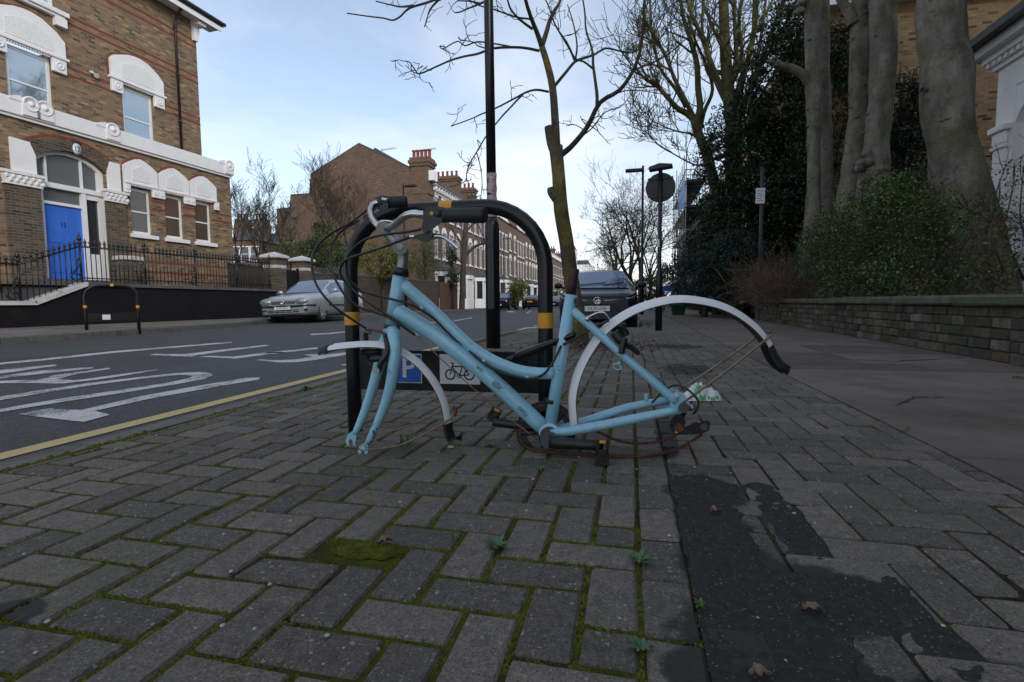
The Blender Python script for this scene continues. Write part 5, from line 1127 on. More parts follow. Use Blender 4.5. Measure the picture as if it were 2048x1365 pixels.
for i in range(26): part('board', 'fence_brown', ff_, lambda mb: mb.box(i*0.15+(0.06 if i > 12 else 0), i*0.15+0.145+(0.06 if i > 12 else 0), random.uniform(-0.01, 0.01), 0.03, 0, (2.12 if i < 13 else 2.0)))
part('post', 'old_timber', ff_, lambda mb: mb.box(1.955, 2.005, -0.02, 0.06, 0, 2.2))

# ---------------------------------------------------------------- gable-ended house
GY = 40.0
def gq(x, y): p = gy(x, y, GY); return (p.x, p.z)
gab = thing('gable_house', 'tall brown brick gable end with a chimney and red pots above a bare tree', 'house', (-16.26, GY, 0))
def g_(x, y): q = gq(x, y); return (q[0]+16.26, q[1])
OUT = [(0, -0.1), (0, 10.6), g_(815, 335), g_(717, 289), g_(622, 350), g_(619, 390), g_(582, 392), g_(580, 418), g_(553, 421), (g_(553, 421)[0], -0.1)]
part('gable_wall', 'brick_gable', gab, lambda mb: mb.xz(OUT, 0.0, 0.35))
part('verge', 'slate', gab, lambda mb: [mb.tube([(a[0], 0.05, a[1]+0.05), (b[0], 0.05, b[1]+0.05)], 0.09, 4) for a, b in zip(OUT[1:9], OUT[2:9])])
part('front_wall', 'brick_gable', gab, lambda mb: mb.box(-0.35, 0.0, 0.36, 0.7, -0.1, 10.6))
part('roof', 'slate', gab, lambda mb: mb.prism([(0.2, 0.36, 10.5), (OUT[3][0], 0.36, OUT[3][1]-0.1), (OUT[4][0], 0.36, OUT[4][1]-0.15)], [(0.2, 6, 10.5), (OUT[3][0], 6, OUT[3][1]-0.1), (OUT[4][0], 6, OUT[4][1]-0.15)]))
c0, c1 = g_(820, 330)[0], g_(857, 330)[0]; ct_ = g_(840, 310)[1]
chm = part('chimney', 'brick_gable', gab, lambda mb: [mb.box(c0+0.1, c1, -0.05, 1.2, 9.5, ct_-0.9), mb.box(c0-0.02, c1+0.1, -0.15, 1.3, ct_-0.9, ct_-0.65), mb.box(c0-0.1, c1+0.2, -0.22, 1.4, ct_-0.65, ct_-0.42), mb.box(c0, c1+0.1, -0.15, 1.3, ct_-0.42, ct_-0.2)])
for i in range(5): part('chimney_pot', 'pot', chm, lambda mb: mb.lathe([(0.15, 0), (0.13, 0.1), (0.13, 0.55), (0.17, 0.6), (0.17, 0.7), (0.1, 0.7)], 10, Matrix.Translation((c0+0.2+(c1-c0-0.25)*i/4, 0.4, ct_-0.2))))
part('wall_lamp', 'coping_grey', gab, lambda mb: mb.cbox(g_(586, 437)[0], g_(595, 437)[0], -0.18, 0, g_(590, 437)[1], g_(590, 425)[1], 0.03))
def aerial(parent, x, y, z, h, L, d=1):
    part('aerial', 'alloy_dull', parent, lambda mb: [mb.tube([(x, y, z), (x, y, z+h)], 0.025, 5), mb.tube([(x-0.1*d, y, z+h*0.85), (x+L*d, y, z+h)], 0.02, 4)]+[mb.tube([(x+L*d*k/6, y-0.3, z+h*0.85+h*0.15*k/6), (x+L*d*k/6, y+0.3, z+h*0.85+h*0.15*k/6)], 0.012, 4) for k in range(7)])
aerial(gab, g_(760, 308)[0], 0.4, g_(760, 308)[1]-0.1, 0.6, 1.2); aerial(gab, g_(845, 305)[0], 0.4, g_(845, 304)[1]-0.2, 0.5, 1.0)

# ---------------------------------------------------------------- terraces
def terrace_house(Y0, W, X, ze, label, style, brick='brick_terrace', group='terraced houses along the far pavement', cols=3, chimney=True, flip=False):
    h = thing('terraced_house', label, 'house', (X, Y0 if not flip else Y0+W, 0), R(90) if not flip else R(-90), group)
    z = {'a': [(0.75*ze, 0.905*ze), (0.42*ze, 0.64*ze)], 'b': [(0.69*ze, 0.86*ze), (0.39*ze, 0.60*ze)], 'c': [(0.66*ze, 0.84*ze), (0.36*ze, 0.58*ze)]}[style]
    ops = []; ww = 0.95
    xs = [W*(i+0.5)/cols for i in range(cols)]
    for (a, b) in z: ops += [(x-ww/2, x+ww/2, a, b) for x in xs]
    gx0 = W*0.30; gt = 0.32*ze; dx = W*0.8
    ops.append((dx-0.55, dx+0.55, 0.4, 2.9))
    part('wall', brick, h, lambda mb: [wall_panel(mb, 0, W-0.02, -0.1, ze, ops, 0, 0.14), mb.add([(0, 0, -0.1), (0, 8, -0.1), (0, 8, ze), (0, 0, ze)], [(0, 1, 2, 3)]), mb.add([(W-0.02, 0, -0.1), (W-0.02, 8, -0.1), (W-0.02, 8, ze), (W-0.02, 0, ze)], [(0, 1, 2, 3)])])
    for r_, (a, b) in enumerate(z):
        for x in xs:
            sash(h, x-ww/2, x+ww/2, a, b, 0.05, 0.1)
            if style == 'b' or (style == 'a' and r_ == 1):
                hd_ = archpts(x-ww/2-0.14, x+ww/2+0.14, b-0.05, b+0.48, 6)
                part('window_head', 'stucco', h, lambda mb: [mb.xz([(x-ww/2-0.14, b-0.3)]+hd_+[(x+ww/2+0.14, b-0.3), (x+ww/2, b-0.3), (x+ww/2, b-0.02), (x-ww/2, b-0.02), (x-ww/2, b-0.3)], -0.06, 0.0)])
            else: part('window_head', 'stucco', h, lambda mb: mb.box(x-ww/2-0.1, x+ww/2+0.1, -0.04, 0.0, b, b+0.22))
            part('window_sill', 'stucco', h, lambda mb: mb.box(x-ww/2-0.1, x+ww/2+0.1, -0.12, 0.05, a-0.14, a))
    # bay window
    bay = part('bay_window', 'stucco', h, lambda mb: [mb.xy([(gx0-1.25, 0), (gx0-0.75, -0.95), (gx0+0.75, -0.95), (gx0+1.25, 0)], 0, 1.0), mb.xy([(gx0-1.35, 0), (gx0-0.8, -1.05), (gx0+0.8, -1.05), (gx0+1.35, 0)], gt-0.5, gt-0.1)]+[mb.cbox(gx0+a-0.1, gx0+a+0.1, b-0.0, b+0.2, 1.0, gt-0.5, 0.02) for a, b in ((-0.72, -0.92), (0.72, -0.92), (-1.15, -0.2), (1.15, -0.2), (-0.25, -0.92), (0.25, -0.92))])
    part('pane', 'pane', bay, lambda mb: mb.xy([(gx0-1.12, 0), (gx0-0.68, -0.84), (gx0+0.68, -0.84), (gx0+1.12, 0)], 1.0, gt-0.5))
    part('bay_roof', 'slate', bay, lambda mb: mb.prism([(gx0-1.4, 0, gt-0.1), (gx0-0.85, -1.1, gt-0.1), (gx0+0.85, -1.1, gt-0.1), (gx0+1.4, 0, gt-0.1)], [(gx0-0.9, 0, gt+0.55), (gx0-0.5, -0.2, gt+0.55), (gx0+0.5, -0.2, gt+0.55), (gx0+0.9, 0, gt+0.55)]))
    por = part('door_surround', 'stucco', h, lambda mb: [mb.xz([(dx-0.85, 0), (dx-0.55, 0), (dx-0.55, 2.5)]+archpts(dx-0.55, dx+0.55, 2.5, 3.05, 6)[1:-1]+[(dx+0.55, 2.5), (dx+0.55, 0), (dx+0.85, 0), (dx+0.85, 2.6)]+archpts(dx-0.85, dx+0.85, 2.6, 3.45, 8)[::-1][1:-1]+[(dx-0.85, 2.6)], -0.12, 0.0)])
    part('door', random.choice((M['black_gloss'], M['fence_brown'], M['sign_blue'])), h, lambda mb: mb.box(dx-0.55, dx+0.55, 0.1, 0.16, 0.2, 2.9))
    if style == 'a':
        part('cornice', 'stucco', h, lambda mb: [mb.box(0, W-0.02, -0.5, 0.0, ze-0.18, ze-0.02), mb.box(0, W-0.02, -0.08, 0.0, ze-0.75, ze-0.62)]+[mb.box(x_-0.08, x_+0.08, -0.42, 0, ze-0.55, ze-0.18) for x_ in [W*(k+0.5)/9 for k in range(9)]])
        part('gutter', 'plastic_pipe', h, lambda mb: mb.box(0, W-0.02, -0.6, -0.48, ze-0.1, ze+0.06))
        part('roof', 'slate', h, lambda mb: mb.prism([(0, -0.5, ze), (0, 5, ze+3.2), (0, 9, ze)], [(W-0.02, -0.5, ze), (W-0.02, 5, ze+3.2), (W-0.02, 9, ze)]))
    else:
        part('parapet', 'stucco' if style == 'c' else brick, h, lambda mb: [mb.box(0, W-0.02, -0.22, 0.2, ze, ze+0.14), mb.box(0, W-0.02, -0.02, 0.2, ze+0.14, ze+0.75), mb.box(0, W-0.02, -0.1, 0.25, ze+0.75, ze+0.85)])
        part('roof', 'slate', h, lambda mb: mb.prism([(0, 0.3, ze+0.3), (0, 4.5, ze+1.2), (0, 9, ze+0.3)], [(W-0.02, 0.3, ze+0.3), (W-0.02, 4.5, ze+1.2), (W-0.02, 9, ze+0.3)]))
    if chimney:
        ch = part('chimney', brick, h, lambda mb: [mb.box(W-0.9, W+0.1, 1.3, 3.9, ze-0.2, ze+2.6), mb.box(W-1.0, W+0.2, 1.2, 4.0, ze+2.6, ze+2.8), mb.box(W-1.1, W+0.3, 1.1, 4.1, ze+2.8, ze+3.0), mb.box(W-0.95, W+0.15, 1.25, 3.95, ze+3.0, ze+3.15)])
        for i in range(5): part('chimney_pot', 'pot', ch, lambda mb: mb.lathe([(0.14, 0), (0.12, 0.45), (0.15, 0.5), (0.15, 0.58), (0.08, 0.58)], 8, Matrix.Translation((W-0.4, 1.55+0.5*i, ze+3.15))))
    return h
TX = -16.26; Yc = GY+0.72
labs = ['three-storey brown brick terraced house joined to the tall gable end', 'pitched roofed brick terraced house with white bracketed eaves, between two others', 'pitched roofed brick terraced house at the end of the eaves-bracket row']
for i in range(3): terrace_house(Yc, 5.7, TX, 10.55, labs[i], 'a', cols=3, chimney=(i != 0)); Yc += 5.7
part('parapet_block', 'stucco', bpy.data.objects['terraced_house'], lambda mb: mb.box(-0.75, 0.12, -0.55, 0.4, 10.55, 11.35))
Yc += 4.5; names2 = ['first', 'second', 'third', 'fourth', 'fifth', 'sixth']
for i in range(6): terrace_house(Yc, 5.6, TX, 11.2, '%s parapeted red-brown terraced house beyond the gap in the row' % names2[i], 'b' if i in (1, 3, 4) else 'c', cols=2 if i in (1, 3) else 3, chimney=i in (2, 5)); Yc += 5.6
Yc += 5
for i in range(7): terrace_house(Yc, 6.0, TX+0.3, 9.8, '%s white-fronted house in the farthest terrace on that side' % (names2+['seventh'])[i], 'c', cols=2, chimney=i % 2 == 0); Yc += 6.0
# houses seen between number 12 and the gable
def back_house(px0, px1, ytop, ybase, w, label):
    p = gd(px0, ybase, w); q = gd(px1, ybase, w); tp = gd(px0, ytop, w); W = (q-p).length; zt = tp.z
    h = thing('back_house', label, 'house', (p.x, p.y, 0), PSI, 'houses seen through the garden gap')
    part('wall', 'brick_gable', h, lambda mb: mb.box(0, W, 0, 6, -0.1, zt-1.6)); part('roof', 'slate', h, lambda mb: mb.prism([(-0.2, -0.2, zt-1.6), (W+0.2, -0.2, zt-1.6), (W+0.2, 6, zt-1.6), (-0.2, 6, zt-1.6)], [(W*0.3, 2.8, zt), (W*0.7, 2.8, zt), (W*0.7, 3.2, zt), (W*0.3, 3.2, zt)]))
    for cx_ in (0.15, 0.8):
        ch = part('chimney', 'brick_gable', h, lambda mb: mb.box(W*cx_-0.7, W*cx_+0.7, 1.5, 2.6, zt-1.8, zt+0.9))
        for k in range(4): part('chimney_pot', 'pot', ch, lambda mb: mb.lathe([(0.14, 0), (0.12, 0.5), (0.16, 0.55), (0.16, 0.62)], 8, Matrix.Translation((W*cx_-0.5+0.33*k, 2.0, zt+0.9))))
    for r_ in range(2):
        for c_ in range(3): sash(h, W*(c_+0.5)/3-0.5, W*(c_+0.5)/3+0.5, zt-3.9-2.9*r_, zt-2.2-2.9*r_, -0.05, 0.1)
    return h
back_house(462, 520, 452, 520, 55, 'brown house with tall chimneys seen between number 12 and the gable'); back_house(506, 566, 462, 530, 62, 'lower slate roofed house seen left of the stepped gable')
# far end of the street: pale terrace across the view
for i, (a, b) in enumerate(((1128, 1150), (1150, 1178), (1178, 1215), (1215, 1262))):
    p, q = gy(a, 600, 190+i*8), gy(b, 600, 190+i*8)
    hz_ = [20, 15, 11.5, 9.5][i]
    h = thing('distant_house', ['tall pale stuccoed house closing the far end of the street', 'pale brick house in the far distance beside the tall one', 'low pale house in the far distance behind the parked cars', 'distant low red-brown block behind the bare trees'][i], 'house', (p.x, p.y, 0))
    W = q.x-p.x; part('wall', 'stucco' if i < 2 else 'brick_terrace', h, lambda mb: mb.box(0, W-0.1, 0, 8, -0.1, hz_)); part('roof', 'slate', h, lambda mb: mb.prism([(-0.1, -0.2, hz_), (W, -0.2, hz_), (W, 8, hz_), (-0.1, 8, hz_)], [(0.5, 3.5, hz_+1.8), (W-0.6, 3.5, hz_+1.8), (W-0.6, 4.5, hz_+1.8), (0.5, 4.5, hz_+1.8)]))
    for r_ in range(int(hz_/3.2)):
        for c_ in range(max(2, int(W/2.6))):
            n_ = max(2, int(W/2.6)); xx = W*(c_+0.5)/n_; part('window', 'pane', h, lambda mb: mb.box(xx-0.5, xx+0.5, -0.05, 0.0, 1.0+3.2*r_, 2.7+3.2*r_))
# ================================================================== vegetation helpers
def grow(mb, p, d, L, r, lvl, rg, up=0.25, wander=0.22, kids=(3, 5), ratio=0.62, seg=5, minr=0.004, spread=0.75, tmin=0.3, twr=None):
    """a limb with its side branches; ends in fine twigs"""
    n = 5 if lvl > 0 else 3; P = [V(p)]; d = V(d).normalized(); Rr = [r]
    for i in range(n):
        d = (d + V((rg.gauss(0, wander), rg.gauss(0, wander), rg.gauss(0, wander)+up*0.35))).normalized()
        P.append(P[-1]+d*(L/n)); Rr.append(max(minr, r*(1-0.62*(i+1)/n)))
    sg = max(3, seg if lvl > 1 else (4 if lvl == 1 else 3))
    mb.tube(P, Rr, sg, cap=lvl > 1)
    if lvl <= 0: return P
    for k in range(rg.randint(*kids)):
        t_ = tmin+(1-tmin)*rg.random(); i = min(n-1, int(t_*n)); q = P[i].lerp(P[i+1], t_*n-i); dd = (P[i+1]-P[i]).normalized()
        a = V((rg.gauss(0, 1), rg.gauss(0, 1), rg.gauss(0, 0.6)+up)); a = (a-dd*a.dot(dd)).normalized()
        nd = (dd*(1-spread*0.5)+a*spread).normalized(); nr = max(minr, Rr[i]*0.6)
        grow(mb, q, nd, L*ratio*rg.uniform(0.7, 1.15), nr, lvl-1, rg, up, wander, kids, ratio, seg, minr, spread, 0.2)
    return P
def bare_tree(name, label, base, h, r, seedv, lean=(0, 0), lvl=4, group=None, mat='bark_grey', trunk_h=0.35, kids=(3, 5), up=0.35, spread=0.75, n_main=5, minr=0.006, ratio=0.62):
    rg = random.Random(seedv); t_ = thing(name, label, 'tree', base, 0, group)
    top = V((lean[0], lean[1], h*trunk_h)); P = [V((0, 0, -0.1)), top*0.35+V((rg.gauss(0, .05), rg.gauss(0, .05), 0)), top*0.7+V((rg.gauss(0, .05), rg.gauss(0, .05), 0)), top]
    pp, rr = smooth_path(P, 4, [r*1.25, r, r*0.92, r*0.8]); mb = MB(); mb.tube(pp, rr, 10); mb.build('trunk', M[mat], t_, fix=False)
    mb = MB()
    for i in range(n_main):
        a = 2*math.pi*i/n_main+rg.uniform(-0.5, 0.5); t0 = rg.uniform(0.75, 1.0) if i else 1.0
        d = V((math.cos(a)*spread*0.8, math.sin(a)*spread*0.8, 1.0)) if i else V((rg.gauss(0, .1), rg.gauss(0, .1), 1))
        grow(mb, top*t0, d, h*(1-trunk_h)*rg.uniform(0.55, 0.8), r*0.55, lvl-1, rg, up, 0.2, kids, ratio, 6, minr, spread)
    mb.build('crown', M[mat], t_, fix=False); return t_
def leaf_mesh(name, mat, parent, pts, L, W, rg, tilt=0.7, kind=None):
    vv = []; ff = []
    for (x, y, z) in pts:
        a = rg.uniform(0, 6.283); e = rg.gauss(0, tilt); b = rg.gauss(0, tilt)
        d = V((math.cos(a)*math.cos(e), math.sin(a)*math.cos(e), math.sin(e))); s_ = V((-math.sin(a)*math.cos(b), math.cos(a)*math.cos(b), math.sin(b)))
        l_ = L*rg.uniform(0.6, 1.25); w_ = W*rg.uniform(0.7, 1.2); c_ = V((x, y, z)); k = len(vv); nrm = d.cross(s_)*(w_*0.25)
        vv += [tuple(c_-d*l_*0.5), tuple(c_+s_*w_*0.5+nrm), tuple(c_+d*l_*0.5), tuple(c_-s_*w_*0.5+nrm)]; ff += [(k, k+1, k+2), (k, k+2, k+3)]
    me = bpy.data.meshes.new(name); me.from_pydata(vv, [], ff); me.materials.append(M[mat]); o = bpy.data.objects.new(name, me); COL.objects.link(o)
    if parent: o.parent = parent
    return o
def clump_points(n, ells, rg, clump=0.32, per=40, shell=0.45):
    out = []; vol = [e[3]*e[4]*e[5] for e in ells]; tot = sum(vol)
    for e, v_ in zip(ells, vol):
        m_ = int(n*v_/tot); k = max(1, m_//per)
        for _ in range(k):
            d = V((rg.gauss(0, 1), rg.gauss(0, 1), rg.gauss(0, 1))).normalized(); rad = shell+(1-shell)*rg.random()**0.6
            rad *= 1+0.22*mnoise.noise(d*2.3+V((e[0], e[1], 0)))
            c_ = V((e[0]+d.x*e[3]*rad, e[1]+d.y*e[4]*rad, e[2]+d.z*e[5]*rad)); s_ = clump*rg.uniform(0.5, 1.3)
            for _ in range(per): out.append((rg.gauss(c_.x, s_*0.5), rg.gauss(c_.y, s_*0.5), rg.gauss(c_.z, s_*0.4)))
    return out
def leafmat(name, c1, c2, rough=0.45, c3=None):
    t = NT(name); g = t.n('ShaderNodeNewGeometry'); r_ = g.outputs['Random Per Island']
    st_ = [(0.0, c1), (0.8, c2)]+([(0.93, c3)] if c3 else [])
    c = t.ramp(r_, st_); c = t.mix(0.4, c, t.mix(1.0, c, t.ramp(t.noise(1.2, 4, 0.6), [(0.3, 0.45), (0.7, 1.5)]), 'MULTIPLY'))
    t.set(c, rough, 0, 0.4); return t.m
M['leaf_dark'] = leafmat('evergreen_leaf', (0.010, 0.020, 0.009), (0.030, 0.048, 0.020), 0.38)
M['leaf_blue'] = leafmat('conifer_leaf', (0.014, 0.028, 0.022), (0.036, 0.058, 0.044), 0.6)
M['leaf_hedge'] = leafmat('hedge_leaf', (0.022, 0.050, 0.014), (0.068, 0.120, 0.030), 0.42, (0.17, 0.17, 0.035))
M['leaf_ivy'] = leafmat('ivy_leaf', (0.012, 0.028, 0.010), (0.035, 0.060, 0.020), 0.35)
M['leaf_yellow'] = leafmat('golden_shrub_leaf', (0.065, 0.085, 0.014), (0.15, 0.17, 0.028), 0.5, (0.22, 0.22, 0.05))
M['leaf_mid'] = leafmat('shrub_leaf', (0.03, 0.05, 0.014), (0.085, 0.115, 0.03), 0.5)
M['leaf_grey'] = leafmat('grey_green_leaf', (0.05, 0.065, 0.05), (0.14, 0.165, 0.13), 0.5)
def bark(name, a, b, green=None, gamt=0.5, rough_lines=True):
    t = NT(name); o_ = t.obj()
    c = t.mix(t.ramp(t.noise(5, 6, 0.65, o_, sc=(1, 1, 0.35)), [(0.3, 0), (0.7, 1)]), a, b)
    c = t.mix(t.math('MULTIPLY', t.ramp(t.noise(3.0, 7, 0.72, o_), [(0.56, 0), (0.64, 1)]), 0.6), c, tuple(q*0.4 for q in a))
    c = t.mix(t.math('MULTIPLY', t.ramp(t.vor(7, 'F1', o_), [(0.05, 1), (0.16, 0)]), 0.6), c, tuple(q*0.25 for q in a))
    if green: c = t.mix(t.ramp(t.noise(2.4, 6, 0.66, o_), [(0.62-gamt*0.35, 0), (0.75-gamt*0.3, 0.9)]), c, green)
    c = t.mix(0.5, c, t.mix(1.0, c, t.ramp(t.noise(1.6, 8, 0.75, o_, sc=(1, 1, 0.6)), [(0.36, 0.35), (0.62, 1.75)]), 'MULTIPLY'))
    c = t.mix(0.45, c, t.mix(1.0, c, t.ramp(t.noise(38, 6, 0.75, o_), [(0.28, 0.4), (0.72, 1.65)]), 'MULTIPLY'))
    t.bump(t.math('ADD', t.noise(26, 6, 0.7, o_, sc=(1, 1, 0.4)), t.math('MULTIPLY', t.vor(7, 'F1', o_), 0.6)), 0.85, 0.04)
    return t.set(c, 0.85, 0, 0.3)
M['bark_grey'] = bark('bark_grey', (0.045, 0.038, 0.032), (0.085, 0.073, 0.06))
M['bark_plane'] = bark('bark_smooth_grey', (0.085, 0.074, 0.062), (0.21, 0.188, 0.158), (0.115, 0.112, 0.062), 0.42)
M['bark_lichen'] = bark('bark_lichen', (0.055, 0.045, 0.033), (0.10, 0.085, 0.06), (0.15, 0.12, 0.02), 0.38)
M['bark_twig'] = bark('bark_twig', (0.040, 0.036, 0.028), (0.075, 0.066, 0.048))
M['bark_green'] = bark('bark_algae', (0.05, 0.046, 0.024), (0.095, 0.085, 0.04), (0.10, 0.10, 0.03), 0.5)
M['twig_red'] = pm('reddish_twig', (0.09, 0.045, 0.03), 0.35, 20, 0.7)
M['twig_brown'] = pm('brown_twig', (0.11, 0.068, 0.042), 0.4, 20, 0.8)

# ================================================================== street tree (traced)
TW = 6.55
def tw_(x, y, dz=0.0): return gd(x, y, TW+dz)
tb = gz(1158, 694)
tree = thing('street_tree', 'young lichen-covered street tree with a sawn stub behind the bicycle', 'tree', tb)
Ti = Matrix.Translation(-tb)
K = 1/(FPX/TW)
def limb(mb, pts, r0, r1, jit=0.0, seg=7, n=3):
    P = [Ti @ tw_(p[0], p[1], p[2] if len(p) > 2 else 0) for p in pts]; m_ = len(P)
    rr = [(r0+(r1-r0)*i/(m_-1))*K for i in range(m_)]; pp, r2 = smooth_path(P, n, rr); mb.tube(pp, r2, seg); return pp
mb = MB()
P = [Ti @ tw_(*q) for q in ((1162, 700), (1158, 670), (1150, 610), (1141, 550), (1133, 486), (1122, 420), (1117, 350), (1112, 300))]
pp, rr = smooth_path(P, 4, [22*K, 18*K, 15.5*K, 15*K, 14.5*K, 14.5*K, 13*K, 13.5*K]); mb.tube(pp, rr, 16)
limb(mb, [(1112, 305), (1104, 285), (1098, 254)], 12, 9.5, seg=12)                 # the sawn stub
limb(mb, [(1113, 310), (1112, 280), (1110, 238), (1105, 175), (1094, 127), (1084, 95)], 9, 6, seg=10)
limb(mb, [(1114, 396), (1104, 386), (1100, 376)], 12, 6, seg=10); limb(mb, [(1118, 312), (1121, 300), (1122, 290)], 7, 3)
mb.build('trunk', M['bark_lichen'], tree, fix=False)
mb = MB(); rgt = random.Random(21)
BR = [([(1084, 95), (1074, 66, -.1), (1064, 41, -.2), (1051, 0, -.4), (1040, -60, -.6)], 5.5, 2.5), ([(1084, 93), (1094, 62, .1), (1099, 44, .15), (1110, 20, .2), (1121, 0, .3), (1130, -60, .5)], 5.5, 2.5),
  ([(1119, 313), (1132, 303), (1147, 289, -.1), (1175, 254, -.2), (1200, 206, -.3), (1239, 181, -.45), (1267, 140, -.6), (1283, 89, -.7), (1289, 0, -.8), (1292, -60, -.9)], 6.5, 1.8),
  ([(1194, 213, -.28), (1194, 190, -.2), (1191, 165, -.1), (1186, 127, 0), (1186, 110), (1181, 88, .1), (1172, 60, .2), (1169, 19, .2), (1160, -30, .3)], 3.6, 1.4),
  ([(1107, 175), (1131, 146, .1), (1150, 124, .2), (1170, 116, .3), (1188, 110, .35), (1213, 97, .5), (1245, 104, .6), (1268, 105, .7), (1290, 90, .8)], 3.4, 1.2),
  ([(1150, 124, .2), (1140, 100, .2), (1122, 70, .1), (1108, 45, .1), (1096, 10, .1), (1080, -20, .1)], 2.4, 1.2), ([(1150, 124, .2), (1154, 90, .3), (1146, 45, .4), (1135, 10, .5)], 2.2, 1.0), ([(1186, 138, 0), (1168, 124, -.1), (1150, 117, -.2), (1134, 85, -.3), (1112, 55, -.3)], 2.2, 1.0),
  ([(1078, 102), (1055, 97, -.1), (1029, 95, -.3), (988, 97, -.5), (956, 108, -.7), (930, 113, -.8), (902, 121, -.9), (870, 135, -1), (839, 148, -1.1), (830, 140, -1.15), (820, 125, -1.2)], 2.8, 0.9),
  ([(1029, 95, -.3), (990, 88, -.4), (955, 84, -.5), (930, 92, -.6), (915, 83, -.7), (886, 98, -.8), (880, 92, -.85)], 1.6, 0.8), ([(972, 97, -.6), (955, 92), (948, 85), (921, 80, -.7), (917, 74)], 1.3, 0.7),
  ([(1097, 184), (1074, 180, -.1), (1055, 184, -.2), (1039, 192, -.3), (1015, 205, -.4), (991, 217, -.5), (960, 230, -.6), (943, 238, -.7), (902, 253, -.9)], 2.4, 0.9),
  ([(1048, 187, -.25), (1035, 200, -.2), (1023, 213, -.2), (1005, 232, -.3), (991, 249, -.3), (972, 273, -.4), (953, 305, -.5), (941, 325, -.5), (934, 343, -.6), (931, 362, -.6), (915, 370), (899, 374, -.7)], 1.9, 0.7),
  ([(953, 305, -.5), (960, 330), (964, 360), (963, 385), (960, 400, -.5)], 1.1, 0.6), ([(960, 285, -.4), (955, 280)], 0.9, 0.6),
  ([(1064, 58, -.2), (1040, 40, -.4), (1022, 20, -.5), (1015, 0, -.6), (1005, -30, -.7)], 2.6, 1.2), ([(1058, 38), (1030, 34, -.3), (990, 20, -.5), (960, 12, -.6), (930, -5, -.7)], 1.8, 0.9),
  ([(1145, 290, -.1), (1165, 272, .1), (1185, 256, .2), (1210, 225, .2), (1240, 215, .3), (1262, 190, .4)], 1.8, 0.7), ([(1175, 254, -.2), (1165, 242, -.3), (1160, 232, -.35)], 1.2, 0.6), ([(1170, 262, 0), (1150, 250, -.1), (1132, 253, -.15)], 1.1, 0.6), ([(1178, 250, .1), (1195, 262, .2), (1201, 270, .2), (1196, 262, .2)], 1.1, 0.6),
  ([(1267, 140, -.6), (1300, 128, -.7), (1335, 110, -.8), (1370, 80, -.9)], 1.8, 0.8), ([(1205, 200, -.3), (1250, 182), (1290, 183, -.2), (1330, 190)], 1.4, 0.6)]
for pts, r0, r1 in BR:
    pp = limb(mb, pts, r0, r1)
    for k in range(max(2, len(pp)//4)):
        q = pp[rgt.randrange(len(pp)//3, len(pp))]; d = V((rgt.gauss(0, 1), rgt.gauss(0, 0.7), rgt.gauss(0.1, 0.9))); grow(mb, q, d, rgt.uniform(0.1, 0.32), 0.9*K, 1, rgt, 0.1, 0.3, (1, 3), 0.6, 4, 0.55*K, 0.8)
for pts in ([(1002, -40, -.6), (930, -30, -.9), (870, 0, -1.1), (826, 14, -1.2), (812, 22, -1.2), (800, 34, -1.3), (785, 41, -1.3), (768, 37, -1.3), (735, 33, -1.3), (694, 27, -1.4)], [(826, 12, -1.2), (800, 14), (780, 10), (752, 3, -1.3)], [(880, -3, -1.1), (860, 20), (852, 45), (849, 54, -1.2)], [(1000, -10, -.6), (960, 8, -.8), (935, 18), (922, 24, -1), (910, 26, -1)], [(960, 8, -.8), (940, 3), (915, 2, -1)]):
    pp = limb(mb, pts, 2.2, 0.9)
    for k in range(4): q = rgt.choice(pp[3:]); grow(mb, q, V((rgt.gauss(0, 1), rgt.gauss(0, .6), rgt.gauss(0, .8))), rgt.uniform(0.06, 0.2), 0.8*K, 0, rgt, 0.1, 0.3, (1, 2), 0.6, 4, 0.5*K)
mb.build('branches', M['bark_twig'], tree, fix=False)
rg = random.Random(5); pts = []
for _ in range(900):
    a = rg.uniform(0, 6.28); q = abs(rg.gauss(0, 0.42)); pts.append((tb.x+0.15+q*math.cos(a)*0.9, tb.y+0.1+q*math.sin(a)*1.3, 0.006+rg.random()*0.03))
M['leaf_litter'] = leafmat('leaf_litter', (0.06, 0.035, 0.022), (0.15, 0.095, 0.065), 0.85)
o = leaf_mesh('leaf_litter', 'leaf_litter', None, pts, 0.05, 0.03, rg, 0.25); tag(o, 'brown leaf litter gathered round the foot of the street tree', 'leaf litter', kind='stuff')

# ================================================================== right-hand wall of rough blocks
t = NT('mossy_block'); rnd = t.n('ShaderNodeObjectInfo').outputs['Random']
c = t.ramp(rnd, [(0.0, (0.04, 0.037, 0.032)), (0.35, (0.075, 0.07, 0.058)), (0.6, (0.115, 0.104, 0.085)), (0.8, (0.095, 0.068, 0.052)), (1.0, (0.165, 0.15, 0.12))])
c = t.mix(0.6, c, t.mix(1.0, c, t.ramp(t.noise(22, 6, 0.7), [(0.28, 0.35), (0.72, 1.7)]), 'MULTIPLY'))
spz = t.n('ShaderNodeSeparateXYZ'); t.l(t.pos(), spz.inputs[0])
c = t.mix(t.math('MULTIPLY', t.ramp(t.noise(1.9, 7, 0.7), [(0.47, 0), (0.62, 1)]), 0.75), c, (0.05, 0.058, 0.018))
c = t.mix(t.math('MULTIPLY', t.ramp(t.noise(5.5, 6, 0.75), [(0.62, 0), (0.70, 1)]), 0.5), c, (0.16, 0.16, 0.14))
t.bump(t.noise(40, 6, 0.72), 0.9, 0.012); M['block'] = t.set(c, 0.92, 0, 0.25)
M['mortar_dark'] = pm('dark_mortar', (0.032, 0.03, 0.026), 0.35, 14, 0.95, bump=0.6, bscale=50)
M['coping_moss'] = pm('mossy_stone_coping', (0.085, 0.085, 0.06), 0.35, 7, 0.92, bump=0.7, bscale=30, dirt=(0.055, 0.062, 0.022), dirtamt=0.5, dscale=2.5)
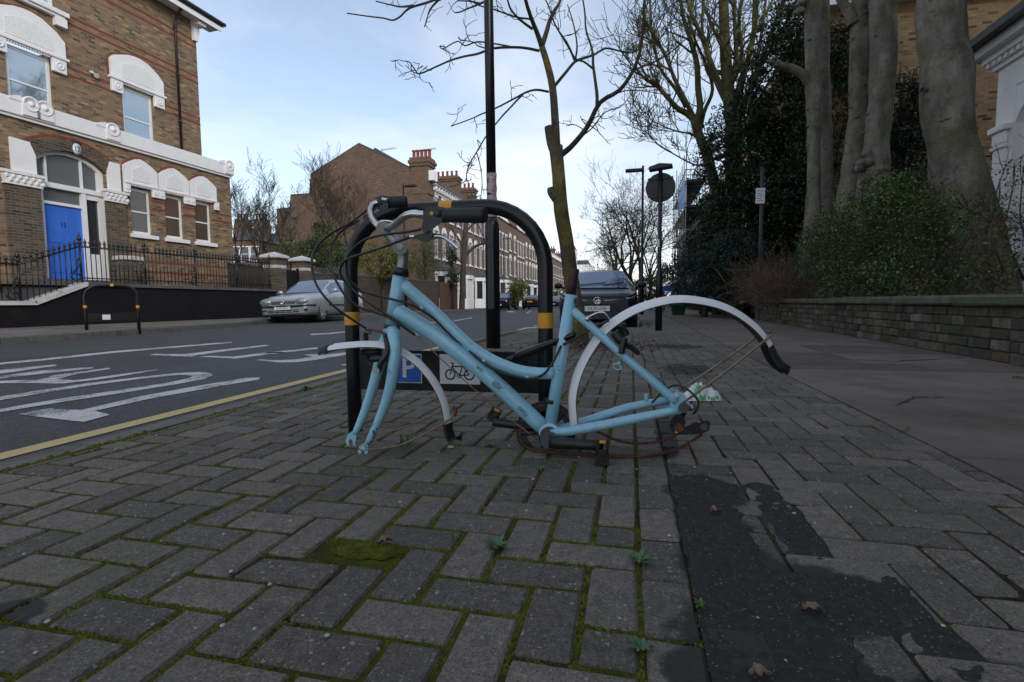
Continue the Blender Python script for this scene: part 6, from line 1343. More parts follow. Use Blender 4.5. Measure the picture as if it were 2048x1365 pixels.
WA = -math.atan(0.046)
rwl = thing('block_wall', 'low mossy wall of rough grey blocks with stone coping beside the footway', 'wall', (2.72, 0, 0), WA)
rg = random.Random(8); CH = 0.0925; bl = []
for cidx in range(5):
    y = 0.8-rg.random()*0.2; z0 = -0.005+cidx*CH
    while y < 15.35:
        L = rg.choice((0.11, 0.13, 0.2, 0.22, 0.24, 0.19)) if cidx > 0 else rg.uniform(0.2, 0.3)
        L = min(L, 15.36-y)
        if L < 0.05: break
        bl.append((y, y+L, z0, z0+CH)); y += L
bl.sort(key=lambda q: (0 if q[0] > 3.6 else 1, q[0])); farb = MB()
for i, (a, b, c_, d) in enumerate(bl):
    tgt = MB() if i < 298 else farb; j0 = rg.uniform(-0.012, 0.006); g = 0.005
    k = len(tgt.v); tgt.cbox(j0, 0.1, a+g, b-g, c_+g, d-g, 0.009)
    tgt.v[k:] = [(x+(rg.gauss(0, 0.003) if x < 0.05 else 0), yy+rg.gauss(0, 0.003), z+rg.gauss(0, 0.003)) for x, yy, z in tgt.v[k:]]
    if tgt is not farb: tgt.build('block', M['block'], rwl)
if farb.f: o = farb.build('block_field', M['block'], rwl); o['kind'] = 'stuff'
part('mortar_core', 'mortar_dark', rwl, lambda mb: mb.box(0.011, 0.24, -1.0, 15.3, -0.1, 0.458))
part('end_pier', 'block', rwl, lambda mb: mb.cbox(-0.02, 0.3, 15.37, 15.75, -0.05, 0.46, 0.012))
y = -1.0
while y < 15.8:
    L = rg.uniform(0.75, 1.35); L = min(L, 15.85-y+0.001)
    def f(mb):
        n = 9; k = 0
        mb.cbox(-0.055+rg.uniform(-0.01, 0.01), 0.32, y+0.004, y+L-0.004, 0.462, 0.555+rg.uniform(-0.008, 0.008), 0.02)
        mb.v = [(x+rg.gauss(0, 0.005), yy, z+rg.gauss(0, 0.004)) for x, yy, z in mb.v]
    part('coping_stone', 'coping_moss', rwl, f); y += L
    if L < 0.3: break
sheet('garden_bed', M['soil'], [(2.9, -2), (12, -2), (12, 60), (5.2, 60), (3.6, 15.7), (2.95, 4)], 0.42)

# ================================================================== tree trunks behind the wall
def trunk_tree(label, w, pts, extra=(), burrs=(), name='plane_tree', seed=1, crown=True, mat='bark_plane', top=7.0):
    b = gd(pts[-1][0], pts[-1][1], w); t_ = thing(name, label, 'tree', (b.x, b.y, 0.4), 0, None); Mi = Matrix.Translation((-b.x, -b.y, -0.4)); k = w/FPX
    rg = random.Random(seed); P = [Mi @ gd(p[0], p[1], w) for p in pts]; rr = [p[2]*0.5*k for p in pts]
    P = P+[V((P[-1].x, P[-1].y, -0.1))]; rr.append(rr[-1]*1.2)
    d0 = (P[0]-P[1]).normalized(); P = [P[0]+d0*1.6+V((rg.gauss(0, .1), 0, 0.8)), ]+P; rr = [rr[0]*0.75]+rr
    pp, r2 = smooth_path(P, 5, rr); mb = MB(); mb.tube(pp, r2, 18)
    mb.v = [tuple(V(q)+V((mnoise.noise(V(q)*2.5), mnoise.noise(V(q)*2.5+V((5, 0, 0))), 0))*0.035) for q in mb.v]
    for bx, by, br in burrs:
        c_ = Mi @ gd(bx, by, w-0.2*br*k*2)
        for _ in range(5): mb.ball(c_+V((rg.gauss(0, br*k*0.35), rg.gauss(0, br*k*0.3), rg.gauss(0, br*k*0.35))), br*k*0.42, 8, 6, (1, 1, 0.8))
    for _ in range(16):
        q = rg.choice(pp[4:-4]); a = rg.uniform(2.6, 5.9); i = pp.index(q); rr_ = r2[i]*0.93; kk = rg.uniform(0.018, 0.05); mb.ball(q+V((math.cos(a)*rr_, math.sin(a)*rr_, rg.uniform(-.1, .1))), kk, 8, 6, (1.2, 1.2, 0.7))
    mb.build('trunk', M[mat], t_, fix=False)
    mb = MB()
    for ex in extra:
        Q = [Mi @ gd(p[0], p[1], w+(p[3] if len(p) > 3 else 0)) for p in ex]; q2, r3 = smooth_path(Q, 4, [p[2]*0.5*k for p in ex]); m2 = MB(); m2.tube(q2, r3, 10); m2.build('limb', M[mat], t_, fix=False)
    if crown:
        tp = pp[0]
        for i in range(6):
            a = i*1.05+rg.random(); grow(mb, tp-V((0, 0, 0.4*rg.random())), V((math.cos(a)*0.6, math.sin(a)*0.6, 1.1)), rg.uniform(2.0, 3.2), r2[0]*0.5, 3, rg, 0.4, 0.2, (3, 4), 0.6, 6, 0.008, 0.7)
    if mb.f: mb.build('branches', M[mat], t_, fix=False)
    return t_
trunk_tree('thick grey leaning tree trunk with round burr scar before the yellow brick wall', 8.0, [(1882, 0, 79), (1886, 100, 79), (1893, 165, 86), (1893, 230, 84), (1905, 300, 82), (1925, 400, 98), (1945, 500, 112), (1955, 575, 130)], burrs=[(1930, 150, 18), (1935, 170, 16), (1852, 180, 10), (1946, 258, 7), (1890, 210, 6)], seed=3)
trunk_tree('grey tree trunk with a large knobbly base burr', 10.6, [(1765, 0, 46), (1767, 100, 47), (1762, 200, 44), (1753, 290, 46), (1745, 400, 60), (1745, 480, 64)], burrs=[(1730, 330, 26), (1755, 345, 22), (1740, 370, 26), (1790, 40, 7), (1788, 60, 6), (1778, 25, 8), (1770, 270, 5)], seed=4)
trunk_tree('slim grey tree trunk that forks above, between thicker trunks', 11.2, [(1722, 0, 31), (1717, 88, 32), (1714, 234, 30), (1704, 320, 33), (1696, 400, 40), (1688, 460, 46)], extra=[[(1708, 50, 26), (1698, 25, 20), (1680, -5, 16), (1665, -60, 14)]], burrs=[(1722, 235, 5), (1690, 308, 5), (1732, 160, 5)], seed=5)
trunk_tree('pale ribbed tree trunk with a sawn side limb stub', 12.2, [(1624, 0, 27), (1625, 100, 28), (1627, 200, 27), (1628, 300, 25), (1627, 400, 26), (1622, 480, 32)], extra=[[(1622, 168, 20), (1606, 150, 17), (1585, 138, 16), (1562, 132, 15), (1548, 126, 18, -0.05)], [(1618, 10, 14), (1604, 5, 16), (1596, 18, 20)]], burrs=[(1546, 124, 12), (1598, 16, 16), (1618, 120, 4), (1632, 360, 4)], seed=6)
trunk_tree('darker twin tree trunk standing against the pale ribbed one', 12.7, [(1647, 0, 21), (1647, 100, 22), (1649, 200, 23), (1652, 300, 25), (1654, 400, 29), (1655, 480, 34)], burrs=[(1656, 195, 4), (1645, 90, 4)], seed=7)

# ================================================================== evergreens, hedge, twigs
def px_ell(x, y, w, rx, ry, rd): p = gd(x, y, w); k = w/FPX; return (p.x, p.y, p.z, rx*k, rd, ry*k)
def evergreen(label, ells, n, L, W, mat, seedv, name='evergreen_tree', trunk=True, clump=0.35, cat='tree', per=40, shell=0.45, group=None):
    rg = random.Random(seedv); e0 = ells[0]; t_ = thing(name, label, cat, (e0[0], e0[1], 0.3 if e0[0] > 2 else 0.0), 0, group)
    Mi = V((e0[0], e0[1], 0.3 if e0[0] > 2 else 0.0)); zb = min(e[2]-e[5] for e in ells); zt = max(e[2]+e[5]*0.6 for e in ells)-Mi.z
    pts = [(x-Mi.x, y-Mi.y, max(0.05, z-Mi.z)) for x, y, z in clump_points(n, ells, rg, clump, per, shell)]
    o = leaf_mesh('crown', mat, t_, pts, L, W, rg)
    mb = MB()
    mb.tube([(0, 0, -0.3), (0.05, 0.03, zt*0.3), (-0.05, 0, zt*0.65), (0, 0, zt)], [0.11, 0.09, 0.06, 0.02], 7)
    for k in range(26 if trunk else 12):
        h_ = zt*rg.uniform(0.1, 0.9); e = rg.choice(ells); d = V((e[0]-Mi.x+rg.gauss(0, e[3]*0.6), e[1]-Mi.y+rg.gauss(0, e[4]*0.6), e[2]-Mi.z+rg.gauss(0, e[5]*0.6)))
        mb.tube(smooth_path([V((0, 0, h_)), d*0.5+V((0, 0, h_*0.5+0.2)), d], 3), [0.04, 0.035, 0.03, 0.025, 0.02, 0.014, 0.008], 5)
    mb.build('stems', M['bark_twig'], t_, fix=False); return t_
evergreen('tall dark evergreen tree between the bare trees and the pale ribbed trunk', [px_ell(1500, 370, 17.5, 110, 190, 1.6), px_ell(1560, 190, 17, 72, 165, 1.3), px_ell(1570, 430, 17.2, 70, 130, 1.2), px_ell(1468, 460, 17, 58, 105, 1.3)], 42000, 0.13, 0.07, 'leaf_dark', 31)
evergreen('dark holly-like tree filling the gap behind the tree trunks', [px_ell(1668, 260, 14.5, 75, 220, 1.2), px_ell(1690, 100, 14.5, 60, 120, 1.0), px_ell(1640, 400, 15.5, 90, 80, 1.1), px_ell(1600, 90, 15.5, 45, 130, 1.0)], 34000, 0.12, 0.06, 'leaf_dark', 32)
evergreen('glossy laurel with upright shoots before the yellow brick wall', [px_ell(1800, 330, 11.8, 60, 80, 0.8), px_ell(1812, 230, 11.8, 34, 80, 0.5), px_ell(1830, 190, 11.8, 22, 45, 0.35)], 6500, 0.13, 0.045, 'leaf_dark', 33, cat='shrub', name='laurel_shrub', clump=0.2, per=14)
evergreen('blue-green dense conifer bush spreading over the footway edge', [px_ell(1410, 560, 17, 75, 62, 1.0), px_ell(1470, 540, 16, 70, 80, 1.0), px_ell(1380, 590, 19, 40, 40, 0.8), px_ell(1530, 560, 16.5, 55, 55, 0.8)], 22000, 0.11, 0.045, 'leaf_blue', 34, cat='bush', name='conifer_bush', clump=0.25)
evergreen('leafy dark shrub with white blossom below the scaffolding', [px_ell(1405, 505, 21, 34, 42, 1.0), px_ell(1440, 440, 21, 28, 52, 1.0)], 6000, 0.15, 0.08, 'leaf_dark', 35, cat='shrub', name='flowering_shrub')
# hedge over the wall
rg = random.Random(41)
hedge = thing('hedge', 'mid green leafy hedge growing over the mossy block wall', 'hedge', (3.7, 8.2, 0.42)); pts = []
HE = []
for (x, y, rx, ry, w) in ((1650, 500, 60, 75, 10.2), (1720, 470, 80, 90, 9.2), (1790, 450, 85, 95, 8.4), (1850, 470, 70, 90, 7.6), (1690, 560, 110, 42, 8.8), (1830, 555, 110, 45, 7.2), (1765, 400, 55, 45, 9.2), (1820, 380, 40, 40, 8.6)): HE.append(px_ell(x, y, w, rx, ry, 0.55))
pts = [(x-3.7, y-8.2, z-0.42) for x, y, z in clump_points(24000, HE, rg, 0.16, 22, 0.5) if z > 0.56 and x > 2.72+0.046*y-0.06]
leaf_mesh('foliage', 'leaf_hedge', hedge, pts, 0.05, 0.034, rg)
mb = MB()
for k in range(420):
    e = rg.choice(HE); q = V((e[0]+rg.gauss(0, e[3]*0.45)-3.7, e[1]+rg.gauss(0, 0.3)-8.2, rg.uniform(0.05, e[2]-0.42))); d = V((rg.gauss(0, 0.5), rg.gauss(0, 0.5), 1)); grow(mb, q, d, rg.uniform(0.3, 0.8), 0.006, 1, rg, 0.1, 0.2, (1, 3), 0.55, 4, 0.0025, 0.7)
mb.build('twigs', M['bark_twig'], hedge, fix=False)
# tall shoots at the top of the hedge
sh_ = thing('straggling_shrub', 'straggling shrub with reddish twisted stems by the white bay window', 'shrub', (4.3, 6.2, 0.42)); mb = MB(); pts = []
Si = V((4.3, 6.2, 0.42))
for (pp_) in ([(1985, 585), (1975, 520), (1955, 470), (1940, 430), (1915, 400)], [(1975, 560), (1990, 480), (2010, 440), (2025, 380), (2030, 330)], [(1990, 590), (2005, 540), (1980, 470), (1995, 420), (2000, 370)], [(2040, 590), (2030, 520), (2000, 460), (1990, 400), (2012, 330)], [(2048, 560), (2020, 500), (1985, 450), (1940, 420), (1900, 412)], [(2060, 590), (2050, 480), (2040, 430), (2048, 330)], [(1930, 560), (1985, 545), (2020, 530), (2050, 535)], [(1920, 590), (1960, 575), (1995, 570), (2040, 540)], [(1905, 470), (1925, 440), (1960, 420), (1985, 380)]):
    w = rg.uniform(6.2, 7.2); P = smooth_path([gd(*q, w+rg.gauss(0, 0.12))-Si for q in pp_], 5); n = len(P); mb.tube(P, [0.016-0.010*i/(n-1) for i in range(n)], 6)
    for k in range(9): q = rg.choice(P[3:]); grow(mb, q, V((rg.gauss(0, 1), rg.gauss(0, 1), rg.gauss(0.3, 0.7))), rg.uniform(0.15, 0.5), 0.006, 1, rg, 0.1, 0.25, (1, 3), 0.6, 4, 0.0025); pts += [tuple(q+V((rg.gauss(0, 0.09), rg.gauss(0, 0.09), rg.gauss(0, 0.09)))) for _ in range(18)]
mb.build('stems', M['twig_red'], sh_, fix=False); leaf_mesh('foliage', 'leaf_hedge', sh_, pts, 0.05, 0.032, rg)
tb_ = thing('bare_bush', 'bare brown twiggy bush at the end of the block wall', 'bush', (3.9, 13.0, 0.3)); mb = MB(); Bi = V((3.9, 13.0, 0.3))
for k in range(560):
    x, y = rg.gauss(1560, 34), rg.uniform(590, 640); w = rg.uniform(11.0, 14.5); q = gd(min(1625, max(1505, x)), 600, w); q.z = rg.uniform(0.4, 0.75); d = V((rg.gauss(-0.25, 0.55), rg.gauss(-0.15, 0.5), rg.uniform(0.5, 1.2)))
    grow(mb, q-Bi, d, rg.uniform(0.4, 1.15), 0.006, 1, rg, -0.05, 0.25, (2, 3), 0.5, 4, 0.0032, 0.7)
mb.build('twigs', M['twig_brown'], tb_, fix=False)

# ================================================================== big bare trees on the right
def traced_tree(label, w, base, limbs, seedv, lvl, mat, name='bare_tree', K2=1.0, kids=(3, 5)):
    b = gd(*base, w); t_ = thing(name, label, 'tree', (b.x, b.y, 0.3)); Mi = V((b.x, b.y, 0.3)); rg = random.Random(seedv); mb = MB(); tr = MB(); k = w/FPX
    for i, (pts, r0, r1, nb) in enumerate(limbs):
        P = [gd(p[0], p[1], w+(p[2] if len(p) > 2 else 0))-Mi for p in pts]
        if i == 0: P = [V((P[0].x, P[0].y, -0.3))]+P
        n = len(P); pp, rr = smooth_path(P, 4, [(r0+(r1-r0)*j/(n-1))*k for j in range(n)]); (tr if i == 0 else mb).tube(pp, rr, 9 if r0 > 5 else 6)
        for _ in range(nb):
            j = rg.randrange(len(pp)//3, len(pp)); q = pp[j]; dd = (pp[min(j+1, len(pp)-1)]-pp[max(0, j-1)]).normalized(); a = V((rg.gauss(0, 1), rg.gauss(0, 1), rg.gauss(0.35, 0.6)))
            grow(mb, q, dd*0.7+a*0.55, rg.uniform(0.9, 2.0)*K2, rr[j]*0.5, lvl, rg, 0.32, 0.2, kids, 0.6, 5, 0.55*k, 0.7)
    tr.build('trunk', M[mat], t_, fix=False); mb.build('branches', M[mat], t_, fix=False); return t_
t1 = traced_tree('large multi-stemmed bare tree with ivy, above the dark evergreens', 18.5, (1470, 420), [
  ([(1466, 430), (1465, 330), (1464, 249), (1456, 176), (1450, 88), (1447, 0), (1446, -80)], 17, 8, 5),
  ([(1464, 235), (1480, 170), (1496, 120), (1508, 60, .3), (1515, -10, .4)], 8, 4, 6), ([(1466, 240), (1494, 200), (1520, 130, .3), (1545, 60, .5), (1570, 0, .6)], 7, 3, 6), ([(1460, 210), (1440, 170), (1420, 120, -.3), (1402, 70, -.4), (1380, 20, -.6), (1370, -40, -.6)], 6, 3, 7),
  ([(1458, 220), (1430, 160), (1410, 95), (1404, 50), (1408, 0)], 4.5, 2.5, 5), ([(1452, 110), (1432, 70), (1415, 30), (1400, -20)], 4, 2, 4), ([(1458, 190), (1472, 120), (1470, 60), (1468, 0)], 6, 3, 4), ([(1466, 235), (1482, 190), (1484, 110), (1478, 40), (1490, -30)], 5, 3, 5), ([(1475, 215), (1505, 170), (1518, 100), (1528, 30), (1535, -30)], 5, 2.5, 5), ([(1500, 160), (1535, 110), (1560, 70), (1590, 10)], 4, 2, 4)], 51, 2, 'bark_green')
t2 = traced_tree('spreading bare tree with long arching limbs leaning over the footway', 19.5, (1440, 420), [
  ([(1440, 430), (1424, 350), (1414, 311), (1399, 273), (1388, 240)], 12, 8, 2),
  ([(1388, 240), (1372, 226), (1355, 217, -.3), (1335, 195, -.5), (1314, 173, -.7), (1290, 158, -.9), (1273, 138, -1.1)], 6.5, 2.2, 15), ([(1392, 245), (1400, 215), (1396, 176), (1394, 130), (1384, 90), (1379, 73), (1368, 40), (1361, 0), (1356, -50)], 7, 3, 11),
  ([(1388, 236), (1370, 200, -.2), (1350, 160, -.4), (1330, 110, -.6), (1300, 60, -.8), (1282, 20, -.9)], 5, 2, 15), ([(1399, 270), (1408, 225, .2), (1425, 180, .4), (1412, 130, .3), (1390, 80, .2), (1375, 30, .2)], 4.5, 2, 6), ([(1372, 215), (1352, 180), (1322, 140), (1310, 100), (1302, 50), (1300, -10)], 4, 2, 12), ([(1415, 318), (1430, 300), (1440, 290)], 3.5, 2, 2), ([(1405, 290), (1385, 270), (1350, 262), (1320, 250)], 2.5, 1.2, 9), ([(1418, 330), (1390, 330), (1350, 310), (1310, 285)], 2.0, 1.0, 9)], 52, 2, 'bark_green')
rg = random.Random(61); b = t1.location; pts = []
for k in range(2600):
    x = rg.gauss(1468, 11); y = rg.uniform(60, 420); p = gd(x+(12 if y < 200 else 0), y, 18.3+rg.gauss(0, 0.25)); 
    if rg.random() < (0.35 if y < 180 else 0.9): pts.append(tuple(p-b))
o = leaf_mesh('ivy', 'leaf_ivy', t1, pts, 0.10, 0.075, rg)
def gb(px, w): p = gd(px, 610, w); return (p.x, p.y, 0)
bare_tree('bare_tree', 'dense bare thorn-like tree on the footway beyond the black parked car', gb(1252, 29), 7.2, 0.13, 71, (0.2, 0), 5, mat='bark_grey', kids=(3, 5), n_main=6, spread=0.95, up=0.18, trunk_h=0.28)
bare_tree('bare_tree', 'slender bare tree behind the far street lamp column', gb(1276, 31), 8.6, 0.10, 72, (0.1, 0), 4, mat='bark_grey', kids=(3, 5), up=0.4, spread=0.65)
bare_tree('bare_tree', 'bushy bare tree farther down the footway', gb(1238, 42), 8.2, 0.15, 73, (-.3, 0), 5, mat='bark_grey', kids=(3, 5), n_main=6, up=0.2, spread=0.9, minr=0.009)
bare_tree('bare_tree', 'small faint bare tree in the distance near the end of the street', gb(1218, 66), 8.0, 0.15, 74, (0, 0), 4, mat='bark_grey', kids=(3, 5), up=0.2, spread=0.9, minr=0.012)
bare_tree('bare_tree', 'bare tree beyond the footway bins, half hidden by the round sign', gb(1300, 36), 7.0, 0.12, 75, (0, 0), 4, mat='bark_grey', kids=(3, 5), up=0.2, spread=0.9, minr=0.009)
evergreen('dark hedge mass under the far bare trees on the right footway', [px_ell(1300, 575, 34, 30, 35, 1.0), px_ell(1330, 570, 26, 25, 45, 1.0), px_ell(1275, 580, 44, 22, 28, 1.2)], 5500, 0.14, 0.08, 'leaf_dark', 36, cat='bush', name='dark_bush')

# ---------------------------------------------------------------- left-hand vegetation
def lb(px, py, w): p = gd(px, py, w); return (p.x, p.y, 0.0)
bare_tree('bare_tree', 'tall bare tree before the houses left of the stepped gable', lb(525, 600, 34), 8.6, 0.13, 81, (0, 0), 5, kids=(3, 5), spread=0.6, up=0.45, minr=0.009)
bare_tree('bare_tree', 'thin bare saplings rising beside number 12', lb(478, 600, 30), 7.2, 0.09, 82, (0, 0), 4, kids=(3, 4), spread=0.5, up=0.5)
bare_tree('bare_tree', 'small bare tree against the lower step of the gable wall', lb(572, 600, 33), 6.8, 0.10, 83, (0, 0), 4, kids=(3, 4), spread=0.7, up=0.4)
bare_tree('bare_tree', 'bare garden tree in front of the middle of the gable wall', lb(694, 600, 33), 9.0, 0.16, 84, (-.2, 0), 5, kids=(3, 5), spread=0.62, up=0.42, trunk_h=0.4, minr=0.008)
bare_tree('bare_tree', 'low bare garden tree between the gate pier and the gable tree', lb(600, 600, 33), 5.8, 0.08, 85, (0, 0), 4, kids=(3, 4), spread=0.7, up=0.35)
p = gx(925, 610, -12.9); 
traced_tree('dark pollarded street tree beside the brown fence panels', (p-CP).dot(_f), (925, 612), [([(924, 612), (926, 560), (928, 510), (930, 470), (933, 440)], 6.5, 4.5, 0), ([(929, 500), (918, 480), (905, 462), (890, 450)], 2.4, 1.2, 3), ([(931, 470), (940, 455), (955, 448), (970, 486)], 1.8, 1.0, 2), ([(928, 515), (945, 497), (958, 490), (970, 486)], 3.4, 2.2, 2), ([(932, 450), (925, 430), (910, 420), (895, 425)], 2.0, 1.0, 3), ([(933, 445), (945, 425), (955, 410)], 2.0, 1.0, 3), ([(926, 530), (912, 515), (900, 505)], 2, 1.0, 2), ([(933, 440), (934, 415), (930, 395)], 2.2, 1.2, 3)], 86, 1, 'bark_grey', 'pollarded_tree', 0.6)
evergreen('dark green garden shrubs behind the brick garden wall', [px_ell(600, 510, 30, 50, 28, 1.2), px_ell(655, 500, 31, 45, 40, 1.2), px_ell(690, 520, 30, 40, 28, 1.0)], 6000, 0.16, 0.08, 'leaf_mid', 91, cat='shrub', name='garden_shrub', clump=0.45)
evergreen('slim conifer rising in front of the gable wall', [px_ell(640, 480, 31.5, 16, 45, 0.6)], 1600, 0.16, 0.06, 'leaf_mid', 92, cat='conifer', name='conifer_tree', clump=0.25)
evergreen('golden green rounded shrub above the garden wall', [px_ell(762, 520, 29, 44, 42, 1.1), px_ell(800, 530, 29, 26, 32, 0.9)], 6500, 0.11, 0.07, 'leaf_yellow', 93, cat='shrub', name='golden_shrub', clump=0.3, shell=0.6)
evergreen('grey leaved climber spilling over the garden wall behind the silver car', [px_ell(668, 548, 25, 45, 10, 0.5)], 1500, 0.13, 0.09, 'leaf_grey', 94, cat='climber', name='climber', trunk=False, clump=0.2)
evergreen('thin twiggy shrub in front of the first terraced house', [px_ell(850, 520, 37, 34, 46, 1.0)], 2600, 0.13, 0.07, 'leaf_mid', 95, cat='shrub', name='front_shrub', clump=0.5, per=12)
evergreen('dark ivy climbing the terraced house behind the pollarded tree', [px_ell(905, 540, 40, 12, 50, 0.4)], 1700, 0.17, 0.1, 'leaf_ivy', 96, cat='climber', name='ivy', clump=0.3)
evergreen('light green bush overhanging the far pavement by the parked cars', [px_ell(1035, 580, 47, 22, 22, 1.3)], 2400, 0.2, 0.1, 'leaf_yellow', 97, cat='bush', name='pavement_bush', clump=0.4)
evergreen('small yellow-green bush far along the left pavement', [px_ell(1112, 590, 75, 9, 10, 1.0)], 500, 0.25, 0.14, 'leaf_yellow', 98, cat='bush', name='pavement_bush', clump=0.4)

# ================================================================== right-hand buildings
YB = 16.5
yl, yr_ = gy(1652, 300, YB).x, 14.0; zt = gy(1800, 6, YB).z
yb = thing('yellow_brick_house', 'side wall of a yellow stock brick house behind the tree trunks', 'house', (yl, YB, 0))
part('side_wall', 'brick_yellow', yb, lambda mb: mb.box(0, yr_-yl, 0, 9, 0, zt)); part('eaves', 'stucco', yb, lambda mb: mb.box(-0.3, yr_-yl+0.2, -0.35, 9.2, zt, zt+0.22)); part('roof', 'slate', yb, lambda mb: mb.prism([(-0.4, -0.4, zt+0.22), (yr_-yl+0.2, -0.4, zt+0.22), (yr_-yl+0.2, 9.4, zt+0.22), (-0.4, 9.4, zt+0.22)], [(2.5, 2.5, zt+3), (yr_-yl-2.5, 2.5, zt+3), (yr_-yl-2.5, 6, zt+3), (2.5, 6, zt+3)]))
BX = 6.0; q1 = gx(1988, 300, BX); yb0 = q1.y
nh = thing('bay_house', 'dark brick house with white stuccoed bay window at the street edge of the garden', 'house', (BX, yb0, 0), R(-90))
# local x runs towards the camera, local y into the house
part('front_wall', 'brick_pier', nh, lambda mb: mb.box(-1.2, 24, 1.3, 9, 0, 10.5))  # carried on unseen behind the camera to block sun and sky from the foreground
part('bay_body', 'stucco', nh, lambda mb: [mb.box(0, 3.4, 0.0, 1.3, 0.0, 1.25), mb.box(0, 0.42, 0, 1.3, 1.25, 3.95), mb.box(3.0, 3.4, 0, 1.3, 1.25, 3.95), mb.box(0, 3.4, 0.0, 1.3, 3.95, 4.35), mb.box(1.55, 1.85, 0.0, 0.3, 1.25, 3.95), mb.box(-0.06, 3.46, -0.06, 1.3, 4.35, 4.42), mb.box(-0.16, 3.56, -0.16, 1.3, 4.5, 4.6), mb.box(-0.3, 3.7, -0.3, 1.3, 4.6, 4.75)]+[mb.box(-0.1+0.14*i, -0.02+0.14*i, -0.13, 0, 4.42, 4.5) for i in range(25)])
for a, b in ((0.42, 1.55), (1.85, 3.0)):
    A_ = archpts(a, b, 3.35, 3.72, 8)
    part('arch', 'stucco', nh, lambda mb: [mb.xz([p_, q_, (q_[0], 3.952), (p_[0], 3.952)], 0.02, 0.3) for p_, q_ in zip(A_, A_[1:])]); sash(nh, a, b, 1.25, 3.72, 0.16, 0.09, 'pane', bars=1)
for xx in (0.2, 1.7, 3.2): part('column', 'stucco', nh, lambda mb: [mb.cbox(xx-0.19, xx+0.19, -0.1, 0.0, 1.25, 1.42, 0.015), mb.cbox(xx-0.14, xx+0.14, -0.06, 0.0, 1.42, 3.0, 0.012), mb.cbox(xx-0.17, xx+0.17, -0.09, 0.0, 3.0, 3.06, 0.012), mb.cbox(xx-0.16, xx+0.16, -0.08, 0.0, 3.06, 3.28, 0.03), mb.cbox(xx-0.2, xx+0.2, -0.12, 0.0, 3.28, 3.38, 0.012)])
part('bay_roof', 'slate', nh, lambda mb: mb.prism([(-0.45, -0.42, 4.75), (3.85, -0.42, 4.75), (3.85, 1.35, 4.75), (-0.45, 1.35, 4.75)], [(0.3, 1.2, 5.75), (3.1, 1.2, 5.75), (3.1, 1.35, 5.75), (0.3, 1.35, 5.75)]))
part('bay_gutter', 'plastic_pipe', nh, lambda mb: mb.box(-0.48, 3.88, -0.5, -0.38, 4.72, 4.84))
sash(nh, 5.2, 6.4, 1.3, 3.4, 1.25, 0.09); sash(nh, 1.0, 2.3, 6.3, 8.3, 1.25, 0.09)
part('roof', 'slate', nh, lambda mb: mb.prism([(-1.4, 1.1, 10.5), (24.2, 1.1, 10.5), (24.2, 9.2, 10.5), (-1.4, 9.2, 10.5)], [(0.5, 4.5, 13.5), (22, 4.5, 13.5), (22, 5.5, 13.5), (0.5, 5.5, 13.5)]))
# terrace further along with scaffolding
Yc = 36.0
nm = ['first', 'second', 'third', 'fourth', 'fifth', 'sixth', 'seventh', 'eighth']
for i in range(8): terrace_house(Yc, 6.0, 6.9, 9.6 if i else 11.5, '%s pale terraced house behind the evergreens on the wall side' % nm[i], 'c', brick='brick_yellow' if i == 0 else 'brick_terrace', group='terraced houses behind the evergreens', cols=2, chimney=i % 2 == 1, flip=True); Yc += 6.0
sc = thing('scaffolding', 'steel pole scaffolding with blue sheeting on the terrace beyond the evergreens', 'scaffolding', (6.2, 48, 0))
mb = MB()
for yy in range(0, 15, 2):
    for xx in (-1.6, 0.0): mb.tube([(xx, yy, 0), (xx, yy, 13.5+random.uniform(-0.6, 1.2))], 0.05, 5)
for zz in (2.2, 4.4, 6.6, 8.8, 11, 12):
    for xx in (-1.6, 0.0): mb.tube([(xx, -0.4, zz), (xx, 14.6, zz)], 0.045, 5)
    for yy in range(0, 15, 2): mb.tube([(-1.8, yy, zz), (0.4, yy, zz)], 0.045, 5)
mb.tube([(-1.6, 0, 2), (-1.6, 8, 11)], 0.045, 5); mb.tube([(-1.6, 14, 2), (-1.6, 6, 11)], 0.045, 5); mb.build('pole_frame', M['alloy_dull'], sc, fix=False)
for zz in (4.45, 6.65, 8.85, 11.05): part('deck', 'old_timber', sc, lambda mb: mb.box(-1.6, 0.1, -0.3, 14.4, zz, zz+0.06))
M['blue_sheet'] = pm('blue_tarpaulin', (0.03, 0.16, 0.42), 0.25, 3, 0.5, bump=0.5, bscale=4)
part('sheeting', 'blue_sheet', sc, lambda mb: mb.grid([[(-1.68+0.06*math.sin(yy*2.1+z_), yy*0.5, 9.0+z_*0.5+0.05*math.sin(yy*3)) for yy in range(0, 14)] for z_ in range(0, 6)]))
# ================================================================== poles and signs
lp0 = gz(987, 696)
lam = thing('lamp_post', 'tall black lamp column with a sticker-wrapped shaft behind the bike stand', 'lamp post', (lp0.x, lp0.y, 0), R(0))
part('base', 'black_steel', lam, lambda mb: mb.lathe([(0.083, -0.1), (0.083, 1.40), (0.079, 1.43), (0.058, 1.50)], 24))
part('shaft', 'black_steel', lam, lambda mb: mb.tube([(0, 0, 1.48), (-0.01, 0, 3.5), (-0.03, 0, 7.2)], [0.056, 0.053, 0.045], 16))
part('access_door', 'black_steel', lam, lambda mb: mb.cbox(-0.04, 0.04, -0.088, -0.07, 0.45, 1.15, 0.004))
part('lantern', 'black_steel', lam, lambda mb: [mb.tube([(-0.03, 0, 7.15), (-0.25, 0, 7.3), (-0.9, 0, 7.32)], 0.03, 8), mb.cbox(-1.3, -0.75, -0.12, 0.12, 7.24, 7.34, 0.03)])
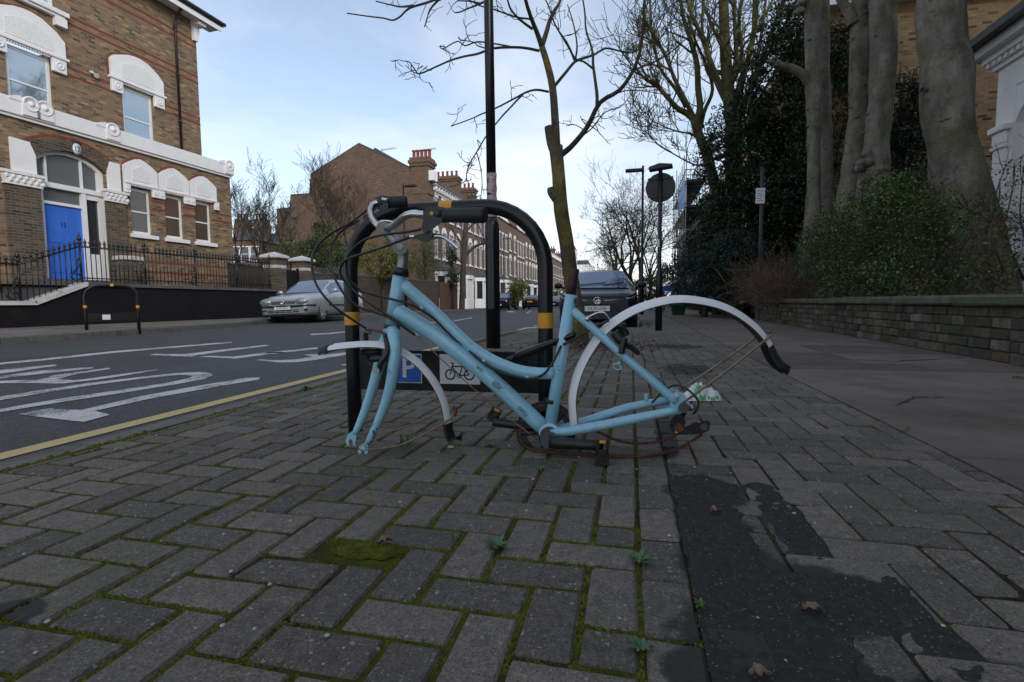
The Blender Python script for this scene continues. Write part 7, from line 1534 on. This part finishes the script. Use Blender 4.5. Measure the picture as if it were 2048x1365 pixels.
t = NT('sticker_sleeve'); o_ = t.obj(); c = t.mix(t.ramp(t.noise(9, 5, 0.7, o_, sc=(1, 1, 4)), [(0.4, 0), (0.6, 1)]), (0.38, 0.36, 0.38), (0.30, 0.17, 0.17)); c = t.mix(t.ramp(t.noise(24, 4, 0.7, o_, sc=(1, 1, 3)), [(0.55, 0), (0.62, 0.7)]), c, (0.13, 0.11, 0.14)); M['sticker'] = t.set(c, 0.3)
z1 = gp(985, 348, lp0, V((0, -1, 0))).z; z0 = gp(985, 414, lp0, V((0, -1, 0))).z-0.15
def f(mb):
    n = 9; prof = [(0.058+0.004*math.sin(i*2.3)+(0.003 if i in (3, 4) else 0), z0+(z1-z0)*i/n) for i in range(n+1)]; mb.lathe(prof, 18)
part('sticker_sleeve', 'sticker', lam, f)
M['sign_back'] = pm('dark_sign_back', (0.021, 0.022, 0.024), 0.2, 5, 0.6, dirt=(0.035, 0.035, 0.036), dirtamt=0.4, dscale=4)
sp0 = gz(1317, 661); k = 1/ppm(sp0)
sg = thing('round_sign', 'back of a round traffic sign on a black post with sign light on top', 'road sign', (sp0.x, sp0.y, 0), R(-8))
zd = CAMH+(604-380)*k
part('post', 'black_steel', sg, lambda mb: [mb.lathe([(0.062, -0.1), (0.062, 0.98), (0.05, 1.06), (0.036, 1.1), (0.036, CAMH+(604-346)*k)], 14)])
dsc = part('disc', 'sign_back', sg, lambda mb: mb.lathe([(28.5*k-0.012, -0.012), (28.5*k, -0.008), (28.5*k, 0.008), (28.5*k-0.012, 0.01)], 40, Matrix.Translation((0, 0.05, zd)) @ Matrix.Rotation(R(90), 4, 'X')))
for zz in (-0.16, 0.16): part('channel', 'sign_back', dsc, lambda mb: mb.box(-0.22, 0.22, 0.02, 0.038, zd+zz-0.015, zd+zz+0.015))
part('sign_light', 'sign_back', sg, lambda mb: mb.prism([(-0.2, -0.05, zd+0.31), (0.2, -0.05, zd+0.34), (0.2, -0.05, zd+0.38), (-0.02, -0.05, zd+0.41), (-0.2, -0.05, zd+0.36)], [(-0.2, 0.16, zd+0.31), (0.2, 0.16, zd+0.34), (0.2, 0.16, zd+0.38), (-0.02, 0.16, zd+0.41), (-0.2, 0.16, zd+0.36)]))
part('sticker', 'sign_white', sg, lambda mb: mb.box(-0.045, -0.0, -0.0385, -0.0365, 1.5, 1.64))
def street_lamp(p, h, label, d=-1, arm=0.5):
    l_ = thing('street_lamp', label, 'street lamp', p)
    part('column', 'black_steel', l_, lambda mb: mb.lathe([(0.09, -0.1), (0.09, 1.5), (0.06, 1.6), (0.045, h)], 12)); part('lantern', 'sign_back', l_, lambda mb: [mb.cbox(d*arm-0.35, d*arm+0.35, -0.13, 0.13, h-0.02, h+0.09, 0.02), mb.tube([(0, 0, h-0.1), (0, 0, h+0.2)], 0.05, 8), mb.tube([(0, 0, h+0.03), (d*arm, 0, h+0.03)], 0.03, 6)])
    return l_
p = gz(1283, 629); street_lamp((p.x, p.y, 0), CAMH+(604-348)/ppm(p), 'distant black street lamp with flat lantern beside the round sign', -1, 0.35)
p = gd(812, 604, 29.5); street_lamp((p.x, p.y, 0), gd(812, 378, 29.5).z, 'street lamp on the far pavement in front of the gable house', 1, 0.45)
p = gd(1008, 604, 62); street_lamp((p.x, p.y, 0), gd(1008, 480, 62).z, 'thin street lamp far along the opposite pavement', 1, 0.6)
p = gd(1518, 604, 14.2); pz = gd(1518, 340, 14.2).z
ps = thing('parking_sign', 'slim grey post carrying a small white parking notice', 'parking sign', (p.x, p.y, 0)); part('post', 'sign_back', ps, lambda mb: mb.tube([(0, 0, 0), (0, 0, pz)], 0.05, 10)); z0, z1 = gd(1518, 411, 14.2).z, gd(1518, 381, 14.2).z
pl_ = part('plate', 'sign_white', ps, lambda mb: mb.box(-0.17, 0.06, -0.075, -0.055, z0, z1))
for i in range(5): part('text_line', 'sign_back', pl_, lambda mb: mb.box(-0.14, 0.03-0.03*(i % 2), -0.079, -0.076, z1-0.085-0.065*i, z1-0.075-0.065*i))
M['green_plastic'] = pm('green_plastic', (0.012, 0.05, 0.028), 0.2, 6, 0.5)
p = gz(1356, 630); bn = thing('green_tub', 'low dark green plastic tub on the footway under the bushes', 'tub', (p.x, p.y, 0)); part('body', 'green_plastic', bn, lambda mb: mb.prism([(-0.22, -0.18, 0), (0.22, -0.18, 0), (0.22, 0.18, 0), (-0.22, 0.18, 0)], [(-0.28, -0.23, 0.36), (0.28, -0.23, 0.36), (0.28, 0.23, 0.36), (-0.28, 0.23, 0.36)])); part('rim', 'green_plastic', bn, lambda mb: mb.cbox(-0.31, 0.31, -0.26, 0.26, 0.36, 0.42, 0.02))
p = gd(1337, 604, 24); bs = thing('blue_board', 'small blue notice board half hidden beside the conifer bush', 'sign', (p.x, p.y, 0)); z0 = gd(1337, 583, 24).z; part('panel', 'sign_blue', bs, lambda mb: mb.box(-0.3, 0.3, 0, 0.03, z0, z0+0.26)); part('post', 'old_timber', bs, lambda mb: [mb.box(-0.25, -0.2, 0.03, 0.07, 0, z0+0.2), mb.box(0.2, 0.25, 0.03, 0.07, 0, z0+0.2)])

# ================================================================== cars
def carpaint(name, col, metal=0.5, rough=0.32):
    t = NT(name); o_ = t.obj(); c = t.mix(t.noise(3, 5, 0.6, o_), tuple(q*0.9 for q in col), col); t.b.inputs['Coat Roughness'].default_value = 0.06
    return t.set(c, t.math('ADD', rough-0.04, t.math('MULTIPLY', t.noise(9, 5, 0.7, o_), 0.1)), metal, 0.4 if metal > 0.5 else 0.25, 0.8 if metal > 0.5 else 0.08)
M['silver'] = carpaint('silver_car_paint', (0.46, 0.49, 0.53), 0.6, 0.36); M['navy'] = carpaint('dark_blue_car_paint', (0.006, 0.009, 0.020), 0.0, 0.28); M['blackcar'] = carpaint('black_car_paint', (0.011, 0.011, 0.013), 0.3, 0.25); M['darkred'] = carpaint('very_dark_car_paint', (0.02, 0.012, 0.012), 0.3, 0.25); M['greycar'] = carpaint('slate_car_paint', (0.03, 0.035, 0.05), 0.4, 0.3)
M['car_glass'] = glass('car_glass', (0.16, 0.21, 0.29), 0.02, 0.5); M['trim'] = pm('black_trim', (0.013, 0.013, 0.014), 0.2, 20, 0.55); M['tyre'] = pm('tyre', (0.016, 0.016, 0.016), 0.25, 30, 0.8, dirt=(0.05, 0.045, 0.04), dirtamt=0.35, dscale=8)
M['rim'] = pm('wheel_alloy', (0.34, 0.34, 0.35), 0.1, 12, 0.35, metal=0.8, dirt=(0.12, 0.11, 0.1), dirtamt=0.4, dscale=10); M['chrome'] = pm('chrome', (0.62, 0.63, 0.65), 0.05, 10, 0.14, metal=1.0)
M['lamp_clear'] = glass('headlamp', (0.34, 0.36, 0.38), 0.05, 0.5); M['lamp_dark'] = glass('headlamp_smoked', (0.05, 0.055, 0.06), 0.05, 0.4); M['lamp_red'] = pm('tail_lamp', (0.34, 0.012, 0.018), 0.15, 12, 0.2); M['plate_white'] = pm('number_plate_white', (0.66, 0.66, 0.62), 0.04, 9, 0.4); M['plate_yellow'] = pm('number_plate_yellow', (0.6, 0.42, 0.05), 0.04, 9, 0.4)
GOLF = dict(L=4.15, st=[(0.0, .70, .30, .66, .70, .60), (.04, .77, .24, .69, .73, .66), (.12, .82, .21, .73, .785, .70), (.35, .85, .20, .80, .865, .73), (.75, .86, .19, .85, .915, .74), (1.08, .868, .19, .885, .95, .735), (1.5, .868, .19, .92, 1.20, .665), (1.95, .868, .19, .935, 1.41, .61), (2.45, .868, .19, .945, 1.465, .60), (3.1, .866, .19, .955, 1.45, .595), (3.62, .855, .2, .97, 1.35, .565), (3.95, .84, .24, .98, 1.12, .63), (4.1, .80, .28, .82, .96, .66), (4.15, .72, .34, .72, .82, .6)], cowl=1.08, head=1.95, w0=1.4, w1=3.66, pil=2.45, ax=(0.86, 3.37), wr=0.305)
CORSA = dict(L=4.06, st=[(0.0, .66, .30, .66, .70, .54), (.05, .77, .22, .70, .755, .64), (.14, .83, .19, .735, .80, .71), (.35, .865, .18, .79, .85, .76), (.75, .88, .18, .85, .895, .77), (1.0, .885, .18, .885, .93, .76), (1.45, .885, .18, .93, 1.17, .67), (1.95, .885, .18, .97, 1.39, .60), (2.4, .883, .18, .98, 1.45, .585), (3.0, .88, .18, 1.0, 1.43, .575), (3.5, .87, .2, 1.03, 1.34, .565), (3.85, .85, .24, 1.02, 1.12, .62), (4.0, .80, .28, .86, .98, .66), (4.06, .7, .34, .74, .84, .6)], cowl=1.0, head=1.95, w0=1.35, w1=3.55, pil=2.35, ax=(0.82, 3.35), wr=0.32)
SUV = dict(L=4.4, st=[(a, b*1.02, c_+.03, d*1.09, e*1.1, f_*1.06) for a, b, c_, d, e, f_ in CORSA['st']], cowl=1.06, head=1.93, w0=1.35, w1=3.6, pil=2.35, ax=(0.82, 3.4), wr=0.34)
SALOON = dict(L=4.5, st=[(0.0, .62, .34, .62, .66, .52), (.06, .74, .24, .68, .72, .62), (.2, .82, .2, .74, .80, .70), (.6, .87, .18, .82, .87, .74), (1.2, .89, .18, .88, .94, .73), (1.6, .89, .18, .90, 1.16, .65), (2.05, .89, .18, .91, 1.34, .57), (2.6, .888, .18, .92, 1.40, .56), (3.2, .885, .18, .93, 1.34, .555), (3.65, .88, .2, .95, 1.14, .60), (3.95, .875, .2, .96, 1.03, .68), (4.3, .85, .22, .95, 1.02, .72), (4.46, .80, .28, .86, .93, .68), (4.5, .72, .34, .76, .82, .6)], cowl=1.2, head=2.03, w0=1.55, w1=3.5, pil=2.5, ax=(0.85, 3.55), wr=0.32)
def car(spec, label, paint, loc, rz, plate=None, detail='none', front='vw'):
    c_ = thing('parked_car' if front != 'rear' else 'car', label, 'car', loc, rz); st = spec['st']; L = spec['L']
    def at(y):
        y = max(0, min(L, y))
        for a, b in zip(st, st[1:]):
            if a[0] <= y <= b[0]: t_ = (y-a[0])/(b[0]-a[0]); return [p*(1-t_)+q*t_ for p, q in zip(a, b)]
        return list(st[-1])
    def half(y):
        _, w_, zl, zb, zt, wt = at(y)
        return [(0, zl), (w_*.82, zl), (w_*.955, zl+.05), (w_*.995, zl+.28*(zb-zl)), (w_, zl+.62*(zb-zl)), (w_*.99, zb-.03), (w_*.965, zb), (wt+.012, zt-.055), (wt*.93, zt-.018), (wt*.6, zt-.002), (0, zt)]
    ys = []
    for a, b in zip(st, st[1:]):
        n = max(1, int((b[0]-a[0])/0.14)); ys += [a[0]+(b[0]-a[0])*i/n for i in range(n)]
    ys.append(L); rows = []
    for y in ys:
        h_ = half(y); rows.append([V((-x, y, z)) for x, z in h_[::-1]][:-1]+[V((x, y, z)) for x, z in h_])
    mb = MB(); mb.grid(rows); n = len(rows[0])
    # close underside seam, nose and tail
    mb.strip([r_[0] for r_ in rows], [r_[-1] for r_ in rows]) if False else None
    mb.add(rows[0], [tuple(range(n))]); mb.add(rows[-1], [tuple(range(n))])
    body = mb.build('body', M[paint], c_)
    # wheel arches cut out of the shell
    cut = MB()
    for ya in spec['ax']:
        for sx in (-1, 1): cut.tube([(sx*0.62, ya, spec['wr']+0.0), (sx*1.1, ya, spec['wr']+0.0)], spec['wr']+0.055, 28)
    bm = bmesh.new(); bm.from_mesh(body.data); bmesh.ops.remove_doubles(bm, verts=bm.verts[:], dist=0.0005); bmesh.ops.holes_fill(bm, edges=[e for e in bm.edges if e.is_boundary]); bmesh.ops.recalc_face_normals(bm, faces=bm.faces[:]); bm.to_mesh(body.data); bm.free()
    co = cut.build('arch_cut', M['trim']); md = body.modifiers.new('arch', 'BOOLEAN'); md.object = co; md.operation = 'DIFFERENCE'; md.solver = 'EXACT'
    dg = bpy.context.evaluated_depsgraph_get(); dg.update(); me = bpy.data.meshes.new_from_object(body.evaluated_get(dg)); body.modifiers.clear(); body.data = me; me.name = 'body'; bpy.data.objects.remove(co)
    me.materials.clear(); me.materials.append(M[paint]); me.polygons.foreach_set('material_index', [0]*len(me.polygons))
    # glass
    def side(y0, y1, sx, name):
        m_ = 8; A = []; B = []
        for i in range(m_+1):
            y = y0+(y1-y0)*i/m_; _, w_, zl, zb, zt, wt = at(y); p0 = V((w_*.965, y, zb)); p1 = V((wt+.012, y, zt-.055)); d = p1-p0
            if d.z < 0.06: d = d*0+V((0, 0, 0.03))
            q0, q1 = p0+d*0.10, p0+d*0.90; off = V((0.006, 0, 0.002)); q0 += off; q1 += off
            A.append(V((q0.x*sx, q0.y, q0.z))); B.append(V((q1.x*sx, q1.y, q1.z)))
        g = MB(); g.strip(A, B); g.build(name, M['car_glass'], c_, fix=False)
    for sx in (-1, 1): side(spec['w0'], spec['pil']-0.05, sx, 'side_window'); side(spec['pil']+0.05, spec['w1'], sx, 'side_window')
    def screen(y0, y1, name, offy):
        rows_ = []
        for i in range(7):
            y = y0+(y1-y0)*i/6; _, w_, zl, zb, zt, wt = at(y); row = []
            for u in (-.98, -.9, -.6, -.3, 0, .3, .6, .9, .98):
                xx = u*wt*0.985; a = abs(u); z_ = zt-(0 if a < .6 else (a-.6)/.33*.016 if a < .93 else .016+(a-.93)/.07*.03); row.append(V((xx, y+offy-0.03*(1-u*u)*(1 if offy < 0 else -1), z_+0.006)))
            rows_.append(row)
        g = MB(); g.grid(rows_); return g.build(name, M['car_glass'], c_, fix=False)
    screen(spec['cowl']+0.05, spec['head']-0.03, 'windscreen', -0.008)
    rs = [s_ for s_ in st if s_[0] > 3.0]; screen(rs[0][0]+0.42 if spec is not SALOON else 3.25, rs[-1][0]-0.25 if spec is not SALOON else 3.7, 'rear_window', 0.008)
    # wheels
    for ya in spec['ax']:
        for sx in (-1, 1):
            W_ = spec['wr']; ww = at(ya)[1]; Mx = Matrix.Translation((sx*(ww-0.20), ya, W_)) @ Matrix.Rotation(R(90)*sx, 4, 'Y')
            wh = part('wheel', 'tyre', c_, lambda mb: mb.lathe([(W_*0.62, 0.0), (W_*0.93, 0.0), (W_, 0.03), (W_, 0.165), (W_*0.94, 0.195), (W_*0.66, 0.19), (W_*0.64, 0.15), (0.02, 0.12)], 28, Mx))
            def f(mb):
                mb.lathe([(W_*0.66, 0.155), (W_*0.65, 0.19), (W_*0.60, 0.185), (W_*0.58, 0.16)], 28, Mx)
                for k_ in range(9): a = 2*math.pi*k_/9; mb.tube([Mx @ V((0.03*math.cos(a), 0.03*math.sin(a), 0.178)), Mx @ V((W_*0.6*math.cos(a), W_*0.6*math.sin(a), 0.172))], 0.02, 5)
                mb.lathe([(0.07, 0.15), (0.07, 0.185), (0.0, 0.19)], 14, Mx)
            part('rim', 'rim', wh, f)
    part('underside', 'trim', c_, lambda mb: mb.box(-0.62, 0.62, 0.25, L-0.25, 0.16, 0.30))
    for sx in (-1, 1):
        mr = part('wing_mirror', paint, c_, lambda mb: [mb.ball((sx*(at(1.5)[1]+0.13), spec['w0']+0.08, at(1.5)[3]+0.10), 0.105, 10, 8, (1.0, 0.62, 0.72)), mb.tube([(sx*(at(1.5)[1]-0.03), spec['w0']+0.1, at(1.5)[3]+0.03), (sx*(at(1.5)[1]+0.08), spec['w0']+0.09, at(1.5)[3]+0.08)], 0.03, 6)])
        part('door_handle', paint, c_, lambda mb: mb.cbox(sx*at(2.3)[1]-0.012, sx*at(2.3)[1]+0.012, spec['pil']-0.3, spec['pil']-0.12, at(2.3)[3]-0.15, at(2.3)[3]-0.115, 0.008))
        part('door_seam', 'trim', c_, lambda mb: [mb.tube([(sx*(at(y_)[1]*k1+0.001), y_, at(y_)[2]+k2*(at(y_)[3]-at(y_)[2])) for k1, k2 in ((.985, .18), (.9965, .3), (1.0, .62), (.99, .93))], 0.004, 4) for y_ in (spec['w0']-0.02, spec['pil'], spec['w1']-0.3)])
        part('side_strip', 'trim', c_, lambda mb: [mb.box(sx*at(2)[1]-0.012, sx*at(2)[1]+0.012, spec['ax'][0]+0.42, spec['ax'][1]-0.42, 0.50, 0.555)])
    if detail == 'golf':
        part('bumper_strip', 'trim', c_, lambda mb: mb.tube(smooth_path([(-.86, .42, .535), (-.81, .14, .53), (-.70, 0.015, .525), (-.4, -.03, .52), (0, -.04, .52), (.4, -.03, .52), (.70, .015, .525), (.81, .14, .53), (.86, .42, .535)], 4), 0.032, 8))
        part('lower_grille', 'trim', c_, lambda mb: [mb.box(-.52, .52, -.022, .03, .33, .41), mb.box(-.78, -.56, 0.0, .1, .36, .43), mb.box(.56, .78, 0.0, .1, .36, .43)]); part('lower_bar', paint, c_, lambda mb: [mb.box(-.54, .54, -.03, -.015, .36, .375)]+[mb.box(x_-.012, x_+.012, -.03, -.015, .33, .41) for x_ in (-.3, -.1, .1, .3)])
        part('splitter', 'trim', c_, lambda mb: mb.tube(smooth_path([(-.84, .42, .23), (-.76, .1, .24), (-.4, 0.0, .25), (.4, 0, .25), (.76, .1, .24), (.84, .42, .23)], 4), 0.04, 8))
        part('grille', 'trim', c_, lambda mb: mb.cbox(-.40, .40, -.012, .1, .585, .685, .012)); part('grille_bar', 'alloy_dull', c_, lambda mb: [mb.box(-.39, .39, -.022, -.012, z_, z_+.014) for z_ in (.60, .63, .66)])
        bd = part('badge', 'chrome', c_, lambda mb: mb.lathe([(.052, -.0), (.06, .004), (.06, .014), (.05, .016), (.048, .008)], 24, Matrix.Translation((0, -.022, .635)) @ Matrix.Rotation(R(90), 4, 'X')))
        part('badge_mark', 'chrome', bd, lambda mb: [mb.tube([(a[0], -.034, .635+a[1]), (b[0], -.034, .635+b[1])], .0055, 5) for a, b in (((-.02, .045), (0, .008)), ((.02, .045), (0, .008)), ((-.042, .02), (-.017, -.042)), ((-.017, -.042), (0, -.004)), ((0, -.004), (.017, -.042)), ((.017, -.042), (.042, .02)))])
        for sx in (-1, 1):
            hl = part('headlight', 'lamp_clear', c_, lambda mb: [mb.ball((sx*.60, .03, .665), .19, 16, 10, (1.12, .42, .58))]); part('lamp_bowl', 'chrome', hl, lambda mb: [mb.ball((sx*.53, -.018, .655), .055, 12, 8, (1, .4, 1)), mb.ball((sx*.655, .0, .66), .05, 12, 8, (1, .4, 1))])
        pz_, py_ = .475, -.062
        npl = part('number_plate', 'plate_white', c_, lambda mb: mb.box(-.27, .27, py_-.004, py_+.01, pz_-.058, pz_+.058)); text_mesh('X529 EGF', .105, M['sign_black'], npl, (0, py_-.0055, pz_), (R(90), 0, 0), 'registration', False, sx=.86)
    if detail == 'corsa':
        part('grille', 'trim', c_, lambda mb: [mb.prism([(-.60, .0, .70), (.60, .0, .70), (.46, -.02, .585), (-.46, -.02, .585)], [(-.60, .1, .70), (.60, .1, .70), (.46, .1, .585), (-.46, .1, .585)]), mb.box(-.58, .58, -.02, .06, .25, .36), mb.box(-.50, .50, -.028, .0, .36, .40)])
        part('chrome_bar', 'chrome', c_, lambda mb: [mb.tube([(-.56, -.004, .672), (-.1, -.028, .655)], .007, 6), mb.tube([(.56, -.004, .672), (.1, -.028, .655)], .007, 6)])
        bd = part('badge', 'chrome', c_, lambda mb: mb.lathe([(.0, 0), (.072, 0), (.08, .006), (.08, .014), (.066, .016), (.064, .008), (.0, .008)], 24, Matrix.Translation((0, -.026, .655)) @ Matrix.Rotation(R(90), 4, 'X')))
        part('badge_mark', 'trim', bd, lambda mb: [mb.tube([(-.045, -.036, .675), (-.01, -.036, .68), (.012, -.036, .66), (-.015, -.036, .64), (.0, -.036, .625)], .008, 5), mb.tube([(.012, -.036, .66), (.045, -.036, .63)], .008, 5)])
        for sx in (-1, 1):
            hl = part('headlight', 'lamp_dark', c_, lambda mb: mb.prism([(sx*.60, .035, .735), (sx*.72, .075, .775), (sx*.83, .22, .83), (sx*.845, .26, .77), (sx*.74, .085, .695), (sx*.60, .03, .69)], [(sx*.60, .16, .735), (sx*.72, .2, .77), (sx*.80, .3, .82), (sx*.82, .34, .77), (sx*.70, .2, .695), (sx*.60, .16, .69)])); part('daytime_lamp', 'lamp_clear', hl, lambda mb: mb.tube([(sx*.61, .026, .698), (sx*.73, .074, .704), (sx*.83, .235, .775)], .017, 5))
            part('bumper_crease', 'trim', c_, lambda mb: mb.prism([(sx*.66, .03, .52), (sx*.76, .06, .50), (sx*.76, .05, .30), (sx*.62, .0, .34)], [(sx*.66, .12, .52), (sx*.76, .15, .50), (sx*.76, .15, .30), (sx*.62, .12, .34)]))
        npl = part('number_plate', 'plate_white', c_, lambda mb: mb.box(-.27, .27, -.045, -.03, .425, .54)); text_mesh('DL70 UHE', .105, M['sign_black'], npl, (0, -.0465, .4825), (R(90), 0, 0), 'registration', False, sx=.86)
        part('wiper', 'trim', c_, lambda mb: [mb.tube([(-.5, 1.12, 1.035), (.15, 1.2, 1.09)], .012, 5), mb.tube([(0.1, 1.12, 1.035), (.58, 1.2, 1.08)], .012, 5)])
    if detail in ('far', 'rear'):
        for sx in (-1, 1): part('headlight', 'lamp_clear', c_, lambda mb: mb.ball((sx*.64, .08, at(.14)[3]-.02), .12, 10, 6, (1.1, .6, .5)))
        part('grille', 'trim', c_, lambda mb: mb.box(-.45, .45, -.01, .05, .5, .64)); part('number_plate', 'plate_white', c_, lambda mb: mb.box(-.26, .26, -.03, .0, .40, .51))
        for sx in (-1, 1): part('tail_light', 'lamp_red', c_, lambda mb: mb.cbox(min(sx*.5, sx*.82), max(sx*.5, sx*.82), L-.16, L-.0, at(L-.2)[3]-.16, at(L-.2)[3]+.0, .03))
        part('rear_plate', 'plate_yellow', c_, lambda mb: mb.box(-.26, .26, L-.0, L+.012, .68, .79)); part('rear_bumper', 'trim', c_, lambda mb: mb.box(-.6, .6, L-.05, L+.02, .34, .42))
    return c_
ROADC = ROADZ
golf = car(GOLF, 'silver hatchback parked facing the camera beside the brick garden wall', 'silver', (-11.36, 15.05, ROADC+0.01), R(5), detail='golf'); golf.scale = (1.07, 1.07, 1.07); golf.rotation_euler = (0, R(-2.0), R(5))
p = gz(1188, 664, ROADC); car(CORSA, 'dark blue hatchback parked behind the street tree with white plate', 'navy', (-0.72, 11.35, ROADC), R(1.5), detail='corsa')
car(SUV, 'black parked car by the light green pavement bush on the far side', 'blackcar', (-11.3, 43.5, ROADC), 0, detail='far'); car(SALOON, 'very dark saloon seen from behind with red tail lights', 'darkred', (-9.6, 53.5, ROADC), R(180), detail='rear', front='rear')
car(CORSA, 'slate coloured car farther along the road beyond the dark saloon', 'greycar', (-9.3, 62, ROADC), 0, detail='far')
